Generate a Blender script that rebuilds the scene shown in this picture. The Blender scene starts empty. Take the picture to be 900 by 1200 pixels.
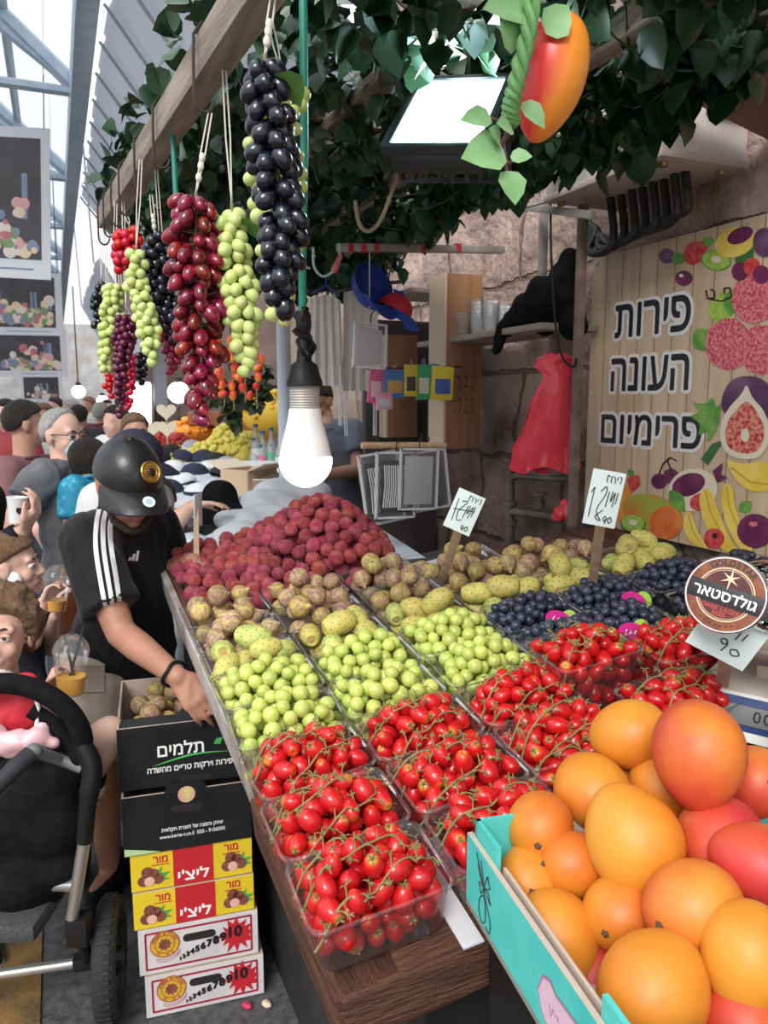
import bpy, bmesh, math, random
import numpy as np
from mathutils import Vector as V, Matrix as Mx, Quaternion as Q
from mathutils.bvhtree import BVHTree

random.seed(7); rng = np.random.default_rng(7)
SC = bpy.context.scene; COL = SC.collection
PI = math.pi; R = math.radians
# ---------------------------------------------------------------- camera
CAMH = 1.62; FPX = 900.0; PITCH = math.atan(130/900); YAW = R(23)
cd = bpy.data.cameras.new('camera'); cam = bpy.data.objects.new('camera', cd); COL.objects.link(cam)
cam.location = (0, 0, CAMH); cam.rotation_euler = (PI/2-PITCH, 0, -YAW)
cd.sensor_fit = 'VERTICAL'; cd.sensor_height = 24; cd.lens = 18; cd.clip_start = .02; cd.clip_end = 300
cd.dof.use_dof = True; cd.dof.focus_distance = 1.35; cd.dof.aperture_fstop = 6.5
SC.camera = cam
# ---------------------------------------------------------------- world, daylight, exposure
SC.view_settings.view_transform = 'Standard'; SC.view_settings.look = 'None'
SC.view_settings.gamma = 1; SC.view_settings.use_curve_mapping = False
SC.view_settings.exposure = 0.45
w = bpy.data.worlds.new('overcast_sky'); SC.world = w; w.use_nodes = True
wn = w.node_tree.nodes; bg = wn['Background']; wl = w.node_tree.links
tc = wn.new('ShaderNodeTexCoord'); sx = wn.new('ShaderNodeSeparateXYZ'); wl.new(tc.outputs['Generated'], sx.inputs[0])
cr = wn.new('ShaderNodeValToRGB'); wl.new(sx.outputs['Z'], cr.inputs[0]); wl.new(cr.outputs[0], bg.inputs[0])
cr.color_ramp.elements[0].position = 0.0; cr.color_ramp.elements[0].color = (.50, .50, .52, 1)
cr.color_ramp.elements[1].position = .55; cr.color_ramp.elements[1].color = (.93, .97, 1.0, 1)
bg.inputs[1].default_value = 1.35
sd = bpy.data.lights.new('sun', 'SUN'); sun = bpy.data.objects.new('sun', sd); COL.objects.link(sun)
sd.energy = 2.0; sd.angle = R(25); sd.color = (1, .97, .92)
sun.rotation_euler = (R(50), 0, R(-40))     # high, from behind the photographer on the street side
SC.cycles.use_denoising = True
SC.cycles.transparent_max_bounces = 24; SC.cycles.max_bounces = 8; SC.cycles.diffuse_bounces = 4
SC.cycles.sample_clamp_indirect = 6

# ---------------------------------------------------------------- pixel -> place helpers
_sp, _cp, _sy, _cy = math.sin(PITCH), math.cos(PITCH), math.sin(YAW), math.cos(YAW)
EYE = V((0, 0, CAMH))
def ray(px, py):
    x = (px-450)/FPX; y = (600-py)/FPX
    f = _cp+y*_sp
    return V((x*_cy+f*_sy, -x*_sy+f*_cy, -_sp+y*_cp))
def at(px, py, d): return EYE+ray(px, py)*d
def atz(px, py, z): r = ray(px, py); return EYE+r*((z-CAMH)/r.z)
def atx(px, py, X): r = ray(px, py); return EYE+r*(X/r.x)
def aty(px, py, Y): r = ray(px, py); return EYE+r*(Y/r.y)
# the sloping deck of the stall rises away from the viewer and towards the wall
DA, DB = .15, .12; DC = .86-DA*.85-DB*.29
def dz(x, y): return DA*y+DB*x+DC
DN = V((-DB, -DA, 1)).normalized(); DX = V((1, 0, DB)).normalized(); DY = DN.cross(DX)
DM = Mx((DX, DY, DN)).transposed()
def dk(x, y, h=0): return V((x, y, dz(x, y)))+DN*h
def deckpx(px, py, h=0):
    r = ray(px, py); d = (DC+h-CAMH)/(r.z-DB*r.x-DA*r.y); p = EYE+r*d
    return p.x, p.y

# ---------------------------------------------------------------- materials
MATS = {}
def mat(name, col, rough=.5, spec=.5, metal=0, col2=None, scale=20, bump=0, bscale=None, coord='Object', emit=None, es=0,
        sss=0, alpha=None, rnd=0, detail=3, lo=.35, hi=.65, coat=0, sheen=0, stretch=None, trans=0):
    if name in MATS: return MATS[name]
    m = bpy.data.materials.new(name); m.use_nodes = True; MATS[name] = m
    n, l = m.node_tree.nodes, m.node_tree.links; b = n['Principled BSDF']
    c4 = (*col, 1) if len(col) == 3 else col
    b.inputs['Base Color'].default_value = c4; b.inputs['Roughness'].default_value = rough
    b.inputs['Specular IOR Level'].default_value = spec; b.inputs['Metallic'].default_value = metal
    if coat: b.inputs['Coat Weight'].default_value = coat; b.inputs['Coat Roughness'].default_value = .08
    if sheen: b.inputs['Sheen Weight'].default_value = sheen
    if sss:
        b.inputs['Subsurface Weight'].default_value = sss; b.inputs['Subsurface Radius'].default_value = (1, .6, .35); b.inputs['Subsurface Scale'].default_value = .012
    if emit: b.inputs['Emission Color'].default_value = (*emit, 1); b.inputs['Emission Strength'].default_value = es
    if trans: b.inputs['Transmission Weight'].default_value = trans
    src = None
    if col2 or bump:
        t = n.new('ShaderNodeTexCoord'); vec = t.outputs[coord]
        if stretch:
            mp = n.new('ShaderNodeMapping'); mp.inputs['Scale'].default_value = stretch; l.new(vec, mp.inputs[0]); vec = mp.outputs[0]
    if col2:
        no = n.new('ShaderNodeTexNoise'); no.inputs['Scale'].default_value = scale; no.inputs['Detail'].default_value = detail; l.new(vec, no.inputs['Vector'])
        r = n.new('ShaderNodeValToRGB'); l.new(no.outputs['Fac'], r.inputs[0])
        e = r.color_ramp.elements; e[0].position = lo; e[1].position = hi; e[0].color = c4; e[1].color = (*col2, 1)
        src = r.outputs[0]
    if rnd:
        oi = n.new('ShaderNodeObjectInfo'); hs = n.new('ShaderNodeHueSaturation')
        mr = n.new('ShaderNodeMapRange'); mr.inputs[3].default_value = 1-rnd; mr.inputs[4].default_value = 1+rnd
        l.new(oi.outputs['Random'], mr.inputs[0]); l.new(mr.outputs[0], hs.inputs['Value'])
        mh = n.new('ShaderNodeMapRange'); mh.inputs[3].default_value = .5-rnd*.06; mh.inputs[4].default_value = .5+rnd*.06
        ml = n.new('ShaderNodeMath'); ml.operation = 'FRACT'; mm = n.new('ShaderNodeMath'); mm.operation = 'MULTIPLY'; mm.inputs[1].default_value = 7.31
        l.new(oi.outputs['Random'], mm.inputs[0]); l.new(mm.outputs[0], ml.inputs[0]); l.new(ml.outputs[0], mh.inputs[0]); l.new(mh.outputs[0], hs.inputs['Hue'])
        if src: l.new(src, hs.inputs['Color'])
        else: hs.inputs['Color'].default_value = c4
        src = hs.outputs[0]
    if src: l.new(src, b.inputs['Base Color'])
    if bump:
        nb = n.new('ShaderNodeTexNoise'); nb.inputs['Scale'].default_value = bscale or scale*3; nb.inputs['Detail'].default_value = 4; l.new(vec, nb.inputs['Vector'])
        bp = n.new('ShaderNodeBump'); bp.inputs['Strength'].default_value = bump; bp.inputs['Distance'].default_value = .01
        l.new(nb.outputs['Fac'], bp.inputs['Height']); l.new(bp.outputs[0], b.inputs['Normal'])
    return m
def clear_plastic(name, tint=(.97, .98, .98), haze=.05, rough=.1, gl=.9):
    if name in MATS: return MATS[name]
    m = bpy.data.materials.new(name); m.use_nodes = True; MATS[name] = m
    n, l = m.node_tree.nodes, m.node_tree.links; n.remove(n['Principled BSDF']); o = n['Material Output']
    tr = n.new('ShaderNodeBsdfTransparent'); tr.inputs[0].default_value = (*tint, 1)
    df = n.new('ShaderNodeBsdfDiffuse'); df.inputs[0].default_value = (.9, .92, .93, 1)
    gs = n.new('ShaderNodeBsdfGlossy'); gs.inputs['Roughness'].default_value = rough
    m1 = n.new('ShaderNodeMixShader'); m1.inputs[0].default_value = haze; l.new(tr.outputs[0], m1.inputs[1]); l.new(df.outputs[0], m1.inputs[2])
    fr = n.new('ShaderNodeFresnel'); fr.inputs[0].default_value = 1.45
    mu = n.new('ShaderNodeMath'); mu.operation = 'MULTIPLY'; mu.inputs[1].default_value = gl; l.new(fr.outputs[0], mu.inputs[0])
    m2 = n.new('ShaderNodeMixShader'); l.new(mu.outputs[0], m2.inputs[0]); l.new(m1.outputs[0], m2.inputs[1]); l.new(gs.outputs[0], m2.inputs[2])
    l.new(m2.outputs[0], o.inputs[0]); return m
def translucent(name, col, tr=.5, clear=0.0):
    if name in MATS: return MATS[name]
    m = bpy.data.materials.new(name); m.use_nodes = True; MATS[name] = m
    n, l = m.node_tree.nodes, m.node_tree.links; n.remove(n['Principled BSDF']); o = n['Material Output']
    a = n.new('ShaderNodeBsdfDiffuse'); a.inputs[0].default_value = (*col, 1)
    b = n.new('ShaderNodeBsdfTranslucent'); b.inputs[0].default_value = (*col, 1)
    mx = n.new('ShaderNodeMixShader'); mx.inputs[0].default_value = tr; l.new(a.outputs[0], mx.inputs[1]); l.new(b.outputs[0], mx.inputs[2])
    res = mx
    if clear:
        c = n.new('ShaderNodeBsdfTransparent'); m2 = n.new('ShaderNodeMixShader'); m2.inputs[0].default_value = clear
        l.new(mx.outputs[0], m2.inputs[1]); l.new(c.outputs[0], m2.inputs[2]); res = m2
    l.new(res.outputs[0], o.inputs[0]); return m

# ---------------------------------------------------------------- mesh helpers
def basis(d, up=V((0, 0, 1))):
    """Rotation whose Z runs along d."""
    d = V(d).normalized(); u = V(up)
    if abs(d.dot(u)) > .98: u = V((0, 1, 0)) if abs(d.y) < .9 else V((1, 0, 0))
    x = u.cross(d).normalized(); y = d.cross(x)
    return Mx((x, y, d)).transposed()
def frame(o, x, y, z):
    m = Mx((x, y, z)).transposed().to_4x4(); m.translation = o; return m
def T(p, rot=None, s=1):
    m = (rot.to_4x4() if rot is not None else Mx.Identity(4))
    if s != 1: m = m @ Mx.Diagonal((s, s, s, 1) if not hasattr(s, '__len__') else (*s, 1))
    return Mx.Translation(V(p)) @ m
class MB:
    def __init__(s): s.v = []; s.f = []; s.m = []; s.nv = 0
    def add(s, vs, fs, mi=0, mx=None):
        b = s.nv
        if mx is not None: vs = [mx @ V(p) for p in vs]
        s.v.extend(tuple(p) for p in vs); s.nv += len(vs)
        s.f.extend(tuple(i+b for i in f) for f in fs); s.m.extend([mi]*len(fs)); return s
    def addmesh(s, o, mx=None, mi=None):
        s.add(o.v, o.f, 0, mx)
        s.m[-len(o.f):] = o.m if mi is None else [mi]*len(o.f); return s
    def box(s, c, d, rot=None, mi=0, bev=0, mx=None):
        x, y, z = d[0]/2, d[1]/2, d[2]/2; M = T(c, rot)
        if mx is not None: M = mx @ M
        if not bev:
            vs = [(i*x, j*y, k*z) for i in (-1, 1) for j in (-1, 1) for k in (-1, 1)]
            fs = [(0, 1, 3, 2), (4, 6, 7, 5), (0, 4, 5, 1), (2, 3, 7, 6), (0, 2, 6, 4), (1, 5, 7, 3)]
            return s.add(vs, fs, mi, M)
        bm = bmesh.new(); bmesh.ops.create_cube(bm, size=1)
        for v in bm.verts: v.co = V((v.co.x*2*x, v.co.y*2*y, v.co.z*2*z))
        bmesh.ops.bevel(bm, geom=bm.edges[:], offset=min(bev, x*.9, y*.9, z*.9), segments=2, affect='EDGES', profile=.6)
        s.add([v.co.copy() for v in bm.verts], [[v.index for v in f.verts] for f in bm.faces], mi, M) if not bm.verts.index_update() else 0
        bm.free(); return s
    def tube(s, pts, r, n=8, mi=0, caps=True, flat=None, closed=False, mx=None, up=None):
        pts = [V(p) for p in pts]; k = len(pts); rs = r if hasattr(r, '__len__') else [r]*k
        vs = []; X = None
        for i, p in enumerate(pts):
            if closed: d = pts[(i+1) % k]-pts[i-1]
            else: d = pts[min(i+1, k-1)]-pts[max(i-1, 0)]
            if d.length < 1e-9: d = V((0, 0, 1))
            d.normalize()
            if X is None:
                u = V(up) if up is not None else (V((0, 0, 1)) if abs(d.z) < .9 else V((0, 1, 0)))
                X = (u-d*u.dot(d)).normalized()
            else:
                X = X-d*X.dot(d)
                X = X.normalized() if X.length > 1e-6 else basis(d).col[0].to_3d()
            Y = d.cross(X); fl = flat or 1
            for j in range(n):
                a = 2*PI*j/n; vs.append(p+X*(math.cos(a)*rs[i]*fl)+Y*(math.sin(a)*rs[i]))
        fs = []
        for i in range(k if closed else k-1):
            b = ((i+1) % k)*n
            for j in range(n): fs.append((i*n+j, i*n+(j+1) % n, b+(j+1) % n, b+j))
        if caps and not closed: fs.append(tuple(range(n-1, -1, -1))); fs.append(tuple((k-1)*n+j for j in range(n)))
        return s.add(vs, fs, mi, mx)
    def lathe(s, prof, n=24, mx=None, mi=0, caps=True):
        vs = []; fs = []
        for r_, z in prof:
            for j in range(n): a = 2*PI*j/n; vs.append((r_*math.cos(a), r_*math.sin(a), z))
        for i in range(len(prof)-1):
            for j in range(n): fs.append((i*n+j, i*n+(j+1) % n, (i+1)*n+(j+1) % n, (i+1)*n+j))
        if caps: fs.append(tuple(range(n-1, -1, -1))); fs.append(tuple((len(prof)-1)*n+j for j in range(n)))
        return s.add(vs, fs, mi, mx)
    def ell(s, c, r, rot=None, n=16, k=10, mi=0, fn=None):
        if not hasattr(r, '__len__'): r = (r, r, r)
        vs = [V((0, 0, -1))]; fs = []
        for i in range(1, k):
            t = -PI/2+PI*i/k
            for j in range(n): a = 2*PI*j/n; vs.append(V((math.cos(t)*math.cos(a), math.cos(t)*math.sin(a), math.sin(t))))
        vs.append(V((0, 0, 1)))
        for j in range(n):
            fs.append((0, 1+(j+1) % n, 1+j)); e = len(vs)-1; b = 1+(k-2)*n; fs.append((e, b+j, b+(j+1) % n))
            for i in range(k-2): fs.append((1+i*n+j, 1+i*n+(j+1) % n, 1+(i+1)*n+(j+1) % n, 1+(i+1)*n+j))
        if fn: vs = [fn(v) for v in vs]
        vs = [V((v.x*r[0], v.y*r[1], v.z*r[2])) for v in vs]
        return s.add(vs, fs, mi, T(c, rot))
    def prism(s, poly, h, mx=None, mi=0, base=0):
        n = len(poly); vs = [(x, y, base) for x, y in poly]+[(x, y, base+h) for x, y in poly]
        ar = sum(poly[i][0]*poly[(i+1) % n][1]-poly[(i+1) % n][0]*poly[i][1] for i in range(n))
        fs = [tuple(range(n-1, -1, -1)), tuple(range(n, 2*n))]+[(i, (i+1) % n, n+(i+1) % n, n+i) for i in range(n)]
        if ar < 0: fs = [tuple(reversed(f)) for f in fs]
        return s.add(vs, fs, mi, mx)
    def capsule(s, a, b, ra, rb, n=14, endA=True, endB=True, sx=1, up=None):
        """closed tapered limb with round or flat ends; sx widens it along `up`."""
        a, b = V(a), V(b); d = b-a; L = d.length
        if L < 1e-6: return s.ell(a, ra)
        d /= L; pts = []; rs = []
        if endA:
            for q in (85, 65, 42, 20): pts.append(a-d*ra*math.sin(R(q))); rs.append(ra*math.cos(R(q)))
        for i in range(5): pts.append(a+d*L*i/4); rs.append(ra+(rb-ra)*i/4)
        if endB:
            for q in (20, 42, 65, 85): pts.append(b+d*rb*math.sin(R(q))); rs.append(rb*math.cos(R(q)))
        return s.tube(pts, rs, n, flat=sx, up=up)
    def mesh(s, name):
        me = bpy.data.meshes.new(name); me.from_pydata(s.v, [], s.f); me.polygons.foreach_set('material_index', s.m); me.update(); return me
    def build(s, name, mats, parent=None, smooth=40, mx=None):
        return link(s.mesh(name), name, mats, parent, smooth, mx)
def link(me, name, mats, parent=None, smooth=40, mx=None):
    if mats is not None:
        if len(me.materials): me.materials.clear()
        for m in (mats if isinstance(mats, (list, tuple)) else [mats]): me.materials.append(m)
    if smooth:
        me.polygons.foreach_set('use_smooth', [True]*len(me.polygons))
        if smooth < 180: me.set_sharp_from_angle(angle=R(smooth))
    o = bpy.data.objects.new(name, me); COL.objects.link(o)
    if parent is not None: o.parent = parent
    if mx is not None: o.matrix_local = mx
    return o
def thing(name, label, cat, loc=(0, 0, 0), group=None, rot=None):
    o = bpy.data.objects.new(name, None); COL.objects.link(o); o.empty_display_size = .05
    o.matrix_world = T(loc, rot); return tag(o, label, cat, group)
def tag(o, label, cat, group=None, kind=None):
    o['label'] = label; o['category'] = cat
    if group: o['group'] = group
    if kind: o['kind'] = kind
    return o
def stuff(o, label, cat): o['label'] = label; o['category'] = cat; o['kind'] = 'stuff'; return o
def struct(o, label=None):
    o['kind'] = 'structure'
    if label: o['label'] = label
    return o
def dup(o, mx=None, label=None, group=None, parent=None):
    c = o.copy(); COL.objects.link(c)
    if parent is not None: c.parent = parent
    if mx is not None: c.matrix_local = mx
    if label: c['label'] = label
    if group: c['group'] = group
    for ch in o.children: dup(ch, parent=c)
    return c
TS = bpy.data.scenes.new('bench')
def bench():
    with bpy.context.temp_override(scene=TS, view_layer=TS.view_layers[0]): return bpy.context.evaluated_depsgraph_get()
def text(body, size, ext=.001, off=0, mi=0, mx=None, mb=None, align='CENTER', spacing=1):
    """letters as thin solids; every contour is filled on its own because letter strokes overlap"""
    from mathutils.geometry import tessellate_polygon
    cu = bpy.data.curves.new('lettering', 'FONT'); cu.body = body; cu.size = 1; cu.fill_mode = 'NONE'
    cu.align_x = align; cu.align_y = 'CENTER'; cu.resolution_u = 4; cu.space_character = spacing
    o = bpy.data.objects.new('lettering', cu); TS.collection.objects.link(o)
    dg = bench(); dg.update(); ev = o.evaluated_get(dg); me = ev.to_mesh()
    if me is None: bpy.data.objects.remove(o); bpy.data.curves.remove(cu); return mb or MB()
    co = [V((v.co.x, v.co.y, 0))*size for v in me.vertices]; nx = {}
    for e in me.edges: i, j = e.vertices; nx.setdefault(i, []).append(j); nx.setdefault(j, []).append(i)
    ev.to_mesh_clear(); bpy.data.objects.remove(o); bpy.data.curves.remove(cu); loops = []; seen = set()
    for i in sorted(nx):
        if i in seen: continue
        L = [i]; seen.add(i)
        while True:
            n_ = [q for q in nx[L[-1]] if q not in seen]
            if not n_: break
            q = i+len(L) if i+len(L) in n_ else n_[0]; L.append(q); seen.add(q)
        if len(L) > 2: loops.append([co[q] for q in L])
    area = lambda L: sum(p.x*q.y-q.x*p.y for p, q in zip(L, L[1:]+L[:1]))/2
    def inside(p, L):
        c = False
        for q, r in zip(L, L[1:]+L[:1]):
            if (q.y > p.y) != (r.y > p.y) and p.x < (r.x-q.x)*(p.y-q.y)/(r.y-q.y)+q.x: c = not c
        return c
    sg = 1 if max((area(L) for L in loops), key=abs) > 0 else -1; outs = [L for L in loops if area(L)*sg > 0]; holes = [L for L in loops if area(L)*sg < 0]
    mb = mb or MB(); lone = MB(); mine = {k: [] for k in range(len(outs))}
    for h in holes:
        c = [k for k, L in enumerate(outs) if inside(h[0], L)]
        if c: mine[min(c, key=lambda k: abs(area(outs[k])))].append(h)
        else: outs.append(h[::-1]); mine[len(outs)-1] = []
    for k, L in enumerate(outs):
        polys = [L]+mine[k]; flat = [p for q in polys for p in q]; z = ext-(k % 3)*.00001; vs = [V((p.x, p.y, z)) for p in flat]+[V((p.x, p.y, -ext)) for p in flat]; n = len(flat); fs = []
        for t in tessellate_polygon(polys):
            p, q, r = [flat[i] for i in t]; fs.append(tuple(t) if (q-p).cross(r-p).z > 0 else tuple(reversed(t)))
        b0 = 0
        for q in polys:
            m = len(q)
            for i in range(m): i0, i1 = b0+i, b0+(i+1) % m; fs.append((i0, n+i0, n+i1, i1) if sg > 0 else (i1, n+i1, n+i0, i0))
            b0 += m
        lone.add(vs, fs, mi)
    for k in range(7 if off else 1):                          # bolder strokes
        a = 2*PI*k/6; d_ = off*(k > 0); sh_ = Mx.Translation((d_*math.cos(a), d_*math.sin(a), -.00002*k)); mb.addmesh(lone, sh_ if mx is None else mx @ sh_, mi)
    return mb
def heb(s): return s[::-1]
def arc(p0, p1, sag, n=10):
    p0, p1 = V(p0), V(p1); return [p0.lerp(p1, i/n)-V((0, 0, sag*4*(i/n)*(1-i/n))) for i in range(n+1)]
def smoothpath(pts, n=6):
    """Catmull-Rom through the points."""
    P = [V(p) for p in pts]; P = [2*P[0]-P[1]]+P+[2*P[-1]-P[-2]]; out = []
    for i in range(1, len(P)-2):
        for k in range(n):
            t = k/n; a, b, c, d = P[i-1:i+3]
            out.append(.5*((2*b)+(c-a)*t+(2*a-5*b+4*c-d)*t*t+(3*b-a-3*c+d)*t**3))
    return out+[P[-2]]
def remesh(mb, voxel, smooth=4, fac=.5):
    me = mb.mesh('tmp'); o = bpy.data.objects.new('tmp', me); TS.collection.objects.link(o)
    m = o.modifiers.new('r', 'REMESH'); m.mode = 'VOXEL'; m.voxel_size = voxel
    if smooth: s = o.modifiers.new('s', 'SMOOTH'); s.factor = fac; s.iterations = smooth
    dg = bench(); dg.update()
    r = bpy.data.meshes.new_from_object(o.evaluated_get(dg)); bpy.data.objects.remove(o); bpy.data.meshes.remove(me)
    return r
def wpart(mb, name, mats, root, smooth=40):
    """a part whose mesh is given in world coordinates"""
    o = mb.build(name, mats, None, smooth) if isinstance(mb, MB) else link(mb, name, mats, None, smooth)
    o.parent = root; o.matrix_parent_inverse = root.matrix_world.inverted(); return o
def ramp_mat(name, stops, axis='Z', coord='Object', rough=.5, noise=.0, nscale=8, lo=0, hi=1, rnd=0, spec=.5):
    """colour that runs along an axis of the object, wobbled by noise"""
    if name in MATS: return MATS[name]
    m = mat(name, stops[0][1], rough, spec); n, l = m.node_tree.nodes, m.node_tree.links; b = n['Principled BSDF']
    t = n.new('ShaderNodeTexCoord'); s = n.new('ShaderNodeSeparateXYZ'); l.new(t.outputs[coord], s.inputs[0])
    mr = n.new('ShaderNodeMapRange'); mr.inputs[1].default_value = lo; mr.inputs[2].default_value = hi; l.new(s.outputs[axis], mr.inputs[0])
    src = mr.outputs[0]
    if noise:
        no = n.new('ShaderNodeTexNoise'); no.inputs['Scale'].default_value = nscale; l.new(t.outputs[coord], no.inputs['Vector'])
        a = n.new('ShaderNodeMath'); a.operation = 'MULTIPLY_ADD'; a.inputs[1].default_value = noise; l.new(no.outputs['Fac'], a.inputs[0])
        l.new(src, a.inputs[2]); c = n.new('ShaderNodeMath'); c.operation = 'SUBTRACT'; c.inputs[1].default_value = noise/2; l.new(a.outputs[0], c.inputs[0]); src = c.outputs[0]
    if rnd:
        oi = n.new('ShaderNodeObjectInfo'); a = n.new('ShaderNodeMath'); a.operation = 'MULTIPLY_ADD'; a.inputs[1].default_value = rnd
        l.new(oi.outputs['Random'], a.inputs[0]); l.new(src, a.inputs[2]); c = n.new('ShaderNodeMath'); c.operation = 'SUBTRACT'; c.inputs[1].default_value = rnd/2
        l.new(a.outputs[0], c.inputs[0]); src = c.outputs[0]
    r = n.new('ShaderNodeValToRGB'); l.new(src, r.inputs[0]); e = r.color_ramp.elements
    while len(e) < len(stops): e.new(.5)
    for k, (p, c) in enumerate(stops): e[k].position = p; e[k].color = (*c, 1)
    l.new(r.outputs[0], b.inputs['Base Color']); return m
# ================================================================ SETTING
WX = 1.75
asphalt = mat('asphalt', (.045, .045, .05), .75, col2=(.10, .10, .105), scale=35, bump=.35, bscale=160, detail=6)
mb = MB(); mb.add([(-14, -4, 0), (14, -4, 0), (14, 45, 0), (-14, 45, 0)], [(0, 1, 2, 3)])
struct(mb.build('floor', asphalt), 'dark worn asphalt of the market street')
mb = MB(); a = atz(50, 1080, .004)
mb.box((a.x-.42, a.y-.95, .004), (.84, 2.1, .008), bev=.003)
struct(mb.build('trim_1', mat('ochre_paving', (.30, .17, .05), .7, col2=(.14, .09, .04), scale=9, bump=.3, bscale=70)), 'ochre painted strip of paving beside the stroller')
# --- stone wall on the right: rough blocks with joints
def stone_mat():
    m = mat('rough_stone', (.42, .32, .27), .92, .15); n, l = m.node_tree.nodes, m.node_tree.links; b = n['Principled BSDF']
    t = n.new('ShaderNodeTexCoord'); mp = n.new('ShaderNodeMapping'); mp.inputs['Rotation'].default_value = (0, R(90), 0); l.new(t.outputs['Object'], mp.inputs[0])
    sw = n.new('ShaderNodeSeparateXYZ'); l.new(t.outputs['Object'], sw.inputs[0]); cb = n.new('ShaderNodeCombineXYZ')
    l.new(sw.outputs['Y'], cb.inputs[0]); l.new(sw.outputs['Z'], cb.inputs[1])
    nz = n.new('ShaderNodeTexNoise'); nz.inputs['Scale'].default_value = 4.2; nz.inputs['Detail'].default_value = 7; nz.inputs['Roughness'].default_value = .58; l.new(t.outputs['Object'], nz.inputs['Vector'])
    r1 = n.new('ShaderNodeValToRGB'); l.new(nz.outputs['Fac'], r1.inputs[0]); e = r1.color_ramp.elements
    e[0].position = .3; e[0].color = (.19, .135, .115, 1); e[1].position = .66; e[1].color = (.64, .48, .42, 1)
    x = e.new(.48); x.color = (.44, .33, .28, 1)
    bt = n.new('ShaderNodeTexBrick'); bt.inputs['Scale'].default_value = 1; bt.inputs['Brick Width'].default_value = .62; bt.inputs['Row Height'].default_value = .36
    bt.inputs['Mortar Size'].default_value = .012; bt.inputs['Mortar Smooth'].default_value = .6; bt.inputs['Color1'].default_value = (1, 1, 1, 1); bt.inputs['Color2'].default_value = (.78, .74, .72, 1); bt.inputs['Mortar'].default_value = (.50, .46, .44, 1)
    ad = n.new('ShaderNodeVectorMath'); ad.operation = 'MULTIPLY_ADD'; ad.inputs[1].default_value = (.11, .11, 0); l.new(nz.outputs['Color'], ad.inputs[0]); l.new(cb.outputs[0], ad.inputs[2]); l.new(ad.outputs[0], bt.inputs['Vector'])
    mx = n.new('ShaderNodeMixRGB'); mx.blend_type = 'MULTIPLY'; mx.inputs[0].default_value = 1; l.new(r1.outputs[0], mx.inputs[1]); l.new(bt.outputs['Color'], mx.inputs[2])
    # dirt and painted-in shade: darker low on the wall with a ragged upper edge
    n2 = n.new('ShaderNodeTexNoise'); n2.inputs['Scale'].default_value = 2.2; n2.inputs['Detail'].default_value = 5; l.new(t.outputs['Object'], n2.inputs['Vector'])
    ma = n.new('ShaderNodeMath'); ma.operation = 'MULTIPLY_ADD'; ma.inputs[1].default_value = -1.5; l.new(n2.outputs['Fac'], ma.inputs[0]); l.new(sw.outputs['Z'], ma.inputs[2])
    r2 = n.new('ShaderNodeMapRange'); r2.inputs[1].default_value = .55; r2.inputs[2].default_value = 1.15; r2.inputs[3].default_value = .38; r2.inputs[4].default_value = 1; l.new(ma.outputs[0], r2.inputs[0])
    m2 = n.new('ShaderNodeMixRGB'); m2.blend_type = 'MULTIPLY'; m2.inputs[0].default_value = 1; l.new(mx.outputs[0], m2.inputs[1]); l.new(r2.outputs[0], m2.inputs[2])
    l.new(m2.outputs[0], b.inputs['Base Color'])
    n3 = n.new('ShaderNodeTexNoise'); n3.inputs['Scale'].default_value = 22; n3.inputs['Detail'].default_value = 8; l.new(t.outputs['Object'], n3.inputs['Vector'])
    mh = n.new('ShaderNodeMath'); mh.operation = 'MULTIPLY_ADD'; mh.inputs[1].default_value = -.9; l.new(bt.outputs['Fac'], mh.inputs[0]); l.new(n3.outputs['Fac'], mh.inputs[2])
    bp = n.new('ShaderNodeBump'); bp.inputs['Strength'].default_value = .8; bp.inputs['Distance'].default_value = .03; l.new(mh.outputs[0], bp.inputs['Height']); l.new(bp.outputs[0], b.inputs['Normal'])
    return m
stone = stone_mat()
mb = MB(); ny, nz_ = 90, 60; y0, y1, z1 = -2.2, 4.6, 4.2
vs = []; fs = []
for i in range(ny+1):
    for j in range(nz_+1):
        y = y0+(y1-y0)*i/ny; z = z1*j/nz_
        vs.append((WX+.012+.018*math.sin(y*9+z*5)*math.sin(z*13-y*3)+rng.uniform(0, .012), y, z))
for i in range(ny):
    for j in range(nz_):
        a = i*(nz_+1)+j; fs.append((a, a+1, a+nz_+2, a+nz_+1))
mb.add(vs, fs); mb.box((WX+.22, (y0+y1)/2, z1/2), (.3, y1-y0, z1))
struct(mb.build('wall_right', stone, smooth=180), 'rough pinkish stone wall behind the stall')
mb = MB(); mb.box((2.75, 11, 2.2), (.3, 13, 4.4)); mb.box((2.3, 4.66, 2.1), (.9, .12, 4.2))
struct(mb.build('wall_right_far', mat('beige_plaster', (.40, .32, .26), .9, col2=(.26, .20, .17), scale=3, bump=.2)), 'beige wall behind the stalls further down')
mb = MB(); mb.box((-4, 40, 2.6), (20, .4, 5.2))
struct(mb.build('wall_back', mat('far_facade', (.46, .45, .44), .9, col2=(.34, .32, .31), scale=2)), 'pale facade closing the far end of the street')
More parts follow.
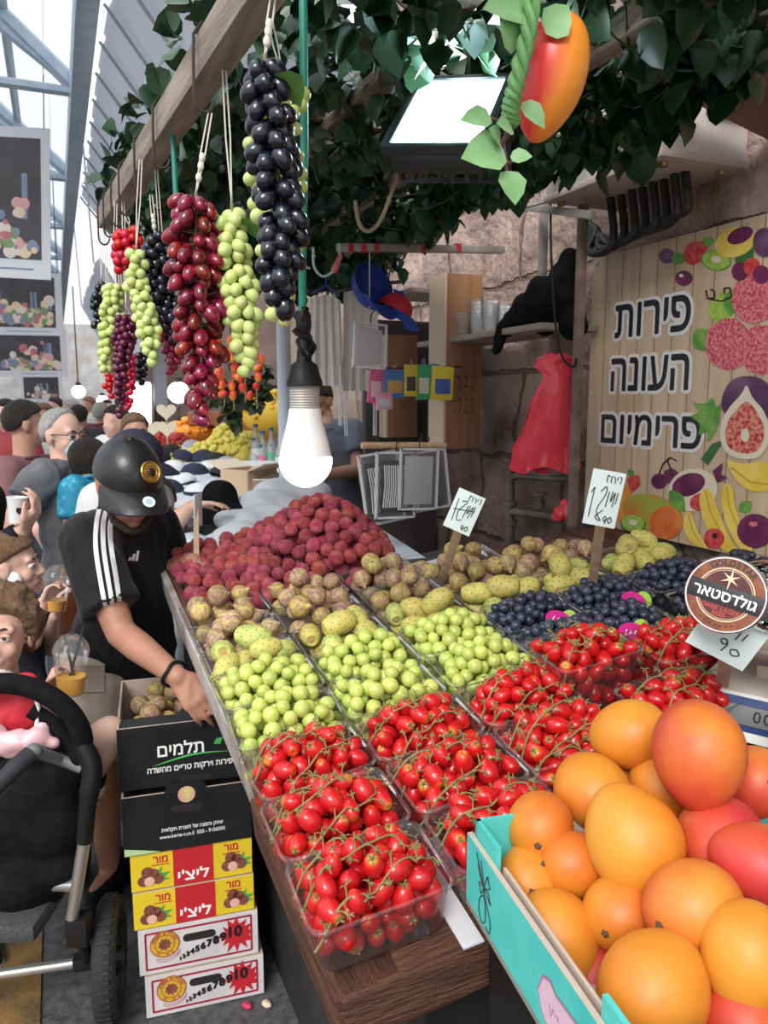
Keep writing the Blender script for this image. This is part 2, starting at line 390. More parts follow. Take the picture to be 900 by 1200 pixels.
# --- roof over the street: translucent slopes on light blue steel
steel = mat('blue_grey_steel', (.36, .46, .55), .45, metal=.2, col2=(.46, .55, .62), scale=12)
sheet_m = translucent('translucent_sheet', (.90, .94, .98), .65, .5)
GX, GZ, RX, RZ = .25, 3.4, -2.9, 6.2           # gutter and ridge
mb = MB()
for (xa, za, xb, zb) in ((GX, GZ, RX, RZ), (RX, RZ, -6.2, 3.4)):
    for k in range(14):
        ya = 3.2+k*2.4
        mb.box(((xa+xb)/2, ya+1.18, (za+zb)/2+.10), (math.hypot(xa-xb, za-zb), 2.3, .012), rot=Mx.Rotation(-math.atan2(zb-za, xb-xa), 3, 'Y'))
struct(mb.build('ceiling_roof_sheets', sheet_m), 'milky translucent roof sheets over the street')
mb = MB()
for k in range(18):
    y = 3.2+k*1.9
    for (xa, za, xb, zb) in ((GX, GZ, RX, RZ), (RX, RZ, -6.2, 3.4)):
        A_, B_ = V((xa, y, za)), V((xb, y, zb)); mb.tube([A_, B_], .05, 6)
        C_, D_ = A_-V((0, 0, .0)), B_-V((0, 0, .55)); mb.tube([C_, D_], .03, 6)
        for q in range(8):
            mb.tube([A_.lerp(B_, q/8), C_.lerp(D_, (q+.5)/8)], .018, 5); mb.tube([C_.lerp(D_, (q+.5)/8), A_.lerp(B_, (q+1)/8)], .018, 5)
    mb.tube([(GX, y, GZ), (-6.2, y, GZ)], .03, 6)
for q in range(9):
    p = V((GX, 0, GZ)).lerp(V((RX, 0, RZ)), q/8); mb.tube([p+V((0, 3.0, .04)), p+V((0, 36, .04))], .03, 6)
    p = V((RX, 0, RZ)).lerp(V((-6.2, 0, 3.4)), q/8); mb.tube([p+V((0, 3.0, .04)), p+V((0, 36, .04))], .03, 6)
for k in range(17):
    y = 3.2+k*1.9                                  # diagonal wind bracing in the plane of the slope
    for q in (0, 2, 4, 6):
        a, b = V((GX, y, GZ)).lerp(V((RX, y, RZ)), q/8), V((GX, y+1.9, GZ)).lerp(V((RX, y+1.9, RZ)), (q+2)/8); mb.tube([a, b], .014, 5)
mb.box((GX-.02, 19.5, GZ), (.10, 33, .14), bev=.01)
mb.box((-.95, 19.5, 5.0), (.26, 33, .34), bev=.01)
struct(mb.build('ceiling_trusses', steel), 'light blue steel roof trusses over the street')
# ribbed white awning falling from the gutter to the stall canopy
def ribbed(xa, za, xb, zb, y0, y1, n):
    mb = MB(); A_, B_ = V((xa, 0, za)), V((xb, 0, zb)); N = V((za-zb, 0, -(xa-xb))).normalized(); vs = []; fs = []; m = n*8
    for i in range(m+1):
        t = i/m; y = y0+(y1-y0)*t; ph = (i % 8)/8
        h = .018 if ph in (0, .125) else 0
        for j in range(9): vs.append(A_.lerp(B_, j/8)+V((0, y, 0))+N*(h+.03*math.sin(y*2.3+j)*.3))
    for i in range(m):
        for j in range(8): a = i*9+j; fs.append((a, a+1, a+10, a+9))
    mb.add(vs, fs); k = len(vs); mb.add([v+N*.012 for v in vs], [tuple(reversed(f)) for f in fs]); return mb
awn = ribbed(.305, 3.32, .98, 2.46, 2.2, 7.2, 13).build('white_awning', translucent('awning_sheet', (.74, .77, .82), .45), smooth=30)
mb = MB()
for k in range(14):
    y = 2.25+k*.38; rb0 = MB(); rb0.tube([(.292, y, 3.312), (.967, y+.05, 2.452)], .008, 6); wpart(rb0, 'rib', mat('awning_rib', (.34, .35, .38), .6), awn)
tag(awn, 'ribbed white sheet awning sloping from the steel gutter down to the leafy canopy', 'awning')
aw2 = ribbed(.30, 2.55, .62, 1.95, 5.6, 8.6, 5).build('hanging_sheet', MATS['awning_sheet'], smooth=30)
for y in (5.8, 8.4): q = MB(); q.tube([(.30, y, 2.55), (.27, y, 3.36)], .006, 5); wpart(q, 'wire', steel, aw2)
tag(aw2, 'lower pale sheet hanging behind the strings of grapes below the awning', 'awning')
# ================================================================ STALL CANOPY: beam, slats, leaves, hooks
wood_grey = mat('weathered_timber', (.36, .30, .255), .85, .15, col2=(.20, .165, .135), scale=6, bump=.35, bscale=60, stretch=(6, .6, 6))
wood_raw = mat('raw_pine', (.62, .44, .27), .7, .25, col2=(.50, .33, .19), scale=6, bump=.15, bscale=60, stretch=(8, 8, .8))
dark_iron = mat('dark_iron', (.06, .045, .04), .5, .4, metal=.4)
black_pl = mat('black_plastic', (.010, .010, .011), .45, .3)
white_string = mat('white_string', (.72, .68, .60), .9)
B0, B1 = V((.345, .50, 2.17)), V((.185, 2.72, 2.17))
def beam_at(px):
    lo, hi = -.6, 1.0
    for _ in range(40):
        m = (lo+hi)/2; p = B0.lerp(B1, m); f = p.x*_sy+p.y*_cy; r = p.x*_cy-p.y*_sy
        zz = p.z-CAMH; d = f*_cp-zz*_sp; q = 450+FPX*r/d
        if q > px: lo = m
        else: hi = m
    return B0.lerp(B1, lo)
d = (B1-B0); rb = basis(d)
mb = MB(); mb.box((B0+B1)/2+V((0, 0, .03)), (.05, .065, d.length), rot=rb, bev=.004)
o = mb.build('timber_beam', wood_grey); tag(o, 'weathered grey timber beam along the street edge with hooks and hanging grapes', 'beam')
spots = [((460, 92), 2.29), ((742, 38), 2.29), ((470, 217), 2.27)]
for k, ((px, py), z) in enumerate(spots):
    p = atz(px, py, z); mb = MB(); mb.box((p.x, 1.95, z+.02), (.045, 2.9, .03), bev=.004)
    o = mb.build('canopy_batten', wood_grey)
    tag(o, ['thin timber slat above the floodlight under the leafy canopy', 'timber slat under the leaves beside the hanging mango', 'lower timber slat under the leaves above the looped rope'][k], 'slat', 'slats of the leafy canopy')
    o.data.materials[0] = wood_grey
for k, y in enumerate((.9, 2.0, 3.1)):
    bx0 = .345-.072*(y-.5)+.06; mb = MB(); mb.box(((bx0+1.42)/2, y, 2.345), (1.42-bx0, .04, .03), bev=.003)
    tag(mb.build('canopy_crossbar', wood_grey), ['cross bar of the canopy nearest the viewer above the mango pile', 'middle cross bar of the canopy above the floodlight', 'rear cross bar of the canopy above the blue cap'][k], 'bar', 'cross bars of the leafy canopy')
# --- plastic leaves
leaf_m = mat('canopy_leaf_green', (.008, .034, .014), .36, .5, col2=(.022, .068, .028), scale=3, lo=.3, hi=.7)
def leaf_shape(n=4, w=.5, tip=.0):
    """half outline of an ivy leaf, base at y=0, tip at y=1"""
    return [(0, 0), (.32*w*2, .10), (.5*w*2, .38), (.33*w*2, .72), (0, 1)]
def add_leaf(mb, p, rot, s, w=.5, fold=.22, curl=.25, mi=0):
    h = leaf_shape(w=w); vs = []
    for x, y in h: vs.append((0, y, -curl*y*y))
    for x, y in h[1:-1]: vs.append((x, y, fold*x-curl*y*y)); 
    for x, y in h[1:-1]: vs.append((-x, y, fold*x-curl*y*y))
    fs = [(0, 5, 1), (1, 5, 6, 2), (2, 6, 7, 3), (3, 7, 4), (0, 1, 8), (1, 2, 9, 8), (2, 3, 10, 9), (3, 4, 10)]
    mb.add(vs, fs, mi, T(p, rot, s))
def rrot(tilt=1.0):
    q = Mx.Rotation(rng.uniform(0, 2*PI), 3, 'Z') @ Mx.Rotation(rng.normal(0, .5)*tilt-.3, 3, 'X') @ Mx.Rotation(rng.normal(0, .5)*tilt, 3, 'Y')
    return q
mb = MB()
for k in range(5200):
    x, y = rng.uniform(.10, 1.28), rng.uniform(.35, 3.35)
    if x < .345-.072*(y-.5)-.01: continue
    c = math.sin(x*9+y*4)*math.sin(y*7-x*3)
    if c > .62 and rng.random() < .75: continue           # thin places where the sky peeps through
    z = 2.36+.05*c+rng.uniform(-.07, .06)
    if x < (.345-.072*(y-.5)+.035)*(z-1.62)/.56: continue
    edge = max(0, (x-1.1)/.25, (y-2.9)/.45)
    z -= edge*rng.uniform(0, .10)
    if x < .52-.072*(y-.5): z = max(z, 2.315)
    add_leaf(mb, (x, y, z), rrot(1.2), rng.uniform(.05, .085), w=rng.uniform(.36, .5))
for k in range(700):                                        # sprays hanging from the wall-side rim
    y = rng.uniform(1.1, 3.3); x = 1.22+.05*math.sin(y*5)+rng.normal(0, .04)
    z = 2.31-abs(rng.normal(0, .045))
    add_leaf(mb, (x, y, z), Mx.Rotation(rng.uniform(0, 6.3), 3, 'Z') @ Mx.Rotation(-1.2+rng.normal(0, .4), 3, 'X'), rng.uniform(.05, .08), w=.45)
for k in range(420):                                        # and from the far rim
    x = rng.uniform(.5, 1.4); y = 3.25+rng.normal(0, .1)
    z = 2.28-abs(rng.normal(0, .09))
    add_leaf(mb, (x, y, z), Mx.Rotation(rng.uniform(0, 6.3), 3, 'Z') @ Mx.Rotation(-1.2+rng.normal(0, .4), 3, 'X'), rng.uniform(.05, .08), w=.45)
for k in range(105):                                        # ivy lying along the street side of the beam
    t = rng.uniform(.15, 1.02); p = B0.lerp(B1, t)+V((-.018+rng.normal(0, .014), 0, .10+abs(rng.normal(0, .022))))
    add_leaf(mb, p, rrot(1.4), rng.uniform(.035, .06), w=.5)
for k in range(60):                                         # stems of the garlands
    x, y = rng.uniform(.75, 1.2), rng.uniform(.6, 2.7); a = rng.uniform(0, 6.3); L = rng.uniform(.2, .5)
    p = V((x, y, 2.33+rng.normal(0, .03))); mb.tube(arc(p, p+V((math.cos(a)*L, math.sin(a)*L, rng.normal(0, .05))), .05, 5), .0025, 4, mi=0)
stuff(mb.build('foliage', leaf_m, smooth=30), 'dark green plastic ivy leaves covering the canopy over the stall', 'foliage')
# loose leaf stem: bare looped rope hanging below the leaves
p = [aty(x, y, 2.1) for x, y in ((416, 235), (421, 262), (432, 271), (446, 258), (458, 228), (470, 196))]
tag(MB().tube(smoothpath(p), .006, 7).build('rope_loop', mat('tan_rope', (.42, .33, .22), .9)), 'tan rope looping down from the leaves right of the black grapes', 'rope')
# --- hooks
def hook(px, name_label, size=.032, drop=.0):
    p = beam_at(px); r = size*.5; pts = [p+V((-.034, 0, .055)), p+V((-.036, 0, .0)), p+V((-.036, 0, -.045-drop))]
    c = p+V((-.036+r, 0, -.045-drop))
    for a in range(0, 200, 20): pts.append(c+V((-r*math.cos(R(a)), 0, -r*math.sin(R(a))*1.3)))
    top = [p+V((-.034, 0, .055)), p+V((-.02, 0, .075)), p+V((.03, 0, .075))]
    o = MB().tube(list(reversed(top))+pts[1:], .0028, 6).build('metal_hook', dark_iron)
    tag(o, name_label, 'hook', 'hooks along the timber beam'); return c+V((0, 0, -r*1.3))
HK = {}
for px, lb in ((252, 'dark metal hook on the beam above the big red grape bunch'), (200, 'dark metal hook on the beam above the black round grapes'), (176, 'dark metal hook beside the two strings of the black round grapes'),
               (156, 'dark metal hook above the long pale green grapes'), (146, 'dark hook above the bright red berries'), (136, 'empty dark hook near the far end of the beam'), (129, 'last dark hook at the far tip of the beam')):
    HK[px] = hook(px, lb)
# --- bunches of artificial grapes
G = dict(black=mat('grape_black', (.006, .007, .014), .22, .6, rnd=.3, coat=.2),
         red=mat('grape_red', (.085, .004, .014), .2, .55, rnd=.3, coat=.25, col2=(.26, .008, .02), scale=1.2),
         green=mat('grape_pale_green', (.50, .62, .16), .3, .5, rnd=.14, col2=(.62, .70, .30), scale=12),
         berry=mat('berry_red', (.48, .008, .025), .3, .5, rnd=.15), purple=mat('grape_purple', (.10, .012, .04), .25, .5, rnd=.3))
stem_m = mat('grape_stem', (.22, .20, .07), .7); vine_leaf = mat('grape_leaf', (.10, .30, .05), .5, col2=(.20, .42, .10), scale=10)
GRAPE = {}
def grape_mesh(kind, el):
    key = (kind, el)
    if key not in GRAPE:
        m = MB().ell((0, 0, 0), (1, 1, el), n=18, k=12); m.ell((0, 0, el*.99), (.12, .12, .08), n=6, k=4); GRAPE[key] = m.mesh('grape'); GRAPE[key].materials.append(G[kind])
        GRAPE[key].polygons.foreach_set('use_smooth', [True]*len(GRAPE[key].polygons))
    return GRAPE[key]
def bunch(label, kind, path, gpx, el, Y, n, hookpt=None, single=False, leaf=False, seed=0, group='artificial grape bunches hanging from the beam', knot=True):
    """path: (px, py, half width px) down the bunch; gpx = grape width in px"""
    r_ = np.random.default_rng(seed+11); P = [(aty(x, y, Y), h) for x, y, h in path]
    d0 = (P[0][0]-EYE).dot(V((_sy*_cp, _cy*_cp, -_sp))); s = d0/FPX; gr = gpx*s/2
    root = thing('grape_bunch', label, 'artificial grapes', P[0][0], group)
    cl = [p for p, h in P]; mb = MB(); mb.tube([cl[0]+V((0, 0, .02))]+cl, [.003]*2+[.002]*(len(cl)-1), 6)
    L = [0]
    for a, b in zip(cl, cl[1:]): L.append(L[-1]+(b-a).length)
    placed = []; tries = 0
    while len(placed) < n and tries < 9000:
        tries += 1; t = r_.uniform(0, L[-1]); i = max(k for k in range(len(cl)) if L[k] <= t+1e-9); i = min(i, len(cl)-2)
        f = (t-L[i])/max(1e-6, L[i+1]-L[i]); c = cl[i].lerp(cl[i+1], f); hw = (P[i][1]+(P[i+1][1]-P[i][1])*f)*s-gr
        a = r_.uniform(0, 2*PI); q = math.sqrt(r_.uniform(.25, 1)) if hw > 0 else 0
        p = c+V((math.cos(a)*q*max(hw, 0), math.sin(a)*q*max(hw, 0)*.8, r_.normal(0, gr*.3)))
        if all((p-o).length > gr*1.42 for o, _ in placed): placed.append((p, c))
    if single: gm = MB()
    for p, c in placed:
        out = (p-c); out = out.normalized() if out.length > 1e-4 else V((0, 0, -1))
        ax = (-out*.8+V((r_.normal(0, .25), r_.normal(0, .25), .75))).normalized(); rot = basis(ax); k = gr*r_.uniform(.9, 1.08)
        mb.tube([c+V((0, 0, gr*.6)), p+ax*gr*el*.9], .0012, 4)
        if single: gm.ell(p, (k, k, k*el), rot, n=10, k=7)
        else:
            o = bpy.data.objects.new('grape', grape_mesh(kind, el)); COL.objects.link(o); o.parent = root; o.matrix_parent_inverse = root.matrix_world.inverted(); o.matrix_basis = T(p, rot, k)
    if single: wpart(gm, 'grape', G[kind], root, 180)['kind'] = 'stuff'
    wpart(mb, 'stem', stem_m, root)
    if leaf:
        lm = MB(); add_leaf(lm, cl[0]+V((.01, -.02, -.01)), Mx.Rotation(-1.0, 3, 'Z') @ Mx.Rotation(-.3, 3, 'X'), .055, .5); wpart(lm, 'leaf', vine_leaf, root, 30)
    if hookpt is None:
        q = beam_at(path[0][0]); t_ = (P[0][0].y-B0.y)/(B1.y-B0.y); hookpt = V((P[0][0].x*.6+(B0.x+(B1.x-B0.x)*t_)*.4, P[0][0].y, 2.17)); knot = False
    if hookpt is not None:
        top = hookpt; sm = MB(); a = cl[0]+V((0, 0, .018))
        for q in (-.003, .003): sm.tube([top+V((q, 0, 0)), top.lerp(a, .5)+V((q*1.3, 0, 0)), a], .0014, 5)
        if knot:
            for t in (.55, .66, .8): sm.ell(top.lerp(a, t), (.0055, .0055, .008), n=8, k=6)
        wpart(sm, 'string', white_string, root)
    return root
YB = lambda px: beam_at(px).y
yb = YB(322)
topk = B0.lerp(B1, (yb-B0.y)/(B1.y-B0.y)); topk = V((aty(322, 0, yb).x, yb, 2.17))
bunch('long bunch of glossy black oval grapes beside the hanging bulb', 'black', [(311, 82, 30), (314, 130, 34), (322, 185, 36), (330, 240, 34), (328, 285, 36), (327, 320, 30), (330, 345, 20), (336, 366, 10)], 23, 1.3, yb, 84, topk, leaf=True, seed=1)
bunch('pale green grapes hanging just behind the long black bunch', 'green', [(330, 100, 36), (322, 150, 46), (320, 200, 44), (325, 260, 40), (330, 320, 26), (328, 372, 20), (334, 384, 10)], 17, 1.05, yb+.09, 66, None, seed=2)
p = HK[252]; y2 = p.y
bunch('big dark red bunch of oval grapes hanging on white string', 'red', [(230, 240, 32), (230, 285, 40), (236, 330, 42), (236, 380, 38), (236, 430, 30), (234, 470, 20), (236, 500, 10)], 17, 1.5, y2, 100, V((aty(245, 90, y2).x, y2, p.z)), seed=3)
bunch('long pale green grape bunch right beside the big red bunch', 'green', [(272, 252, 18), (272, 290, 24), (279, 330, 27), (284, 370, 26), (288, 405, 20), (286, 438, 9)], 16, 1.2, y2-.02, 88, None, leaf=True, seed=4)
p = HK[176]
bunch('black round grapes hanging left of the big red bunch', 'black', [(182, 284, 18), (184, 310, 25), (187, 340, 24), (195, 370, 20), (203, 394, 10)], 13, 1.05, p.y, 80, V((aty(176, 205, p.y).x, p.y, p.z)), seed=5)
bunch('narrow pale green grapes left of the round black bunch', 'green', [(160, 300, 14), (160, 330, 17), (168, 362, 17), (176, 395, 17), (178, 422, 8)], 12, 1.1, p.y-.04, 70, None, seed=6)
bunch('small dark red grapes peeping out below the round black bunch', 'red', [(196, 385, 14), (204, 410, 14), (200, 438, 6)], 10, 1.2, p.y+.02, 26, None, single=True, seed=7)
p = HK[156]
bunch('bright red round berries at the far end of the beam', 'berry', [(152, 272, 18), (148, 292, 20), (143, 315, 12)], 12, 1.0, p.y, 34, p, seed=8, knot=False)
p = HK[146]
bunch('pale green grapes above the purple bunch at the far end', 'green', [(134, 338, 16), (130, 365, 16), (127, 400, 14), (124, 432, 9)], 10, 1.2, p.y, 72, None, single=True, seed=9)
bunch('purple grapes in a long tail below the pale green bunch', 'purple', [(148, 372, 14), (145, 400, 17), (142, 430, 12), (141, 462, 9), (140, 486, 5)], 9, 1.1, p.y-.03, 90, None, single=True, seed=10)
p = HK[129]
bunch('small black grapes farthest along the beam', 'black', [(119, 334, 9), (116, 355, 11), (113, 380, 7)], 9, 1.05, p.y+.1, 30, None, single=True, seed=12)
bunch('red berries hanging low beside the purple tail', 'berry', [(148, 415, 12), (152, 440, 10), (150, 475, 7)], 8, 1.0, p.y+.05, 36, None, single=True, seed=13)
bunch('scarlet berries left of the purple tail', 'berry', [(130, 432, 8), (128, 450, 9), (130, 462, 5)], 8, 1.0, p.y+.08, 22, None, single=True, seed=14)
bunch('blue black berries low behind the purple tail', 'black', [(165, 415, 9), (166, 430, 10), (165, 447, 6)], 9, 1.0, p.y+.12, 22, None, single=True, seed=15)
# --- green cable, bulb
bc = at(358, 533, 1.35)
root = thing('hanging_bulb', 'large lit white light bulb hanging in front of the fruit stall', 'light bulb', bc)
s = 1.35/900
mb = MB(); mb.lathe([(.0, -38*s)]+[(31*s*math.cos(R(a)), 31*s*math.sin(R(a))-7*s) for a in range(-80, 12, 8)], 32)
wpart(MB().addmesh(mb, T(bc)), 'bulb_dome', mat('lit_dome', (1, 1, 1), .4, emit=(1, .97, .93), es=12), root, 60)
mb = MB(); mb.lathe([(30.6*s, -1*s), (28*s, 12*s), (24*s, 26*s), (20.5*s, 40*s), (18.6*s, 52*s), (18*s, 54*s)], 32)
wpart(MB().addmesh(mb, T(bc)), 'bulb_body', mat('bulb_white', (.82, .80, .78), .45), root, 60)
mb = MB(); prof = []
for k in range(9): prof += [(17*s, (54+k*3)*s), (18*s, (55.5+k*3)*s)]
mb.lathe(prof+[(16*s, 81*s)], 28); wpart(MB().addmesh(mb, T(bc)), 'screw_thread', mat('thread_grey', (.55, .53, .50), .4, metal=.4), root, 60)
mb = MB(); mb.lathe([(21*s, 79*s), (21*s, 84*s), (18*s, 92*s), (15*s, 104*s), (9*s, 108*s), (6*s, 135*s), (5*s, 165*s)], 20)
wpart(MB().addmesh(mb, T(bc)), 'socket', black_pl, root, 60)
mb = MB()
for k in range(7):                                          # tangle of black tape and flex above the socket
    q = [bc+V((rng.normal(0, 5)*s, rng.normal(0, 5)*s, (105+j*9)*s)) for j in range(8)]; mb.tube(smoothpath(q, 3), 2.6*s, 6)
mb.ell(bc+V((0, 0, 150*s)), (9*s, 9*s, 17*s)); wpart(mb, 'flex', black_pl, root)
mb = MB(); mb.tube(smoothpath([bc+V((-1*s, 0, 160*s)), bc+V((0, 0, 230*s)), bc+V((4*s, 0, 350*s)), bc+V((5*s, 0, 560*s))], 5), 4.6*s, 10)
wpart(mb, 'green_hose', mat('green_hose', (.02, .23, .16), .45), root)
p = beam_at(203)
tag(MB().tube([p+V((0, 0.01, .01)), p+V((.005, 0.01, -.28)), p+V((.006, .01, -.44))], .0055, 8).build('green_hose', MATS['green_hose']), 'thin green hose hanging behind the round black grapes', 'hose')
# --- floodlight
def euler_fit(a, b, g): return Mx.Rotation(a, 3, 'Z') @ Mx.Rotation(b, 3, 'X') @ Mx.Rotation(g, 3, 'Y')
fo = V((.741, 1.42, 2.184)); fr_ = euler_fit(-.636, -.767, .139)
root = thing('floodlight', 'lit square floodlight fixed under the leafy canopy', 'floodlight', fo, rot=fr_)
mb = MB(); mb.box((0, .045, .01), (.19, .05, .25), bev=.012); 
for k in range(7): mb.box((-.08+k*.027, .07, 0), (.006, .03, .22))
mb.build('housing', mat('floodlight_black', (.02, .025, .035), .4), root)
mb = MB()
for sx_, sz_, dx_, dz_ in ((0, .128, .20, .014), (0, -.128, .20, .014), (.095, 0, .018, .26), (-.095, 0, .018, .26)): mb.box((sx_, .008, sz_), (dx_, .02, dz_), bev=.003)
mb.build('bezel', MATS['floodlight_black'], root)
mb = MB(); mb.box((0, .006, 0), (.176, .004, .242)); mb.build('lit_panel', mat('led_panel', (.8, .95, 1), .3, emit=(.55, .90, 1.0), es=9), root)
mb = MB(); mb.box((.0, .0035, .055), (.075, .004, .085), bev=.002); mb.build('led_chip', mat('led_chip', (1, 1, 1), .3, emit=(.95, 1, 1), es=60), root)
mb = MB(); mb.tube([(-.115, .03, 0), (-.115, .15, 0), (.115, .15, 0), (.115, .03, 0)], .006, 6); mb.build('bracket', MATS['floodlight_black'], root)
# --- hanging artificial mango with its sprig
mc = at(645, 92, .95); s = .95/900
root = thing('hanging_mango', 'artificial red and yellow mango hanging from the canopy', 'artificial mango', mc)
def mango_fn(v):
    t = v.z; k = 1+.10*t-.18*max(0, -t)**2; return V((v.x*k+.16*(1-t*t)*0+.16*t*t*(-.3 if t < 0 else .2), v.y*k, t))
rot = Mx.Rotation(R(-YAW*57.3), 3, 'Z') @ Mx.Rotation(R(12), 3, 'Y') @ Mx.Rotation(PI, 3, 'X') @ Mx.Rotation(PI, 3, 'X')
mm = ramp_mat('mango_red_yellow', [(0, (.88, .34, .04)), (.36, (.92, .28, .03)), (.58, (.78, .05, .03)), (1, (.62, .01, .04))], axis='X', lo=.035, hi=-.045, noise=.35, nscale=14, rough=.33)
mm2 = MB().ell(mc, (41*s, 40*s, 73*s), rot, 36, 24, fn=mango_fn)
o = MB().ell((0, 0, 0), (41*s, 40*s, 73*s), None, 36, 24, fn=mango_fn).build('mango_body', mm, root, 180); o.matrix_local = rot.to_4x4()
yv = mc.y
gb = mat('braid_green', (.16, .36, .12), .6); mb = MB()
bp = smoothpath([aty(628, -30, yv-.04), aty(618, 40, yv-.05), aty(604, 100, yv-.05), aty(598, 128, yv-.04), aty(600, 145, yv-.03)], 8)
for ph in (0, 2.1, 4.2):
    mb.tube([p+V((math.cos(ph+i*.75)*.006, math.sin(ph+i*.75)*.006, 0)) for i, p in enumerate(bp)], .0052, 7)
wpart(mb, 'braided_stem', gb, root)
mb = MB(); mb.tube(smoothpath([aty(600, 140, yv-.03), aty(590, 165, yv-.03), aty(566, 182, yv-.03), aty(556, 188, yv-.03)], 4), .0032, 6); mb.tube(smoothpath([aty(590, 165, yv-.03), aty(594, 190, yv-.03), aty(606, 186, yv-.03)], 4), .002, 6); mb.tube(smoothpath([aty(592, 178, yv-.03), aty(594, 205, yv-.03)], 4), .002, 6); mb.tube(smoothpath([aty(600, 150, yv-.03), aty(580, 140, yv-.03), aty(556, 135, yv-.03)], 4), .002, 6)
wpart(mb, 'twig', mat('twig_purple', (.16, .06, .09), .6), root)
lf = mat('sprig_leaf', (.20, .42, .16), .5, col2=(.32, .54, .26), scale=25, stretch=(1, 1, 1))
for (x0, y0, x1, y1, w_) in ((594, 200, 606, 238, .36), (590, 176, 544, 182, .3), (598, 184, 624, 182, .3), (586, 165, 575, 150, .36), (600, 150, 584, 143, .32), (575, 137, 542, 138, .22), (612, 120, 640, 148, .3), (604, 60, 588, 15, .38), (640, 40, 668, 5, .4), (620, 10, 570, 5, .28)):
    a, b = aty(x0, y0, yv-.035), aty(x1, y1, yv-.05); dd = b-a; lm = MB()
    zz = V((0, -1, .25)).normalized(); xx = dd.normalized().cross(zz).normalized(); rm = Mx((xx, dd.normalized(), xx.cross(dd.normalized()))).transposed()
    add_leaf(lm, a, rm, dd.length, w=w_*1.3, fold=.25, curl=.1); wpart(lm, 'leaf', lf, root, 30)
# ================================================================ STALL TABLE
old_wood = mat('rough_brown_plank', (.150, .068, .040), .85, .15, col2=(.055, .028, .02), scale=9, bump=.9, bscale=38, detail=8, stretch=(5, .7, 5), lo=.3, hi=.72)
old_wood_x = mat('rough_brown_plank_end', (.150, .068, .040), .85, .15, col2=(.055, .028, .02), scale=9, bump=.9, bscale=38, detail=8, stretch=(.7, 5, 5), lo=.3, hi=.72)
white_board = mat('scuffed_white_board', (.46, .42, .40), .6, col2=(.24, .19, .17), scale=9, bump=.1)
dark_panel = mat('dark_cabinet', (.02, .02, .022), .7, .2, col2=(.035, .033, .033), scale=6, bump=.15)
def deckM(x, y, h=0): return frame(dk(x, y, h), DX, DY, DN)
table = thing('market_table', 'sloping wooden market table carrying the fruit punnets', 'table', (.95, 1.6, 0))
for k in range(5):
    x0 = .30+k*.283; L = 1.60 if k < 2 else 1.22; mb = MB(); mb.box((0, 0, -.02), (.28, L, .034), mx=deckM(x0+.14, .86+L/2), bev=.003); wpart(mb, 'deck_plank', old_wood, table)
mb = MB(); mb.box((0, 0, -.045), (.10, .44, .085), mx=deckM(.333, 1.055), bev=.006); wpart(mb, 'side_plank', old_wood, table)
mb = MB(); mb.box((0, 0, -.045), (1.36, .055, .085), mx=deckM(.97, .86), bev=.006); wpart(mb, 'front_plank', old_wood_x, table)
mb = MB(); mb.box((0, 0, -.03), (.020, 1.24, .075), mx=deckM(.290, 1.88), bev=.004); wpart(mb, 'white_fascia', white_board, table)
mb = MB(); mb.box((0, 0, -.005), (.02, 1.24, .03), mx=deckM(.312, 1.88), bev=.004); wpart(mb, 'inner_lip', old_wood, table)
mb = MB(); mb.add([(.50, 1.0, 0), (1.68, 1.0, 0), (1.68, 2.02, 0), (.50, 2.42, 0)]+[(x, y, dz(x, y)-.05) for x, y in ((.50, 1.0), (1.68, 1.0), (1.68, 2.02), (.50, 2.42))], [(3, 2, 1, 0), (4, 5, 6, 7), (0, 1, 5, 4), (1, 2, 6, 5), (2, 3, 7, 6), (3, 0, 4, 7)])
wpart(mb, 'base_panel', dark_panel, table)
for (x, y) in ((.36, .95), (1.62, .92), (.36, 2.40)):
    mb = MB(); mb.box((x, y, dz(x, y)/2-.05), (.05, .05, dz(x, y)-.09), bev=.004); wpart(mb, 'leg', dark_panel, table)
mb = MB(); mb.box((.492, 1.25, .62), (.02, .05, .03), bev=.004); wpart(mb, 'latch', dark_iron, table)
mb = MB()
for (x, y, w_, d_, a, lb) in ((1.0, 1.96, .34, .22, .06, 'white paper sheet lining the back of the table behind the figs'), (.488, .93, .032, .20, -.03, 'white paper strip between the front tomato punnet and the mango crate')):
    mb = MB(); mb.box((0, 0, .0025), (w_, d_, .003), mx=deckM(x, y) @ Mx.Rotation(a, 4, 'Z')); tag(mb.build('liner_paper', mat('white_paper', (.62, .62, .65), .7)), lb, 'paper')

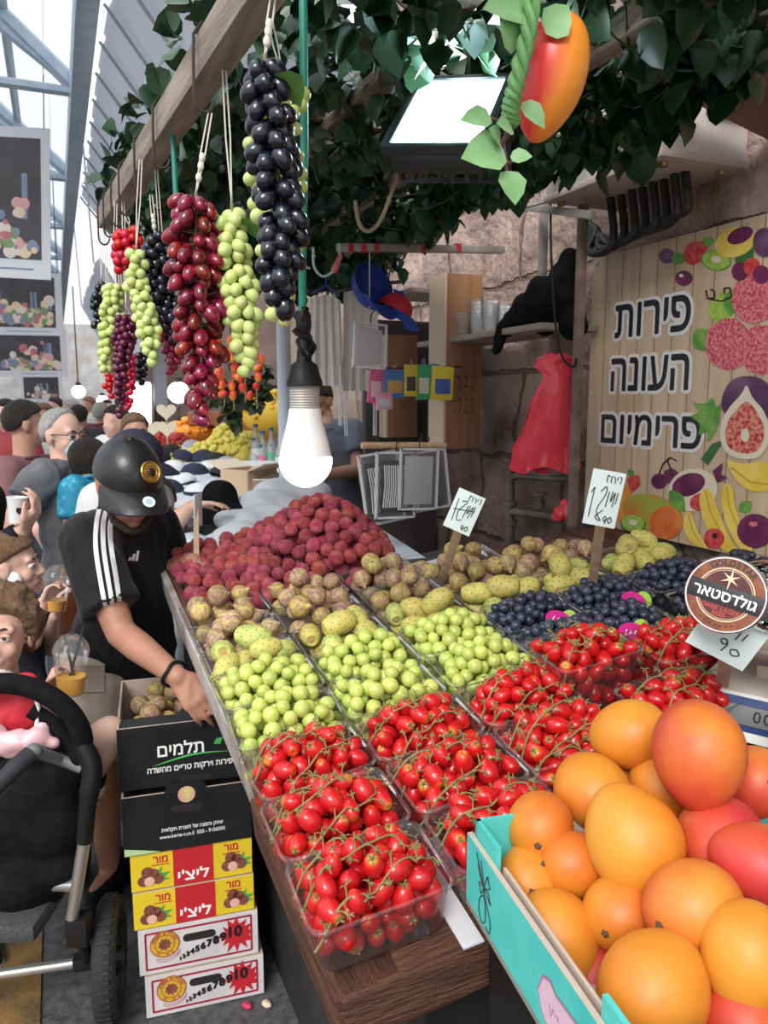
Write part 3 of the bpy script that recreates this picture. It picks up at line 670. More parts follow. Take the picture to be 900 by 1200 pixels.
# ================================================================ PUNNETS AND FRUIT
plastic = clear_plastic('clear_punnet', tint=(.985, .99, .99), haze=.04, rough=.12, gl=.65)
def rrect(w_, d_, r, n=4):
    out = []
    for cx, cy, a0 in ((1, 1, 0), (-1, 1, 90), (-1, -1, 180), (1, -1, 270)):
        for k in range(n+1): a = R(a0+90*k/n); out.append((cx*(w_/2-r)+r*math.cos(a), cy*(d_/2-r)+r*math.sin(a)))
    return out
PUN = {}
def punnet_mesh(w_, d_, h):
    key = (w_, d_, h)
    if key in PUN: return PUN[key]
    mb = MB(); rings = []
    for t, z, e in ((.86, .001, 0), (.89, .008, 0), (.985, h-.008, 0), (.99, h-.006, .001), (1.0, h-.005, .004), (1.0, h, .0045), (.99, h+.0008, .001)):
        rings.append([(x*t+(e if x > 0 else -e), y*t+(e if y > 0 else -e), z) for x, y in rrect(w_, d_, .022)])
    n = len(rings[0]); vs = [p for r_ in rings for p in r_]; fs = [tuple(range(n-1, -1, -1))]
    for i in range(len(rings)-1):
        for j in range(n): fs.append((i*n+j, i*n+(j+1) % n, (i+1)*n+(j+1) % n, (i+1)*n+j))
    mb.add(vs, fs); me = mb.mesh('punnet'); me.materials.append(plastic); me.polygons.foreach_set('use_smooth', [True]*len(me.polygons)); PUN[key] = me; return me
def pack(w_, d_, r, n, h, mound, jit=.12, r2=None, K=26):
    """drop balls into a tray one after another, each at the lowest of K trial places"""
    C = np.zeros((0, 3)); RR = np.zeros(0); out = []
    for i in range(n):
        ri = r*rng.uniform(1-jit, 1+jit); xs = rng.uniform(-w_/2+ri, w_/2-ri, K); ys = rng.uniform(-d_/2+ri, d_/2-ri, K); z = np.full(K, ri)
        if len(C):
            dx = xs[:, None]-C[:, 0]; dy = ys[:, None]-C[:, 1]; s2 = (ri+RR)**2*.86-dx*dx-dy*dy
            zz = np.where(s2 > 0, C[:, 2]+np.sqrt(np.maximum(s2, 0)), 0); z = np.maximum(z, zz.max(1))
        lim = h-ri*.3+mound*(1-np.abs(xs/(w_/2))**2.2)*(1-np.abs(ys/(d_/2))**2.2)
        cost = z+np.where(z > lim, 10, 0); k = int(np.argmin(cost))
        if cost[k] > 5: continue
        C = np.vstack([C, [xs[k], ys[k], z[k]]]); RR = np.append(RR, ri); out.append((xs[k], ys[k], z[k], ri))
    return out
# --- kinds of fruit: mesh prototypes of unit size (the object's scale gives the size)
red = ramp_mat('tomato_red', [(0, (.46, .007, .010)), (.86, (.56, .010, .012)), (.96, (.62, .06, .015)), (1, (.55, .22, .03))], lo=-1.35, hi=1.35, noise=.12, nscale=2, rough=.2, rnd=.16, spec=.55)
calyx_m = mat('calyx_green', (.13, .15, .045), .7, col2=(.22, .22, .08), scale=6)
def tomato_fn(v):
    t = v.z; k = 1-.06*t; dip = .22*math.exp(-(v.x**2+v.y**2)/.03) if t > 0 else 0
    return V((v.x*k, v.y*k, t-dip))
me = MB().ell((0, 0, 0), (1, 1, 1.36), None, 20, 16, fn=tomato_fn).mesh('tomato'); me.materials.append(red); me.polygons.foreach_set('use_smooth', [True]*len(me.polygons)); TOM = me
mb = MB()
for k in range(5):
    a = 2*PI*k/5; d_ = V((math.cos(a), math.sin(a), 0)); q = V((0, 0, 1.2))
    mb.tube([q, q+d_*.26+V((0, 0, .10)), q+d_*.46+V((0, 0, .02)), q+d_*.60+V((0, 0, .10))], [.08, .085, .055, .02], 5)
mb.tube([(0, 0, 1.1), (.03, 0, 1.4), (.14, .05, 1.75)], [.10, .085, .11], 6)
CAL = mb.mesh('calyx'); CAL.materials.append(calyx_m); CAL.polygons.foreach_set('use_smooth', [True]*len(CAL.polygons))
ggreen = mat('green_grape_skin', (.40, .49, .085), .26, .5, col2=(.54, .60, .17), scale=2.2, rnd=.13, sss=.25)
gblack = mat('black_grape_skin', (.020, .022, .045), .35, .45, col2=(.075, .085, .13), scale=2.0, rnd=.4, lo=.42, hi=.75)
def simple(kind, m, el=1.08, n=16, k=12, fn=None):
    b = MB().ell((0, 0, 0), (1, 1, el), None, n, k, fn=fn); return b
def smooth_me(mb, name, mats):
    me = mb.mesh(name)
    for m in mats: me.materials.append(m)
    me.polygons.foreach_set('use_smooth', [True]*len(me.polygons)); return me
gb_ = simple('g', ggreen); gb_.ell((0, 0, 1.07), (.10, .10, .07), n=6, k=4, mi=1)
GG = smooth_me(gb_, 'green_grape', [ggreen, mat('grape_scar', (.30, .22, .08), .8)])
bb_ = simple('b', gblack, 1.05); bb_.ell((0, 0, 1.04), (.12, .12, .07), n=6, k=4, mi=1)
BG = smooth_me(bb_, 'black_grape', [gblack, MATS['grape_scar']])
def streak_mat(name, c1, c2, c3, rnd):
    m = mat(name, c1, .5, .35, col2=c2, scale=1.3, stretch=(3.2, 3.2, .55), lo=.36, hi=.62, rnd=rnd, detail=5); return m
fig_p = streak_mat('fig_purple', (.26, .10, .13), (.46, .36, .15), None, .2)
fig_g = streak_mat('fig_green', (.52, .48, .11), (.34, .17, .12), None, .2)
def fig_shape(m):
    prof = [(0, -.86), (.16, -.88), (.42, -.83), (.74, -.62), (.95, -.28), (1.0, .05), (.90, .38), (.66, .68), (.40, .90), (.24, 1.06), (.17, 1.2), (.15, 1.30), (.0, 1.31)]
    b = MB(); b.lathe([(r_, z) for r_, z in prof], 20, caps=False); b.ell((0, 0, -.86), (.16, .16, .06), n=8, k=4, mi=1); return b
FIGP = smooth_me(fig_shape(0), 'fig', [fig_p, mat('fig_eye', (.30, .10, .05), .8)]); FIGG = smooth_me(fig_shape(0), 'fig', [fig_g, MATS['fig_eye']])
pr_g = mat('prickly_green', (.30, .40, .10), .5, .35, col2=(.54, .52, .16), scale=1.4, rnd=.15)
pr_y = mat('prickly_yellow', (.62, .50, .13), .5, .35, col2=(.44, .42, .12), scale=1.4, rnd=.15)
spot = mat('prickly_spot', (.16, .12, .05), .9)
def prickly(m):
    prof = [(.0, -1.45), (.25, -1.44), (.52, -1.30), (.80, -.90), (.97, -.35), (1.0, .15), (.92, .70), (.74, 1.15), (.60, 1.36), (.52, 1.42), (.40, 1.34), (.15, 1.24), (0, 1.22)]
    b = MB(); b.lathe(prof, 22, caps=False); bl = list(b.v); r_ = np.random.default_rng(5)
    zs = [p[1] for p in prof]
    for k in range(46):
        z = -1.2+2.45*(k+.5)/46; a = k*2.399; rr = np.interp(z, zs, [p[0] for p in prof]); p = V((rr*math.cos(a), rr*math.sin(a), z)); b.ell(p*1.0, (.06, .06, .06), n=6, k=4, mi=1)
    b.ell((0, 0, 1.27), (.36, .36, .06), n=12, k=4, mi=2); return b
PRG = smooth_me(prickly(0), 'prickly_pear', [pr_g, spot, mat('prickly_end', (.42, .26, .10), .8)]); PRY = smooth_me(prickly(0), 'prickly_pear', [pr_y, spot, MATS['prickly_end']])
lych_m = mat('lychee_skin', (.46, .055, .085), .6, .3, col2=(.60, .17, .16), scale=1.3, bump=1.0, bscale=11, rnd=.26, lo=.4, hi=.72)
def lych_fn(v):
    n = v.normalized(); a = math.sin(n.x*13+1)*math.sin(n.y*13+2)*math.sin(n.z*13); return v*(1+.05*a)
LY = smooth_me(MB().ell((0, 0, 0), (1, 1, 1.06), None, 24, 18, fn=lych_fn), 'lychee', [lych_m])
KIND = {  # kind: (protos, radius, effective elongation, name, category)
 'T': ([TOM], .0152, 'tomato', 'tomato'), 'G': ([GG], .0150, 'green_grape', 'grape'), 'B': ([BG], .0120, 'black_grape', 'grape'),
 'F': ([FIGP, FIGG, FIGP], .026, 'fig', 'fig'), 'P': ([PRG, PRY, PRY], .027, 'prickly_pear', 'prickly pear'), 'L': ([LY], .0215, 'lychee', 'lychee')}
COLN = ['row along the street edge', 'second row from the street', 'third row from the street', 'fourth row from the street', 'fifth row from the street', 'row against the stone wall', 'wall corner row']
ORD = ['nearest', 'second', 'third', 'fourth', 'fifth', 'sixth', 'seventh', 'eighth', 'ninth']
FRUITW = dict(T='red plum tomatoes', G='pale green grapes', B='black grapes', F='purple and green figs', P='spotted prickly pears')
ONE = dict(T='red plum tomato', G='pale green grape', B='blue black grape', F='purple green fig', P='spotted prickly pear')
ITEMS = []       # every fruit: dict(kind, pos, rad, rot, tray)
TRAYS = []
def tray(kind, x, y, w_=.203, d_=.136, h=.085, n=None, mound=.025, col=0, row=0, yaw=0, where=None, base=0.004, sticker=None, lift=0):
    M = deckM(x, y, base+lift) @ Mx.Rotation(yaw, 4, 'Z')
    wh = where or f'{ORD[row]} in the {COLN[col]}'
    root = bpy.data.objects.new('punnet', punnet_mesh(w_, d_, h)); COL.objects.link(root); root.matrix_world = M
    tag(root, f'clear plastic punnet of {FRUITW[kind]}, {wh}', 'punnet', 'clear fruit punnets on the market table')
    if lift:
        mb = MB(); mb.box((0, 0, -.5*lift-.001), (w_*.95, d_*.95, lift-.004), bev=.004); o = mb.build('riser_box', mat('riser_card', (.30, .22, .15), .8), mx=M)
        tag(o, f'low cardboard box raising the punnet of {FRUITW[kind]}, {wh}', 'box')
    r = KIND[kind][1]; n = n or int(w_*d_*(h+mound*.6)*.62/(4.19*r**3)*1.6)
    P = pack(w_*.94, d_*.94, r*(1.06 if kind == 'T' else 1.08 if kind in 'FP' else 1), n, h, mound)
    lab = f'{ONE[kind]} in the punnet {wh}'
    for (px_, py_, pz_, ri) in P:
        if kind in 'TP':
            d0 = V((rng.normal(), rng.normal(), rng.normal()*.45))
            if kind == 'T' and rng.random() < .5: d0 = V((rng.normal()*.6, rng.normal()*.6, 1))
        elif kind == 'F': d0 = V((rng.normal()*.8, rng.normal()*.8, .5 if rng.random() < .7 else -.8))
        else: d0 = V(rng.normal(size=3))
        ITEMS.append(dict(kind=kind, pos=M @ V((px_, py_, pz_)), rad=ri/(1.06 if kind == 'T' else 1.08 if kind in 'FP' else 1), rot=M.to_3x3() @ basis(d0), label=lab, group=f'{FRUITW[kind]} in the punnet {wh}'))
    TRAYS.append(dict(root=root, M=M, P=P, kind=kind, w=w_, d=d_, h=h, wh=wh))
    if sticker:
        for sx_, tw in sticker:
            mb = MB(); e = [(.036*math.cos(a), .022*math.sin(a)) for a in np.linspace(0, 2*PI, 20, endpoint=False)]
            tm = M @ T((sx_, -d_/2-.004, h-.012+.012)) @ Mx.Rotation(R(62), 4, 'X') @ Mx.Rotation(tw, 4, 'Z')
            mb.prism(e, .0012, tm, 0); mb.prism([(x_*.62+.026, y_*1.0+.010) for x_, y_ in e], .0012, tm @ T((0, 0, -.0014)), 1)
            for q in range(3): mb.tube([(-.018+q*.012, -.004, .0016), (-.014+q*.012, .006, .0016)], .0012, 4, mi=2, mx=tm)
            o = mb.build('label_tag', [mat('tag_pink', (.62, .02, .25), .4), mat('tag_green', (.38, .62, .08), .4), mat('tag_white', (.9, .85, .9), .4)], root); o.matrix_parent_inverse = M.inverted()
PX, PY = .212, .14
def cell(k, j): return .285+PX*k+.0925, .865+PY*j+.066
lay = {0: 'TTTGGPFF', 1: 'TTTGGPFF', 2: '.TTGGPFF', 3: '...BBPF', 4: '....BPF', 5: '...BBP'}
for k, rowk in lay.items():
    for j, c in enumerate(rowk):
        if c == '.': continue
        x, y = cell(k, j)
        st = None
        if c == 'B' and (k, j) in ((3, 4), (4, 4), (5, 3)): st = [(.03, -.5)]
        if c == 'B' and (k, j) in ((3, 3),): st = [(.05, -.4)]
        tray(c, x+rng.normal(0, .003), y+rng.normal(0, .002), col=k, row=j if k < 2 else j-(1 if k == 2 else 3 if k in (3, 5) else 4), yaw=rng.normal(0, .025), sticker=st,
             mound=dict(T=.045, G=.045, B=.04, F=.06, P=.055)[c], h=.085 if c in 'TGB' else .07)
x, y = cell(4, 3); tray('B', x-.05, y+.02, where='beside the foot of the taller price sign', sticker=[(-.03, -.3)])
tray('B', 1.64, 1.46, w_=.16, where='in the corner against the stone wall')
tray('T', .965, 1.235, w_=.19, d_=.14, h=.135, mound=.03, where='tall one standing before the black grapes', lift=0)
tray('T', 1.195, 1.215, w_=.19, d_=.14, h=.10, mound=.03, where='behind the short tomato tray near the scale')
tray('T', 1.40, 1.20, w_=.17, d_=.13, h=.10, mound=.02, where='behind the round beer badge')
tray('T', 1.05, 1.055, w_=.20, d_=.14, h=.10, mound=.03, where='short one just above the mango pile')
tray('T', .80, 1.045, where='hidden end of the third row behind the mangoes')
# figs at the back by the smaller price sign, in a shallow tray
tray('F', 1.02, 1.90, w_=.26, d_=.15, h=.07, mound=.03, where='behind the smaller price sign')
tray('F', 1.32, 1.80, w_=.19, d_=.14, h=.07, mound=.03, where='at the back below the red bag')
tray('F', 1.13, 1.75, w_=.19, d_=.13, h=.07, mound=.05, where='between the two price signs at the back')
tray('P', 1.47, 1.66, w_=.20, d_=.14, h=.08, mound=.05, where='at the back against the wall')
# --- the lychee heap: a loose mound straight on the table
def lyh(x, y):
    e = min(1, max(0, (x-.29)/.06)); f = min(1, max(0, (y-1.90)/.10))
    return (.012+.03*e*f+.145*math.exp(-((x-.74)/.155)**2-((y-2.22)/.20)**2)*1.0)*min(1, max(0, (.99-x)/.12))
r = .0215; pts = []
for q in range(26000):
    x, y = rng.uniform(.315, .96), rng.uniform(1.92, 2.44)
    if y < 1.985+.03*math.sin(x*9): continue
    if x > .84 and y < 2.0: continue
    if x > .30+.56+.1*(y-1.9)/.5: continue
    p = dk(x, y, lyh(x, y)+r*.9)
    if all((p-o).length > r*1.72 for o in pts): pts.append(p)
LYU = []
for p in pts: ITEMS.append(dict(kind='L', pos=p, rad=r*rng.uniform(.9, 1.08), rot=basis(rng.normal(size=3)), label='red pink lychee in the big heap at the back of the table', group='lychees in the big heap'))
for q in range(2500):
    x, y = rng.uniform(.32, .95), rng.uniform(1.96, 2.43); h_ = lyh(x, y)-r*.75
    if h_ < r: continue
    p = dk(x, y, h_*rng.uniform(.6, 1))
    if all((p-o).length > r*1.6 for o in LYU): LYU.append(p)
for p in LYU: ITEMS.append(dict(kind='L', pos=p, rad=r, rot=basis(rng.normal(size=3)), label='', group='', under=True))
# --- which fruit show: a small z-buffer over discs
def visibility(items):
    zb = np.full((1200, 900), 1e9); ib = np.full((1200, 900), -1, int)
    for i, it in enumerate(items):
        p = it['pos']; z = p.z-CAMH; f = p.x*_sy+p.y*_cy; rr = p.x*_cy-p.y*_sy; d = f*_cp-z*_sp; u = f*_sp+z*_cp
        cx, cy, rp = 450+FPX*rr/d, 600-FPX*u/d, FPX*it['rad']/d
        x0, x1, y0, y1 = int(max(0, cx-rp)), int(min(899, cx+rp+1)), int(max(0, cy-rp)), int(min(1199, cy+rp+1))
        if x0 > x1 or y0 > y1: it['vis'] = 0; continue
        X, Y = np.meshgrid(np.arange(x0, x1+1), np.arange(y0, y1+1)); q = 1-((X-cx)**2+(Y-cy)**2)/rp**2
        zz = d-it['rad']*np.sqrt(np.maximum(q, 0)); ok = (q > 0) & (zz < zb[y0:y1+1, x0:x1+1])
        zb[y0:y1+1, x0:x1+1][ok] = zz[ok]; ib[y0:y1+1, x0:x1+1][ok] = i
    c = np.bincount(ib[ib >= 0], minlength=len(items))
    for i, it in enumerate(items): it['vis'] = int(c[i])
# ================================================================ MANGO CRATE
P0 = at(548, 957, 1.02); q = at(713, 1196, .69); q.z = P0.z
cy_ = (P0-q).normalized(); cx_ = V((cy_.y, -cy_.x, 0)); cz_ = V((0, 0, 1))
CWd, CDp, CHt = .50, .40, .125
CM = frame(P0-cz_*CHt, cx_, cy_, cz_)      # x to the right along the back, y = 0 at the back and -CDp in front
teal = mat('teal_card', (.05, .47, .43), .6, col2=(.09, .54, .49), scale=14); kraft = mat('kraft_inside', (.50, .40, .33), .85, bump=.15, bscale=60); palec = mat('pale_card', (.62, .55, .54), .8)
crate = thing('mango_crate', 'turquoise cardboard crate heaped with mangoes at the stall corner', 'crate'); crate.matrix_world = CM
t = .007
mb = MB(); mb.box((CWd/2, -CDp/2, .004), (CWd, CDp, .008)); mb.build('bottom', kraft, crate)
def wall2(c, d, nm):
    """card wall: turquoise outside, bare corrugated board on the cut edge and inside"""
    mb = MB(); mb.box(c, d, mi=0); 
    o = mb.build(nm, [teal, kraft, palec], crate, 0)
    for f in o.data.polygons:
        n = f.normal
        if n.z > .9: f.material_index = 1
        ctr = V((CWd/2, -CDp/2, .06))-f.center
        if abs(n.z) < .1 and n.dot(ctr) > .1: f.material_index = 2
    return o
wall2((t/2, -CDp/2, CHt*.41), (t, CDp, CHt*.82), 'side_panel'); wall2((CWd-t/2, -CDp/2, CHt*.41), (t, CDp, CHt*.82), 'side_panel')
wall2((CWd/2, -t/2, CHt*.40), (CWd-2*t, t, CHt*.8), 'back_panel'); wall2((CWd/2, -CDp+t/2, CHt*.40), (CWd-2*t, t, CHt*.8), 'front_panel')
for (x_, y_) in ((0, 0), (1, 0), (0, 1), (1, 1)):           # folded corner posts stand a little higher
    ox = t+.001 if not x_ else CWd-t-.001; oy = -t-.001 if not y_ else -CDp+t+.001; sg, sh = (1 if not x_ else -1), (-1 if not y_ else 1)
    mb = MB(); mb.box((ox+sg*.003, oy+sh*.035, CHt*.5), (.006, .07, CHt)); mb.box((ox+sg*.04, oy+sh*.003, CHt*.5), (.08, .006, CHt)); mb.build('corner_post', teal, crate, 0)
mb = MB(); mb.box((t+.009, -CDp*.5, CHt*.42), (.004, CDp-.17, CHt*.80)); mb.build('inner_board', kraft, crate, 0)
ink = mat('ink_black', (.02, .02, .025), .6); pinkl = mat('pink_label', (.66, .45, .55), .6); pinkd = mat('pink_edge', (.45, .16, .30), .6)
def side(u, v, e=0.0): return CM @ V((-.0008-e, -u, v))
mb = MB()                                                 # line drawing of a mango branch on the left side
def sk(pts, r=.0007):
    mb.tube(smoothpath([side(u, v) for u, v in pts], 4), r, 4)
sk([(.05, .093), (.055, .08), (.06, .065), (.062, .05)])
for u, v, a in ((.045, .075, 1), (.075, .078, -1), (.048, .055, 1), (.078, .058, -1), (.04, .088, 1)): sk([(.06, .062), (u-.004, v+.006), (u, v), (u+.004, v-.006), (.06, .062)])
sk([(.06, .052), (.048, .04), (.046, .022), (.056, .012), (.066, .02), (.066, .04), (.06, .052)]); sk([(.064, .052), (.07, .045), (.082, .03), (.08, .012), (.068, .014)])
wpart(mb, 'mango_drawing', ink, crate)
poly = [(.215, .045), (.225, .067), (.24, .073), (.252, .067), (.335, .073), (.345, .055), (.342, .027), (.33, .019), (.24, .021), (.225, .027)]
mb = MB()
mb.add([side(u, v, .0006) for u, v in poly], [tuple(range(len(poly)))]); mb.add([side(.278+(u-.278)*1.05, .046+(v-.046)*1.12, .0003) for u, v in poly], [tuple(range(len(poly)))], 1)
wpart(mb, 'pink_label', [pinkl, pinkd], crate, 0)
mb = MB()
for k in range(9): sk([(.24+k*.010, .050), (.243+k*.010, .037+.008*(k % 2)), (.247+k*.010, .049), (.248+k*.010, .043)], .0009)
for k in range(4): sk([(.27+k*.009, .034), (.274+k*.009, .026), (.277+k*.009, .034)], .0009)
wpart(mb, 'handwriting', ink, crate)
mb = MB(); st = CM @ V((CWd/2, -CDp/2, 0))
c0 = CM @ V((CWd/2+.01, -CDp/2, 0))
root = thing('black_stand', 'black crate stand under the turquoise mango crate', 'stand', (c0.x, c0.y, 0)); root.matrix_world = frame(V((c0.x, c0.y, 0)), cx_, cy_, cz_); hz = c0.z
for k in range(3):
    z0, z1_ = k*hz/3, (k+1)*hz/3-.003; mb = MB()
    for sx_, sy__, dx_, dy_ in ((0, -.185, .46, .01), (0, .185, .46, .01), (-.225, 0, .01, .38), (.225, 0, .01, .38)):
        mb.box((sx_, sy__, (z0+z1_)/2), (dx_, dy_, z1_-z0), bev=.003); mb.box((sx_*1.02, sy__*1.02, z1_-.012), (dx_+.008, dy_+.008, .02), bev=.003)
    mb.box((0, 0, z0+.006), (.45, .37, .01)); mb.box((0, 0, z1_-.004), (.44, .36, .006)); mb.build('black_crate', black_pl, root)
# mangoes
def mango_mat(name, c0, c1, c2, ax, spots=True):
    m = ramp_mat(name, [(0, c0), (.45, c1), (1, c2)], axis=ax, lo=-1.2, hi=1.2, noise=.9, nscale=1.1, rough=.47, rnd=.35)
    n, l = m.node_tree.nodes, m.node_tree.links; b = n['Principled BSDF']; src = b.inputs['Base Color'].links[0].from_socket
    t = n.new('ShaderNodeTexCoord'); vo = n.new('ShaderNodeTexVoronoi'); vo.inputs['Scale'].default_value = 7; l.new(t.outputs['Object'], vo.inputs['Vector'])
    r_ = n.new('ShaderNodeValToRGB'); e = r_.color_ramp.elements; e[0].position = .03; e[0].color = (.45, .30, .22, 1); e[1].position = .075; e[1].color = (1, 1, 1, 1); l.new(vo.outputs['Distance'], r_.inputs[0])
    mx = n.new('ShaderNodeMixRGB'); mx.blend_type = 'MULTIPLY'; mx.inputs[0].default_value = .8; l.new(src, mx.inputs[1]); l.new(r_.outputs[0], mx.inputs[2])
    v2 = n.new('ShaderNodeTexVoronoi'); v2.inputs['Scale'].default_value = 42; l.new(t.outputs['Object'], v2.inputs['Vector'])
    r2 = n.new('ShaderNodeValToRGB'); e = r2.color_ramp.elements; e[0].position = .0; e[0].color = (1.0, .92, .7, 1); e[1].position = .22; e[1].color = (.95, .95, .95, 1); l.new(v2.outputs['Distance'], r2.inputs[0])
    m3 = n.new('ShaderNodeMixRGB'); m3.blend_type = 'MULTIPLY'; m3.inputs[0].default_value = .6; l.new(mx.outputs[0], m3.inputs[1]); l.new(r2.outputs[0], m3.inputs[2])
    l.new(m3.outputs[0], b.inputs['Base Color']); return m
MMAT = [mango_mat('mango_orange', (.60, .15, .018), (.66, .23, .02), (.68, .28, .03), 'X'), mango_mat('mango_yellow', (.66, .21, .02), (.70, .28, .028), (.68, .32, .05), 'X'),
        mango_mat('mango_red', (.66, .20, .025), (.58, .08, .03), (.52, .035, .035), 'X'), mango_mat('mango_blush', (.68, .25, .03), (.64, .16, .03), (.54, .05, .04), 'X')]
def mangofn(v):
    t = v.z; k = 1+.06*t-.10*t*t*(t < 0); b = .14*(t*t) if t < 0 else .05*t*t
    return V((v.x*k+b, v.y*.93*k, t))
MGM = [smooth_me(MB().ell((0, 0, 0), (1, 1, 1.14), None, 36, 26, fn=mangofn), 'mango', [m]) for m in MMAT]
mb = MB(); mb.lathe([(.0, 1.08), (.07, 1.10), (.08, 1.14), (.05, 1.18), (.03, 1.21), (.0, 1.22)], 10, caps=False)
for k in range(5): a = k*1.256; mb.ell((.07*math.cos(a), .07*math.sin(a), 1.135), (.05, .05, .02), n=6, k=4)
MST = smooth_me(mb, 'stem_scar', [mat('mango_stem', (.10, .055, .025), .85)])
ML = [  # px, py, diameter px, depth, material, stem direction in the picture (x right, y up, z to viewer), label
 (736, 861, 84, 1.13, 1, (.55, .25, .35), 'yellow mango on top of the pile nearest the tomatoes'),
 (819, 884, 112, .99, 2, (.1, .9, -.4), 'largest red blushed mango crowning the pile'),
 (692, 925, 88, 1.09, 0, (.3, -.3, .9), 'orange mango under the topmost yellow one'),
 (633, 966, 80, 1.04, 0, (-.25, -.15, .95), 'orange mango with a dark stem scar above the crate corner'),
 (778, 925, 76, 1.09, 1, (-.5, .6, -.3), 'yellow orange mango wedged behind the crowning red one'),
 (743, 982, 112, .96, 1, (.2, -.9, .3), 'big yellow orange mango in the middle of the pile'),
 (673, 1014, 80, 1.0, 0, (-.9, .2, .4), 'orange mango below the one with the dark scar'),
 (841, 983, 96, .97, 2, (.6, .3, -.5), 'red orange mango right below the crowning one'),
 (881, 916, 84, 1.07, 2, (.0, .3, .95), 'pink red mango with a dark starry stem scar'),
 (889, 1012, 98, .9, 2, (.5, -.2, .3), 'pink red mango at the edge of the frame beside the orange red one'),
 (619, 1030, 74, 1.0, 0, (.1, -.7, .6), 'orange mango with a brown bruise touching the crate wall'),
 (655, 1098, 96, .93, 0, (-.4, .6, -.4), 'orange mango resting low against the crate side'),
 (729, 1068, 88, .93, 0, (-.6, -.1, .75), 'orange mango with a dark spot above the lowest big one'),
 (816, 1062, 112, .87, 3, (-.85, -.1, .5), 'pinkish orange mango lying sideways in the second tier'),
 (876, 1121, 112, .80, 1, (.3, .5, -.4), 'yellow orange mango low beside the frame edge'),
 (767, 1159, 130, .80, 1, (-.6, -.5, .4), 'lowest big yellow orange mango at the front of the pile'),
 (696, 1142, 76, .92, 2, (.2, .4, -.8), 'pink red mango half hidden behind the lowest big one'),
 (869, 1212, 100, .78, 2, (.2, .7, .2), 'red orange mango cut off at the bottom of the crate'),
 (741, 917, 70, 1.16, 0, (0, .5, -.8), 'orange mango glimpsed between the two topmost ones'),
 (836, 1158, 84, .90, 0, (0, .5, -.8), 'orange mango deep between the two yellow ones in front')]
cr_, cu_, cf_ = V((_cy, -_sy, 0)), V((_sy*_sp, _cy*_sp, _cp)), V((-_sy*_cp, -_cy*_cp, _sp))
MANGO = []
def add_mango(p, rad, mi, ax, label, group=None):
    o = bpy.data.objects.new('mango', MGM[mi]); COL.objects.link(o); rt = basis(ax) @ Mx.Rotation(rng.uniform(0, 6.28), 3, 'Z')
    o.matrix_world = T(p, rt, rad); tag(o, label, 'mango', group or 'mangoes heaped in the turquoise crate')
    c = bpy.data.objects.new('stem_scar', MST); COL.objects.link(c); c.parent = o; MANGO.append((p, rad)); return o
for (px_, py_, dp, dd, mi, ax, lb) in ML:
    a = cr_*ax[0]+cu_*ax[1]+cf_*ax[2]; add_mango(at(px_, py_, dd), dp*dd/FPX/2*1.0, mi, a, lb)
for k in range(46):                                         # the hidden lower tiers that carry the heap
    for tr in range(40):
        p = CM @ V((rng.uniform(.06, CWd-.05), -rng.uniform(.05, CDp-.05), 0)); lay_ = rng.integers(0, 4); p.z = CM.translation.z+.055+lay_*.062
        above = [m for m in MANGO if (m[0]-p).length < .5]
        if any((m[0]-p).length < (m[1]+.046)*.93 for m in MANGO): continue
        if p.z > min([m[0].z for m in MANGO[:20] if (V((m[0].x, m[0].y))-V((p.x, p.y))).length < .06] or [CM.translation.z+.10])-.03: continue
        add_mango(p, .046, int(rng.integers(0, 4)), V(rng.normal(size=3)), 'orange mango buried in the lower tiers of the crate', 'mangoes buried low in the crate'); break
# ================================================================ lay out the fruit as objects
for p_, r_ in MANGO: ITEMS.append(dict(kind='M', pos=p_, rad=r_))
visibility(ITEMS)
LIMIT = dict(T=300, G=300, B=300, L=300, F=300, P=300)
def fruit_obj(it, me, name, cat):
    o = bpy.data.objects.new(name, me); COL.objects.link(o); o.matrix_world = T(it['pos'], it['rot'], it['rad']); tag(o, it['label'], cat, it['group']); return o
for kd, (protos, r_, name, cat) in KIND.items():
    L_ = [it for it in ITEMS if it['kind'] == kd]; L_.sort(key=lambda i: -i['vis'])
    top = [it for it in L_[:LIMIT[kd]] if it['vis'] > 3 and not it.get('under')]; ids = set(map(id, top)); rest = [it for it in L_ if id(it) not in ids]
    for it in top:
        o = fruit_obj(it, protos[int(rng.integers(len(protos)))], name, cat)
        if kd == 'T' and rng.random() < .6:
            c = bpy.data.objects.new('calyx', CAL); COL.objects.link(c); c.parent = o
    if rest:
        mb = MB()
        for it in rest:
            el = dict(T=1.36, G=1.08, B=1.05, L=1.06, F=1.0, P=1.3)[kd]; rr = it['rad']; mb.ell(it['pos'], (rr, rr, rr*el), it['rot'], 10, 7, mi=int(rng.integers(len(protos))))
        what = dict(T='the red plum tomatoes packed deeper in the punnets', G='the pale green grapes packed deeper in the punnets', B='the black grapes packed deeper in the punnets', L='the lychees inside the big heap', F='the figs packed deeper in the punnets', P='the prickly pears packed deeper in the punnets')[kd]
        fm = []
        for me in protos:
            base = me.materials[0]; nm = base.name+'_mass'
            if nm not in MATS:
                m = base.copy(); m.name = nm; MATS[nm] = m
                if kd == 'T':
                    for nd in m.node_tree.nodes:
                        if nd.type == 'VALTORGB':
                            for e in nd.color_ramp.elements: e.color = (.54, .013, .010, 1)
                for nd in m.node_tree.nodes:
                    if nd.type == 'MAPPING': nd.inputs['Scale'].default_value = (40, 40, 40)
                    if nd.type == 'TEX_NOISE': nd.inputs['Scale'].default_value *= 30
            fm.append(MATS[nm])
        stuff(mb.build(name+'_mass', fm, smooth=180), what, cat)
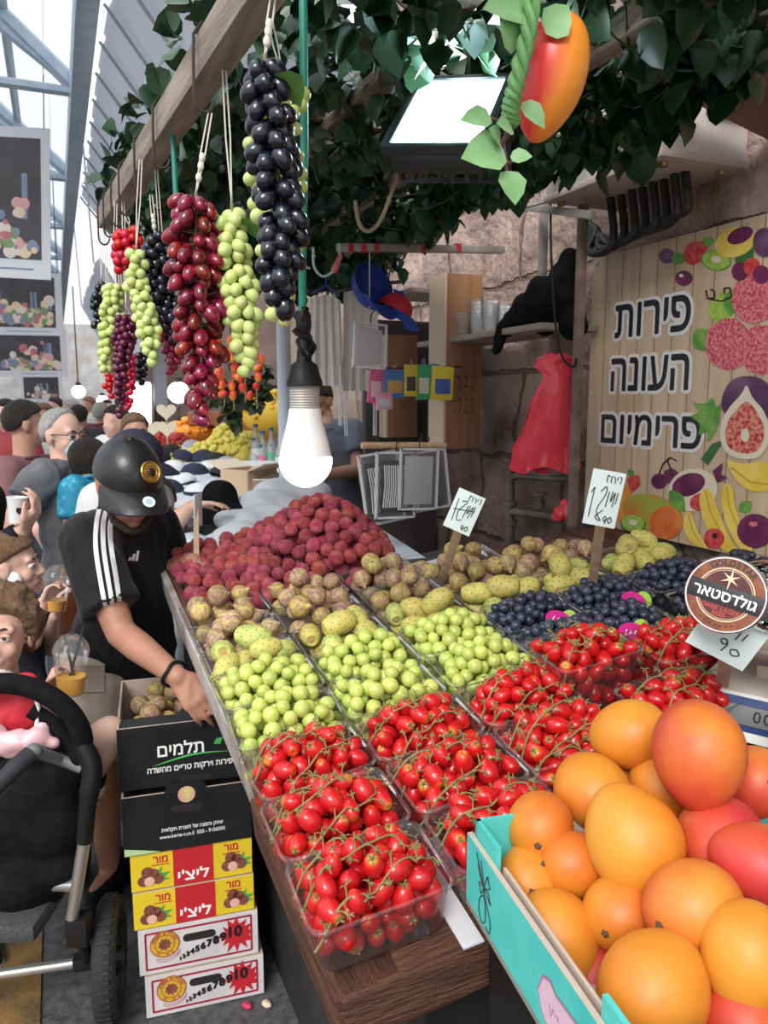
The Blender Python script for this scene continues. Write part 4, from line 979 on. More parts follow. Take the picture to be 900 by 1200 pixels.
# --- trusses: green stalks lying over the tomatoes
stalk = mat('tomato_stalk', (.15, .16, .05), .7, col2=(.25, .22, .09), scale=30)
def top_h(P, x, y, h):
    z = h*.6
    for (a, b, c, r_) in P:
        d2 = (a-x)**2+(b-y)**2
        if d2 < (r_*1.2)**2: z = max(z, c+math.sqrt(max(0, r_*r_*1.2-d2*.8)))
    return z
def vine(tr, pts, label, seed):
    r_ = np.random.default_rng(seed); mb = MB(); cl = smoothpath([(x*tr['w'], y*tr['d'], 0) for x, y in pts], 7)
    cl = [V((p.x, p.y, top_h(tr['P'], p.x, p.y, tr['h'])+.004)) for p in cl]
    for _ in range(3): cl = [cl[0]]+[V((b.x, b.y, max(b.z*.4, (a.z+b.z+c.z)/3))) for a, b, c in zip(cl, cl[1:], cl[2:])]+[cl[-1]]
    mb.tube(cl, [.0020-.0008*i/len(cl) for i in range(len(cl))], 6)
    for i in range(2, len(cl)-1, 2):
        d_ = (cl[i+1]-cl[i]).normalized(); s = V((-d_.y, d_.x, 0))*(1 if (i//2) % 2 else -1); L = r_.uniform(.012, .024)
        e = cl[i]+s*L+d_*L*.5+V((0, 0, r_.uniform(-.004, .008)))
        mb.tube([cl[i], cl[i].lerp(e, .5)+V((0, 0, .005)), e], [.0012, .0010, .0014], 5)
        for q in range(5):
            a = r_.uniform(0, 6.28); t_ = e+V((math.cos(a), math.sin(a), r_.uniform(-.2, .7)))*.009; mb.tube([e, e.lerp(t_, .6)+V((0, 0, .002)), t_], [.0010, .0011, .0003], 4)
    o = mb.build('tomato_vine', stalk, mx=tr['M']); tag(o, label, 'tomato vine', 'green tomato stalks lying on the punnets')
vn = 0
for tr in TRAYS:
    if tr['kind'] != 'T': continue
    big = 'street' in tr['wh']
    for q in range(3 if big else 2):
        y0 = [-.36, .02, .36][q] if big else [-.2, .25][q]; a = rng.uniform(-.15, .2)
        vine(tr, [(-.50, y0-.12+a), (-.2, y0-.02), (.1, y0+.06), (.46, y0+.20-a)], f'{ORD[q]} green tomato stalk across the punnet {tr["wh"]}', vn); vn += 1
# ================================================================ BANNER
BX = 1.738; BMx = frame(V((BX, 2.245, 1.19)), V((0, -1, 0)), V((0, 0, 1)), V((-1, 0, 0))); BW, BH = 1.30, .915
ban = thing('fruit_banner', 'printed wood pattern banner with three lines of lettering and painted fruit', 'banner'); ban.matrix_world = BMx
def buv(px, py): p = atx(px, py, BX); return 2.245-p.y, p.z-1.19
wb = mat('banner_wood', (.50, .37, .24), .45, .4, col2=(.60, .47, .33), scale=3.5, stretch=(9, 1, .5), detail=5)
wl_ = mat('banner_groove', (.27, .18, .11), .5)
mb = MB(); mb.box((BW/2, BH/2, -.002), (BW, BH, .004)); mb.build('sheet', mat('banner_wood_uv', (.66, .51, .35), .45, .35, col2=(.55, .41, .265), scale=2.6, stretch=(10, .7, 1), detail=5), ban, 0)
mb = MB()
for k in range(1, 17): mb.box((k*.078+.004*math.sin(k*5), BH/2, .0003), (.0035, BH-.002, .0006))
mb.build('plank_lines', wl_, ban, 0)
for x, y in ((.02, .02), (.02, BH-.02), (.02, BH/2)): mb = MB(); mb.lathe([(.008, 0), (.008, .003), (.0, .004)], 10, T((x, y, 0))); mb.build('eyelet', mat('eyelet_metal', (.6, .6, .6), .3, metal=.8), ban)
def fit_text(body, w_, h_, off, ext, mi=0):
    t = text(body, .1, ext, 0); vs = np.array([tuple(v) for v in t.v]); lo, hi = vs.min(0), vs.max(0)
    s = min(w_/(hi[0]-lo[0]), 10); sy_ = h_/(hi[1]-lo[1])
    M = Mx.Diagonal((s, sy_, 1, 1)) @ Mx.Translation((-(lo[0]+hi[0])/2, -(lo[1]+hi[1])/2, 0)); out = MB().addmesh(t, M, mi)
    for k in range(0 if off <= 0 else 8 if off < .005 else 14):       # bolder strokes
        a = 2*PI*k/(8 if off < .005 else 14); out.addmesh(t, Mx.Translation((off*math.cos(a), off*math.sin(a), -.00002*(k+1))) @ M, mi)
    return out
blk = mat('print_black', (.008, .008, .012), .5); wht = mat('print_white', (.80, .80, .78), .5)
for body, (xa, ya), (xb, yb_) in ((heb('פירות'), (723, 352), (808, 391)), (heb('העונה'), (718, 418), (806, 457)), (heb('פרימיום'), (706, 487), (821, 522))):
    ua, va = buv(xa, ya); ub, vb = buv(xb, yb_); um = (ua+ub)/2; _, vt = buv((xa+xb)/2, ya); _, vbt = buv((xa+xb)/2, yb_)
    w_, h_ = ub-ua, vt-vbt; m_ = T((um, (vt+vbt)/2, .001))
    mb = MB(); mb.addmesh(fit_text(body, w_, h_, .0135, .0004, 0), m_); mb.addmesh(fit_text(body, w_, h_, .0024, .0004, 1), T((um, (vt+vbt)/2, .0020))); mb.build('lettering', [wht, blk], ban, 0)
def ink2(name, c, c2=None, sc=40, st=None): return mat('print_'+name, c, .5, .35, col2=c2, scale=sc, stretch=st, lo=.4, hi=.6) if c2 else mat('print_'+name, c, .5, .35)
PR = dict(red=ink2('red', (.55, .03, .04), (.68, .10, .09), 60), lych=ink2('lychee', (.55, .05, .09), (.74, .25, .27), 110), green=ink2('green', (.10, .30, .05), (.22, .42, .08), 18), dgreen=ink2('deep_green', (.05, .16, .05)),
          kiwi=ink2('kiwi', (.30, .50, .06), (.45, .60, .12), 60), cream=ink2('cream', (.80, .72, .55)), yellow=ink2('yellow', (.80, .55, .06), (.86, .66, .14), 10), dyel=ink2('deep_yellow', (.62, .38, .04)),
          purple=ink2('purple', (.09, .03, .09), (.20, .10, .19), 9), plum=ink2('plum', (.10, .012, .06), (.20, .03, .10), 8), figr=ink2('fig_flesh', (.50, .03, .03), (.78, .30, .22), 90), orange=ink2('orange', (.80, .30, .05), (.82, .42, .10), 12),
          mango=ink2('mango', (.35, .42, .06), (.70, .16, .03), 6), mangor=ink2('mango_red', (.68, .10, .03), (.78, .26, .05), 7), dark=ink2('dark', (.03, .01, .015)), white=wht)
ZL = [0.0012]
class Print:
    def __init__(s, name): s.mb = MB(); s.name = name; s.mats = []
    def mi(s, m):
        if PR[m] not in s.mats: s.mats.append(PR[m])
        return s.mats.index(PR[m])
    def el(s, x, y, rx, ry, m, rot=0, n=26, wob=0):
        c, q = math.cos(R(rot)), math.sin(R(rot)); pts = []
        for k in range(n):
            a = 2*PI*k/n; w_ = 1+wob*math.sin(a*9); X_, Y_ = rx*math.cos(a)*w_, ry*math.sin(a)*w_; pts.append((x+X_*c-Y_*q, y+X_*q+Y_*c))
        return s.poly(pts, m)
    def poly(s, pts, m):
        if 6 <= len(pts) < 20:                                   # round the corners of a printed outline
            for _ in range(2): pts = [q for (x0, y0), (x1, y1) in zip(pts, pts[1:]+pts[:1]) for q in ((x0*.78+x1*.22, y0*.78+y1*.22), (x0*.22+x1*.78, y0*.22+y1*.78))]
        uv = [buv(*p) for p in pts]; uv = [(min(max(u, .002), BW-.002), min(max(v, .002), BH-.002)) for u, v in uv]
        ZL[0] += .00004; s.mb.prism(list(reversed(uv)), .0003, T((0, 0, ZL[0])), s.mi(m)); return s
    def leaf(s, x0, y0, x1, y1, w_, m):
        dx, dy = x1-x0, y1-y0; nx, ny_ = -dy*w_, dx*w_
        return s.poly([(x0, y0), (x0+dx*.3+nx*.8, y0+dy*.3+ny_*.8), (x0+dx*.55+nx, y0+dy*.55+ny_), (x0+dx*.85+nx*.4, y0+dy*.85+ny_*.4), (x1, y1), (x0+dx*.85-nx*.4, y0+dy*.85-ny_*.4), (x0+dx*.55-nx, y0+dy*.55-ny_), (x0+dx*.3-nx*.8, y0+dy*.3-ny_*.8)], m)
    def line(s, pts, w_, m):
        for (x0, y0), (x1, y1) in zip(pts, pts[1:]):
            L = math.hypot(x1-x0, y1-y0); nx, ny_ = -(y1-y0)/L*w_, (x1-x0)/L*w_; s.poly([(x0+nx, y0+ny_), (x1+nx, y1+ny_), (x1-nx, y1-ny_), (x0-nx, y0-ny_)], m)
        return s
    def done(s): s.mb.build('printed_'+s.name, s.mats, ban, 0)
Print('leaves').leaf(812, 408, 838, 388, .5, 'green').leaf(842, 385, 850, 340, .35, 'kiwi').leaf(862, 310, 884, 288, .4, 'dgreen').leaf(866, 600, 882, 588, .4, 'green').leaf(862, 335, 855, 372, .3, 'green').done()
for x, y, r_ in ((884, 350, 26), (893, 410, 26), (854, 403, 27)): Print('lychee').el(x, y, r_, r_*1.12, 'lych', wob=.015, n=40).done()
Print('dark_berry').el(782, 300, 9, 9, 'purple').el(795, 303, 8, 7, 'green').done()
Print('strawberry').poly([(800, 300), (806, 285), (822, 282), (832, 290), (824, 306), (808, 312)], 'red').leaf(822, 284, 838, 282, .4, 'green').done()
Print('kiwi').el(840, 305, 18, 12, 'green', 10).el(840, 305, 16, 10.5, 'kiwi', 10).el(840, 304, 6, 4, 'cream', 10).done()
Print('cherry').el(802, 326, 10, 9, 'plum').el(799, 323, 2.5, 2, 'white').done()
Print('peach').el(862, 284, 24, 17, 'yellow', -20).el(868, 276, 16, 9, 'plum', -25).done()
Print('dark_plum').el(897, 284, 14, 17, 'purple').done()
Print('cherry_cluster').el(868, 318, 10, 11, 'plum').el(882, 313, 10, 11, 'red').el(893, 322, 10, 11, 'plum').done()
Print('scroll').line([(828, 340), (830, 350), (838, 349), (838, 341), (833, 339)], .9, 'dark').line([(830, 350), (846, 353), (858, 348), (856, 337), (849, 338), (850, 345)], .9, 'dark').done()
Print('fig_leaf').poly([(843, 500), (828, 522), (832, 503), (818, 512), (822, 496), (808, 488), (822, 482), (810, 470), (828, 474), (836, 464), (840, 480), (846, 470)], 'green').poly([(850, 515), (830, 545), (822, 538), (835, 520)], 'dgreen').done()
Print('whole_fig').poly([(847, 485), (846, 465), (856, 446), (872, 440), (892, 442), (906, 455), (906, 490), (880, 500)], 'purple').done()
Print('halved_fig').poly([(876, 449), (882, 466), (896, 480), (903, 500), (902, 520), (892, 536), (872, 539), (852, 532), (844, 515), (846, 492), (858, 474), (870, 462)], 'cream').poly([(876, 468), (888, 482), (897, 500), (896, 518), (886, 531), (870, 532), (855, 526), (850, 512), (853, 494), (864, 480)], 'figr').el(874, 510, 5, 8, 'cream', 0).done()
Print('pineapple_slice').poly([(850, 536), (872, 545), (902, 538), (906, 575), (880, 577), (862, 562)], 'yellow').line([(858, 548), (880, 565), (904, 568)], 1.2, 'dyel').done()
Print('cherry_pair').el(773, 564, 9, 9, 'plum').el(787, 558, 9, 9, 'plum').line([(773, 556), (778, 543), (786, 536)], .8, 'dark').line([(787, 550), (783, 541), (786, 536), (794, 540)], .8, 'dark').done()
Print('pomegranate').el(813, 574, 29, 25, 'cream', -15).el(808, 568, 20, 13, 'plum', -20).el(822, 588, 13, 10, 'red', -20).poly([(836, 552), (848, 542), (846, 556), (854, 560), (842, 566)], 'plum').done()
Print('small_strawberry').poly([(735, 562), (741, 556), (750, 558), (751, 568), (742, 577)], 'red').leaf(743, 558, 737, 550, .4, 'green').done()
Print('peach_slice').el(731, 590, 9, 22, 'orange', 10).done()
Print('mango').el(765, 602, 36, 22, 'mango', 18).el(782, 612, 19, 20, 'mangor', 20).leaf(785, 573, 804, 600, .28, 'green').done()
Print('small_kiwi').el(743, 614, 15, 11, 'dgreen', 8).el(743, 613, 13.5, 10, 'kiwi', 8).el(743, 612, 5, 3.5, 'cream', 8).done()
Print('banana').poly([(805, 598), (812, 602), (818, 622), (832, 644), (826, 648), (810, 636), (800, 616)], 'yellow').line([(808, 602), (813, 622), (826, 644)], .8, 'dyel').done()
Print('banana').poly([(824, 573), (834, 572), (842, 596), (856, 630), (868, 648), (852, 648), (836, 632), (824, 606), (820, 586)], 'yellow').line([(828, 575), (834, 600), (850, 632)], .8, 'dyel').done()
Print('banana').poly([(848, 566), (860, 568), (862, 592), (872, 620), (886, 646), (872, 648), (856, 624), (846, 592)], 'yellow').line([(853, 570), (856, 594), (870, 628)], .8, 'dyel').done()
Print('red_berry').el(838, 631, 12, 12, 'red').el(839, 628, 3, 3, 'dark').done()
Print('purple_plum').el(886, 622, 21, 20, 'plum').el(884, 614, 5, 3, 'lych').done()
# ================================================================ THINGS ON AND ALONG THE WALL
offw = mat('dirty_white_metal', (.62, .58, .55), .55, col2=(.44, .40, .37), scale=5); beige_m = mat('air_tray_beige', (.44, .38, .33), .6)
ac = thing('air_conditioner', 'grimy white air conditioner box on the wall above the banner', 'air conditioner', (1.60, 1.875, 2.235))
mb = MB(); mb.box((0, 0, .15), (.29, .51, .26), bev=.008); mb.build('casing', offw, ac)
mb = MB(); mb.box((0, 0, .012), (.30, .52, .022), bev=.006); mb.build('bottom_tray', beige_m, ac)
mb = MB()
for k in range(12): mb.box((-.147, 0, .06+k*.016), (.006, .44, .006))
mb.build('front_grille', offw, ac)
mb = MB(); mb.box((.05, -.262, .17), (.12, .02, .10), bev=.004); mb.build('cable_cover', beige_m, ac)
for x in (-.11, .09):
    for y in (-.22, .22): mb = MB(); mb.lathe([(.012, -.012), (.012, 0), (.0, 0)], 8, T((x, y, 0))); mb.build('bolt', mat('brass_bolt', (.36, .26, .10), .4, metal=.7), ac)
for k in range(8):
    xt = 716+k*12.5; yt = 238-k*4.2; Xp = 1.60+.012*(k % 2)
    a = [atx(xt-2, yt-22, Xp), atx(xt, yt, Xp), atx(xt+3, yt+30, Xp), atx(xt+1, yt+48-k*1.5, Xp), atx(xt-10, yt+58-k*2, Xp+.01), atx(xt-26, yt+56, Xp+.05), atx(700+k*1.5, 272+k*2, 1.70), atx(690, 262+k*3, 1.72)]
    o = MB().tube(smoothpath(a, 5), .0125, 9).build('insulated_hose', mat('black_hose', (.014, .013, .013), .65, bump=.3, bscale=90))
    tag(o, 'black insulated hose bending down under the air conditioner', 'hose', 'black hoses under the air conditioner')
def bar(p, q, r_, name, m, lab, cat, rnd=False):
    d_ = q-p; mb = MB()
    if rnd: mb.tube([p, q], r_, 10)
    else: mb.box((p+q)/2, (r_*2, r_*2, d_.length), rot=basis(d_), bev=.003)
    return tag(mb.build(name, m), lab, cat)
rust = mat('rusty_steel', (.13, .085, .065), .65, col2=(.22, .16, .13), scale=14)
galv = mat('galvanised_steel', (.38, .36, .35), .5, metal=.3, col2=(.28, .25, .23), scale=10)
a = atx(683, 255, 1.58); bar(V((a.x, a.y, dz(a.x, a.y)+.0)), V((a.x, a.y, 2.33)), .013, 'steel_post', rust, 'dark rusty steel post beside the printed banner', 'post')
a2 = atx(636, 300, 1.56); bar(V((a2.x, a2.y, 1.88)), V((a2.x, a2.y, 2.30)), .012, 'steel_post', galv, 'short steel post standing on the shelf behind the black cloth', 'post')
bar(atx(585, 239, 1.50), atx(694, 252, 1.50), .012, 'shelf_rail', galv, 'steel rail under the leaves joining the two posts', 'rail')
b = bar(aty(395, 290, 2.62), aty(590, 293, 2.62), .013, 'marked_rail', [galv, mat('red_paint', (.5, .03, .04), .5)], 'grey steel rail with red paint marks below the leaves', 'rail')
for px in (494, 536, 410, 425, 440): mb = MB(); p = aty(px, 291, 2.62); mb.box(p, (.02, .029, .029)); o = mb.build('paint_mark', MATS['red_paint'], b)
# shelf with cups, cabinet boards
a = V((1.62, 2.72, 1.868)); sh = thing('wall_shelf', 'thin grey wooden shelf on the stone wall holding plastic cups', 'shelf', a)
mb = MB(); mb.box((0, -.04, 0), (.24, .96, .022), bev=.003); mb.build('shelf_board', mat('grey_shelf', (.36, .31, .27), .7, col2=(.26, .22, .19), scale=8), sh)
for y in (-.4, .36): mb = MB(); mb.box((.06, y, -.05), (.12, .02, .09), bev=.003); mb.build('bracket', rust, sh)
cupm = clear_plastic('cup_plastic', (.93, .94, .95), haze=.2, rough=.15)
def cups(x, y, z, n, r_, label, h=.075, step=.016):
    root = thing('cup_stack', label, 'plastic cups', (x, y, z), 'stacks of clear cups on the shelf')
    for k in range(n):
        mb = MB(); mb.lathe([(r_*.72, 0), (r_*.74, .002), (r_, h), (r_*1.06, h+.002), (r_*1.04, h+.004), (r_*.98, h)], 18, T((0, 0, k*step)), caps=False); mb.build('cup', cupm, root)
    return root
for (px, X, n, lab) in ((541, 1.56, 2, 'short stack of clear plastic cups at the end of the wall shelf'), (560, 1.60, 5, 'tall stack of clear plastic cups in the middle of the wall shelf'), (574, 1.56, 4, 'stack of clear plastic cups beside the black cloth'), (588, 1.62, 3, 'low stack of clear cups half behind the black cloth')):
    p = atx(px, 392, X); cups(p.x, p.y, 1.880, n, .036, lab)
board = mat('brown_board', (.33, .17, .08), .65, col2=(.24, .115, .055), scale=5, stretch=(6, 6, .6)); edge_m = mat('pale_board_edge', (.60, .47, .33), .7)
def standing_board(px0, px1, py0, py1, Y, label, cat='cabinet board', t=.018):
    p0, p1 = aty(px0, py0, Y), aty(px1, py1, Y); root = thing('cabinet_panel', label, cat, ((p0.x+p1.x)/2, Y, (p0.z+p1.z)/2)); w_ = p1.x-p0.x; h_ = p0.z-p1.z
    mb = MB(); mb.box((0, 0, 0), (w_, t, h_), bev=.002); mb.build('panel', board, root)
    mb = MB(); mb.box((-w_/2-.006, .06, 0), (.012, .14, h_), bev=.002); mb.build('edge_strip', edge_m, root); return root, w_, h_
rt, w_, h_ = standing_board(523, 561, 320, 525, 2.86, 'brown cabinet side board with pen scribbles beside the wall shelf')
mb = MB(); pen = mat('pen_dark', (.06, .03, .02), .8)
for r0 in range(4):
    for c in range(4):
        q = [V((-w_*.32+c*w_*.2+rng.normal(0, .006), -.0105, -.06-r0*.045+rng.normal(0, .008))) for _ in range(4)]
        if r0 == 1 and c == 0: continue
        mb.tube(smoothpath(q, 3), .0016, 4)
mb.build('pen_scribble', pen, rt)
standing_board(454, 488, 392, 512, 3.35, 'darker brown board standing behind the badge packets')
p0, p1 = aty(478, 345, 3.2), aty(524, 345, 3.2)
mb = MB(); mb.box(((p0.x+p1.x)/2, 3.2, p0.z), (p1.x-p0.x+.1, .3, .02), bev=.003); tag(mb.build('upper_shelf', MATS['grey_shelf']), 'small upper shelf behind the blue cap', 'shelf')
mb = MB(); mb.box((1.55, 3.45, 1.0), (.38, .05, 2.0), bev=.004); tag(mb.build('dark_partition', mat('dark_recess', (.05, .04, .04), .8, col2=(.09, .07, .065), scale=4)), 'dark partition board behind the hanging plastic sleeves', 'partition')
# black cloth over the shelf
def blob_cloth(name, parts, m, label, cat, vox=.008, amp=.006, fr=30, sm=3):
    mb = MB()
    for c, r_, rt_ in parts: mb.ell(c, r_, rt_, 14, 9)
    me = remesh(mb, vox, sm)
    from mathutils import noise
    ns = [v.normal.copy() for v in me.vertices]; cs = [v.co.copy() for v in me.vertices]
    me.vertices.foreach_set('co', [x for c, n_ in zip(cs, ns) for x in c+n_*amp*noise.noise(c*fr)]); me.update()
    o = link(me, name, m, None, 180); return tag(o, label, cat)
blackc = mat('black_cloth', (.008, .008, .009), .95, .1, bump=.3, bscale=40)
pt = []
for (px, py, X, r_) in ((665, 310, 1.58, .05), (655, 345, 1.58, .075), (635, 350, 1.56, .08), (615, 365, 1.56, .07), (600, 378, 1.55, .05), (670, 380, 1.6, .06), (640, 375, 1.58, .06), (585, 398, 1.50, .028), (581, 410, 1.49, .022), (592, 385, 1.52, .034), (660, 325, 1.58, .06)):
    pt.append((atx(px, py, X), (r_*.7, r_, r_), None))
blob_cloth('black_cloth', pt, blackc, 'crumpled black cloth thrown over the wall shelf', 'cloth', amp=.012, fr=18, sm=14)
# red plastic bag
redp = mat('red_plastic', (.74, .05, .08), .28, .5, bump=.25, bscale=18)
bc_ = atx(645, 480, 1.55); mb = MB(); vs = []; fs = []; nA = 56; prof = [(415, 650, 10), (421, 652, 20), (428, 650, 22), (434, 652, 17), (440, 654, 15), (455, 652, 21), (475, 649, 25), (500, 645, 29), (525, 640, 33), (545, 637, 35), (551, 637, 34)]
for i, (py, px, hw) in enumerate(prof):
    c = atx(px, py, 1.55); sc = (c-EYE).length/FPX; rr = hw*sc
    for j in range(nA):
        a = 2*PI*j/nA; pl = 1+.14*math.sin(a*7+i*.35)*min(1, .5+i*.1)+.06*math.sin(a*17+i); vs.append(c+V((_cy*math.cos(a)*rr*pl+_sy*math.sin(a)*rr*.35, -_sy*math.cos(a)*rr*pl+_cy*math.sin(a)*rr*.35, .004*math.sin(a*5+i)+(.012*math.sin(a*3) if i > 8 else 0))))
for i in range(len(prof)-1):
    for j in range(nA): fs.append((i*nA+j, (i+1)*nA+j, (i+1)*nA+(j+1) % nA, i*nA+(j+1) % nA))
fs.append(tuple(range(nA))); mb.add(vs, fs)
from mathutils import noise as NZ0
bm_ = mb.mesh('b'); me = bm_
for v in me.vertices:
    q = v.co*16; f_ = NZ0.noise(V((q.x, q.y, q.z*.5))); v.co += V((_sy*-1, -_cy, 0))*(.030*f_+.020*abs(NZ0.noise(q*2.3)))+V((_cy, -_sy, 0))*(.012*NZ0.noise(q*1.3+V((5, 0, 0))))
o = link(me, 'red_plastic_bag', redp, None, 35); tag(o, 'red plastic bag bunched at the top hanging beside the steel post', 'plastic bag')
blob_cloth('red_bag_scrap', [(atx(655, 603, 1.60), (.02, .03, .03), None), (atx(662, 592, 1.60), (.015, .02, .03), None), (atx(668, 600, 1.6), (.02, .02, .035), None)], redp, 'small scrap of red plastic at the foot of the steel post', 'plastic bag', vox=.005, amp=.01, fr=40)
wire = MB().tube(smoothpath([atx(645, 190, 1.50), atx(646, 300, 1.50), atx(652, 390, 1.52), atx(660, 420, 1.53), atx(672, 430, 1.55), atx(676, 420, 1.57)], 5), .004, 6)
tag(wire.build('black_cable', black_pl), 'black cable falling from the canopy to the red bag', 'cable')
bb = at(872, 112, 1.75); mb = MB(); mb.box(bb+V((.12, 0, .03)), (.5, .34, .02), rot=Mx.Rotation(R(12), 3, 'Y'), bev=.003); tag(mb.build('brown_board', mat('old_cardboard', (.27, .15, .10), .85, col2=(.20, .11, .07), scale=6)), 'old brown board jutting out above the air conditioner', 'board')
# pipes
iron = mat('old_pipe', (.20, .17, .15), .6, metal=.3, col2=(.10, .08, .07), scale=10)
root = thing('water_pipes', 'old grey water pipes and valve low on the stone wall', 'pipes', atx(598, 600, 1.68)); X = 1.68
mb = MB(); mb.tube([atx(597, 552, X), atx(597, 690, X)], .022, 12); wpart(mb, 'vertical_pipe', iron, root)
for py in (560, 590, 612, 640): mb = MB(); p = atx(597, py, X); mb.lathe([(.024, -.012), (.031, -.01), (.031, .01), (.024, .012)], 14, T(p)); wpart(mb, 'collar', iron, root)
mb = MB(); mb.tube([atx(600, 600, X-.01), atx(640, 604, X-.01), atx(668, 612, X-.02)], .016, 10); mb.tube([atx(600, 558, X), atx(672, 562, X)], .012, 10); wpart(mb, 'side_pipe', iron, root)
mb = MB(); p = atx(632, 596, X-.02); mb.lathe([(.0, .0), (.02, 0), (.02, .03), (.012, .035), (.012, .05), (.03, .052), (.03, .062), (0, .064)], 14, T(p)); wpart(mb, 'valve', iron, root)
# ================================================================ PRICE SIGNS, SCALE, BEER BADGE
signw = mat('sign_card', (.66, .76, .74), .5); stickm = mat('sign_stick', (.52, .38, .26), .7, col2=(.42, .29, .19), scale=6, stretch=(8, 8, 1)); marker = mat('marker_ink', (.015, .02, .03), .5)
def price_sign(o, e, w_, h_, foot, strokes, label, sw=.011):
    rot = euler_fit(*e); root = thing('price_sign', label, 'price sign', o, rot=rot)
    mb = MB(); mb.box((0, 0, 0), (w_, .004, h_), bev=.001); mb.build('card', signw, root)
    top = V(o)+rot @ V((0, .006, h_*.1)); mb = MB(); d_ = V(foot)-top; mb.box((top+V(foot))/2, (sw*2, .008, d_.length), rot=(Mx((rot.col[0], d_.normalized().cross(rot.col[0]).normalized(), d_.normalized())).transposed() if abs(d_.normalized().dot(rot.col[0])) < .3 else basis(d_)), bev=.001)
    wpart(mb, 'stick', stickm, root)
    mb = MB()
    for st in strokes: mb.tube(smoothpath([V((x*w_, -.0028, z*h_)) for x, z in st], 4), .0011, 5)
    mb.build('handwriting', marker, root); return root
half = [[(.10, .42), (.10, .30)], [(.16, .42), (.22, .36), (.22, .30)], [(.28, .42), (.28, .36)], [(.34, .43), (.40, .40), (.38, .30)], [(.05, .40), (-.02, .42), (-.02, .30)]]
nine0 = [[(.16, -.30), (.10, -.34), (.14, -.40), (.2, -.32), (.16, -.44)], [(.30, -.30), (.24, -.36), (.28, -.42), (.35, -.37), (.30, -.30)]]
s1 = half+nine0+[[(-.36, .25), (-.30, -.30)], [(-.22, .22), (-.02, .26), (-.20, -.02), (-.14, -.24), (.02, -.20)], [(.05, .18), (.02, -.16)], [(.12, .20), (.10, -.02), (.24, .20), (.18, -.12)], [(.30, .22), (.28, -.05)], [(-.40, -.02), (.34, .10)]]
s2 = half+nine0+[[(-.34, .18), (-.36, -.36)], [(-.42, .08), (-.34, .18)], [(-.14, .12), (0, .22), (.02, .08), (-.16, -.22), (.02, -.40), (-.16, -.34), (.04, -.20)], [(.12, .14), (.08, -.14)], [(.22, .16), (.20, -.04), (.30, .14), (.28, -.12)], [(.38, .14), (.36, -.06)]]
price_sign(V((.844, 1.524, 1.372)), (-1.393+1.0, -.315, .13), .062, .10, dk(.885, 1.70, .02), [], 'x') if False else None
sg1 = at(544, 600, 1.78); price_sign(sg1, (-YAW-.1, -.12, .40), .066, .096, dk(*deckpx(516, 686, .03), .03), s1, 'smaller handwritten price card on a tilted stick among the figs')
sg2 = V((1.042, 1.282, 1.419)); price_sign(sg2, (-.62, .05, .16), .067, .118, dk(*deckpx(690, 712, .02), .02), s2, 'taller handwritten price card on a stick among the black grapes')
sg3 = at(852, 748, 1.245); s3 = [[(.05, -.12), (.0, -.02), (-.08, -.06), (-.02, -.14), (.05, -.12), (.02, -.30)], [(.22, -.12), (.14, -.18), (.20, -.28), (.30, -.22), (.22, -.12)], [(.12, .28), (.10, .06)], [(.22, .30), (.20, .10)]]
price_sign(sg3, (-YAW-.15, .15, .48), .105, .075, dk(*deckpx(842, 836, 0), .0), s3, 'partly covered price card behind the round beer badge')
sg4 = at(232, 598, 2.36); price_sign(sg4, (-YAW+1.42, 0, .05), .06, .10, dk(*deckpx(232, 662, .06), .05), [], 'price card seen edge on at the corner of the lychee heap', sw=.008)
# scale
rz = Mx.Rotation(R(-62), 3, 'Z'); dsc = 1.0
while dsc < 1.8:
    so = at(876, 842, dsc)-rz @ V((-.035, -.13, .06))
    if so.z < dz(so.x, so.y)+.002: break
    dsc += .005
so.z = dz(so.x, so.y)+.004; scale_ = thing('weighing_scale', 'market weighing scale with steel tray beside the mangoes', 'scale', so, rot=rz)
cream = mat('scale_cream', (.66, .60, .50), .4); navy = mat('scale_navy', (.02, .05, .16), .35); steel_b = mat('brushed_steel', (.62, .62, .62), .28, metal=.9)
mb = MB(); mb.box((0, 0, .055), (.27, .24, .09), bev=.01); mb.box((0, .03, .115), (.10, .10, .05), bev=.004); mb.build('body', cream, scale_)
mb = MB()
for x in (-.11, .11):
    for y in (-.09, .09): mb.lathe([(.014, 0), (.014, .014), (.0, .014)], 10, T((x, y, -.002)))
mb.build('foot', black_pl, scale_)
PMx = T((0, -.123, .055)) @ Mx.Rotation(R(-18), 4, 'X')
mb = MB(); mb.box((0, -.004, 0), (.24, .012, .085), bev=.004); mb.build('front_panel', mat('scale_white', (.74, .74, .72), .4), scale_, mx=PMx)
mb = MB(); mb.box((-.035, -.0115, .006), (.135, .004, .060), bev=.003); mb.build('display_surround', navy, scale_, mx=PMx)
mb = MB(); mb.box((-.035, -.0145, .004), (.105, .003, .034), bev=.002); mb.build('display', mat('lcd_grey', (.16, .17, .17), .3), scale_, mx=PMx)
mb = MB(); 
for k in range(4): text('0', .028, .0004, 0, 0, T((-.018+k*.017, -.0168, .004)) @ Mx.Rotation(PI/2, 4, 'X'), mb)
mb.build('display_digits', black_pl, scale_, mx=PMx)
mb = MB(); mb.lathe([(.0, 0), (.009, 0), (.009, .004), (0, .005)], 14, T((.075, -.011, .012)) @ Mx.Rotation(PI/2, 4, 'X')); mb.lathe([(.0, 0), (.009, 0), (.009, .004), (0, .005)], 14, T((.075, -.011, -.016)) @ Mx.Rotation(PI/2, 4, 'X')); mb.build('button', navy, scale_, mx=PMx)
mb = MB(); W_, D_ = .32, .27
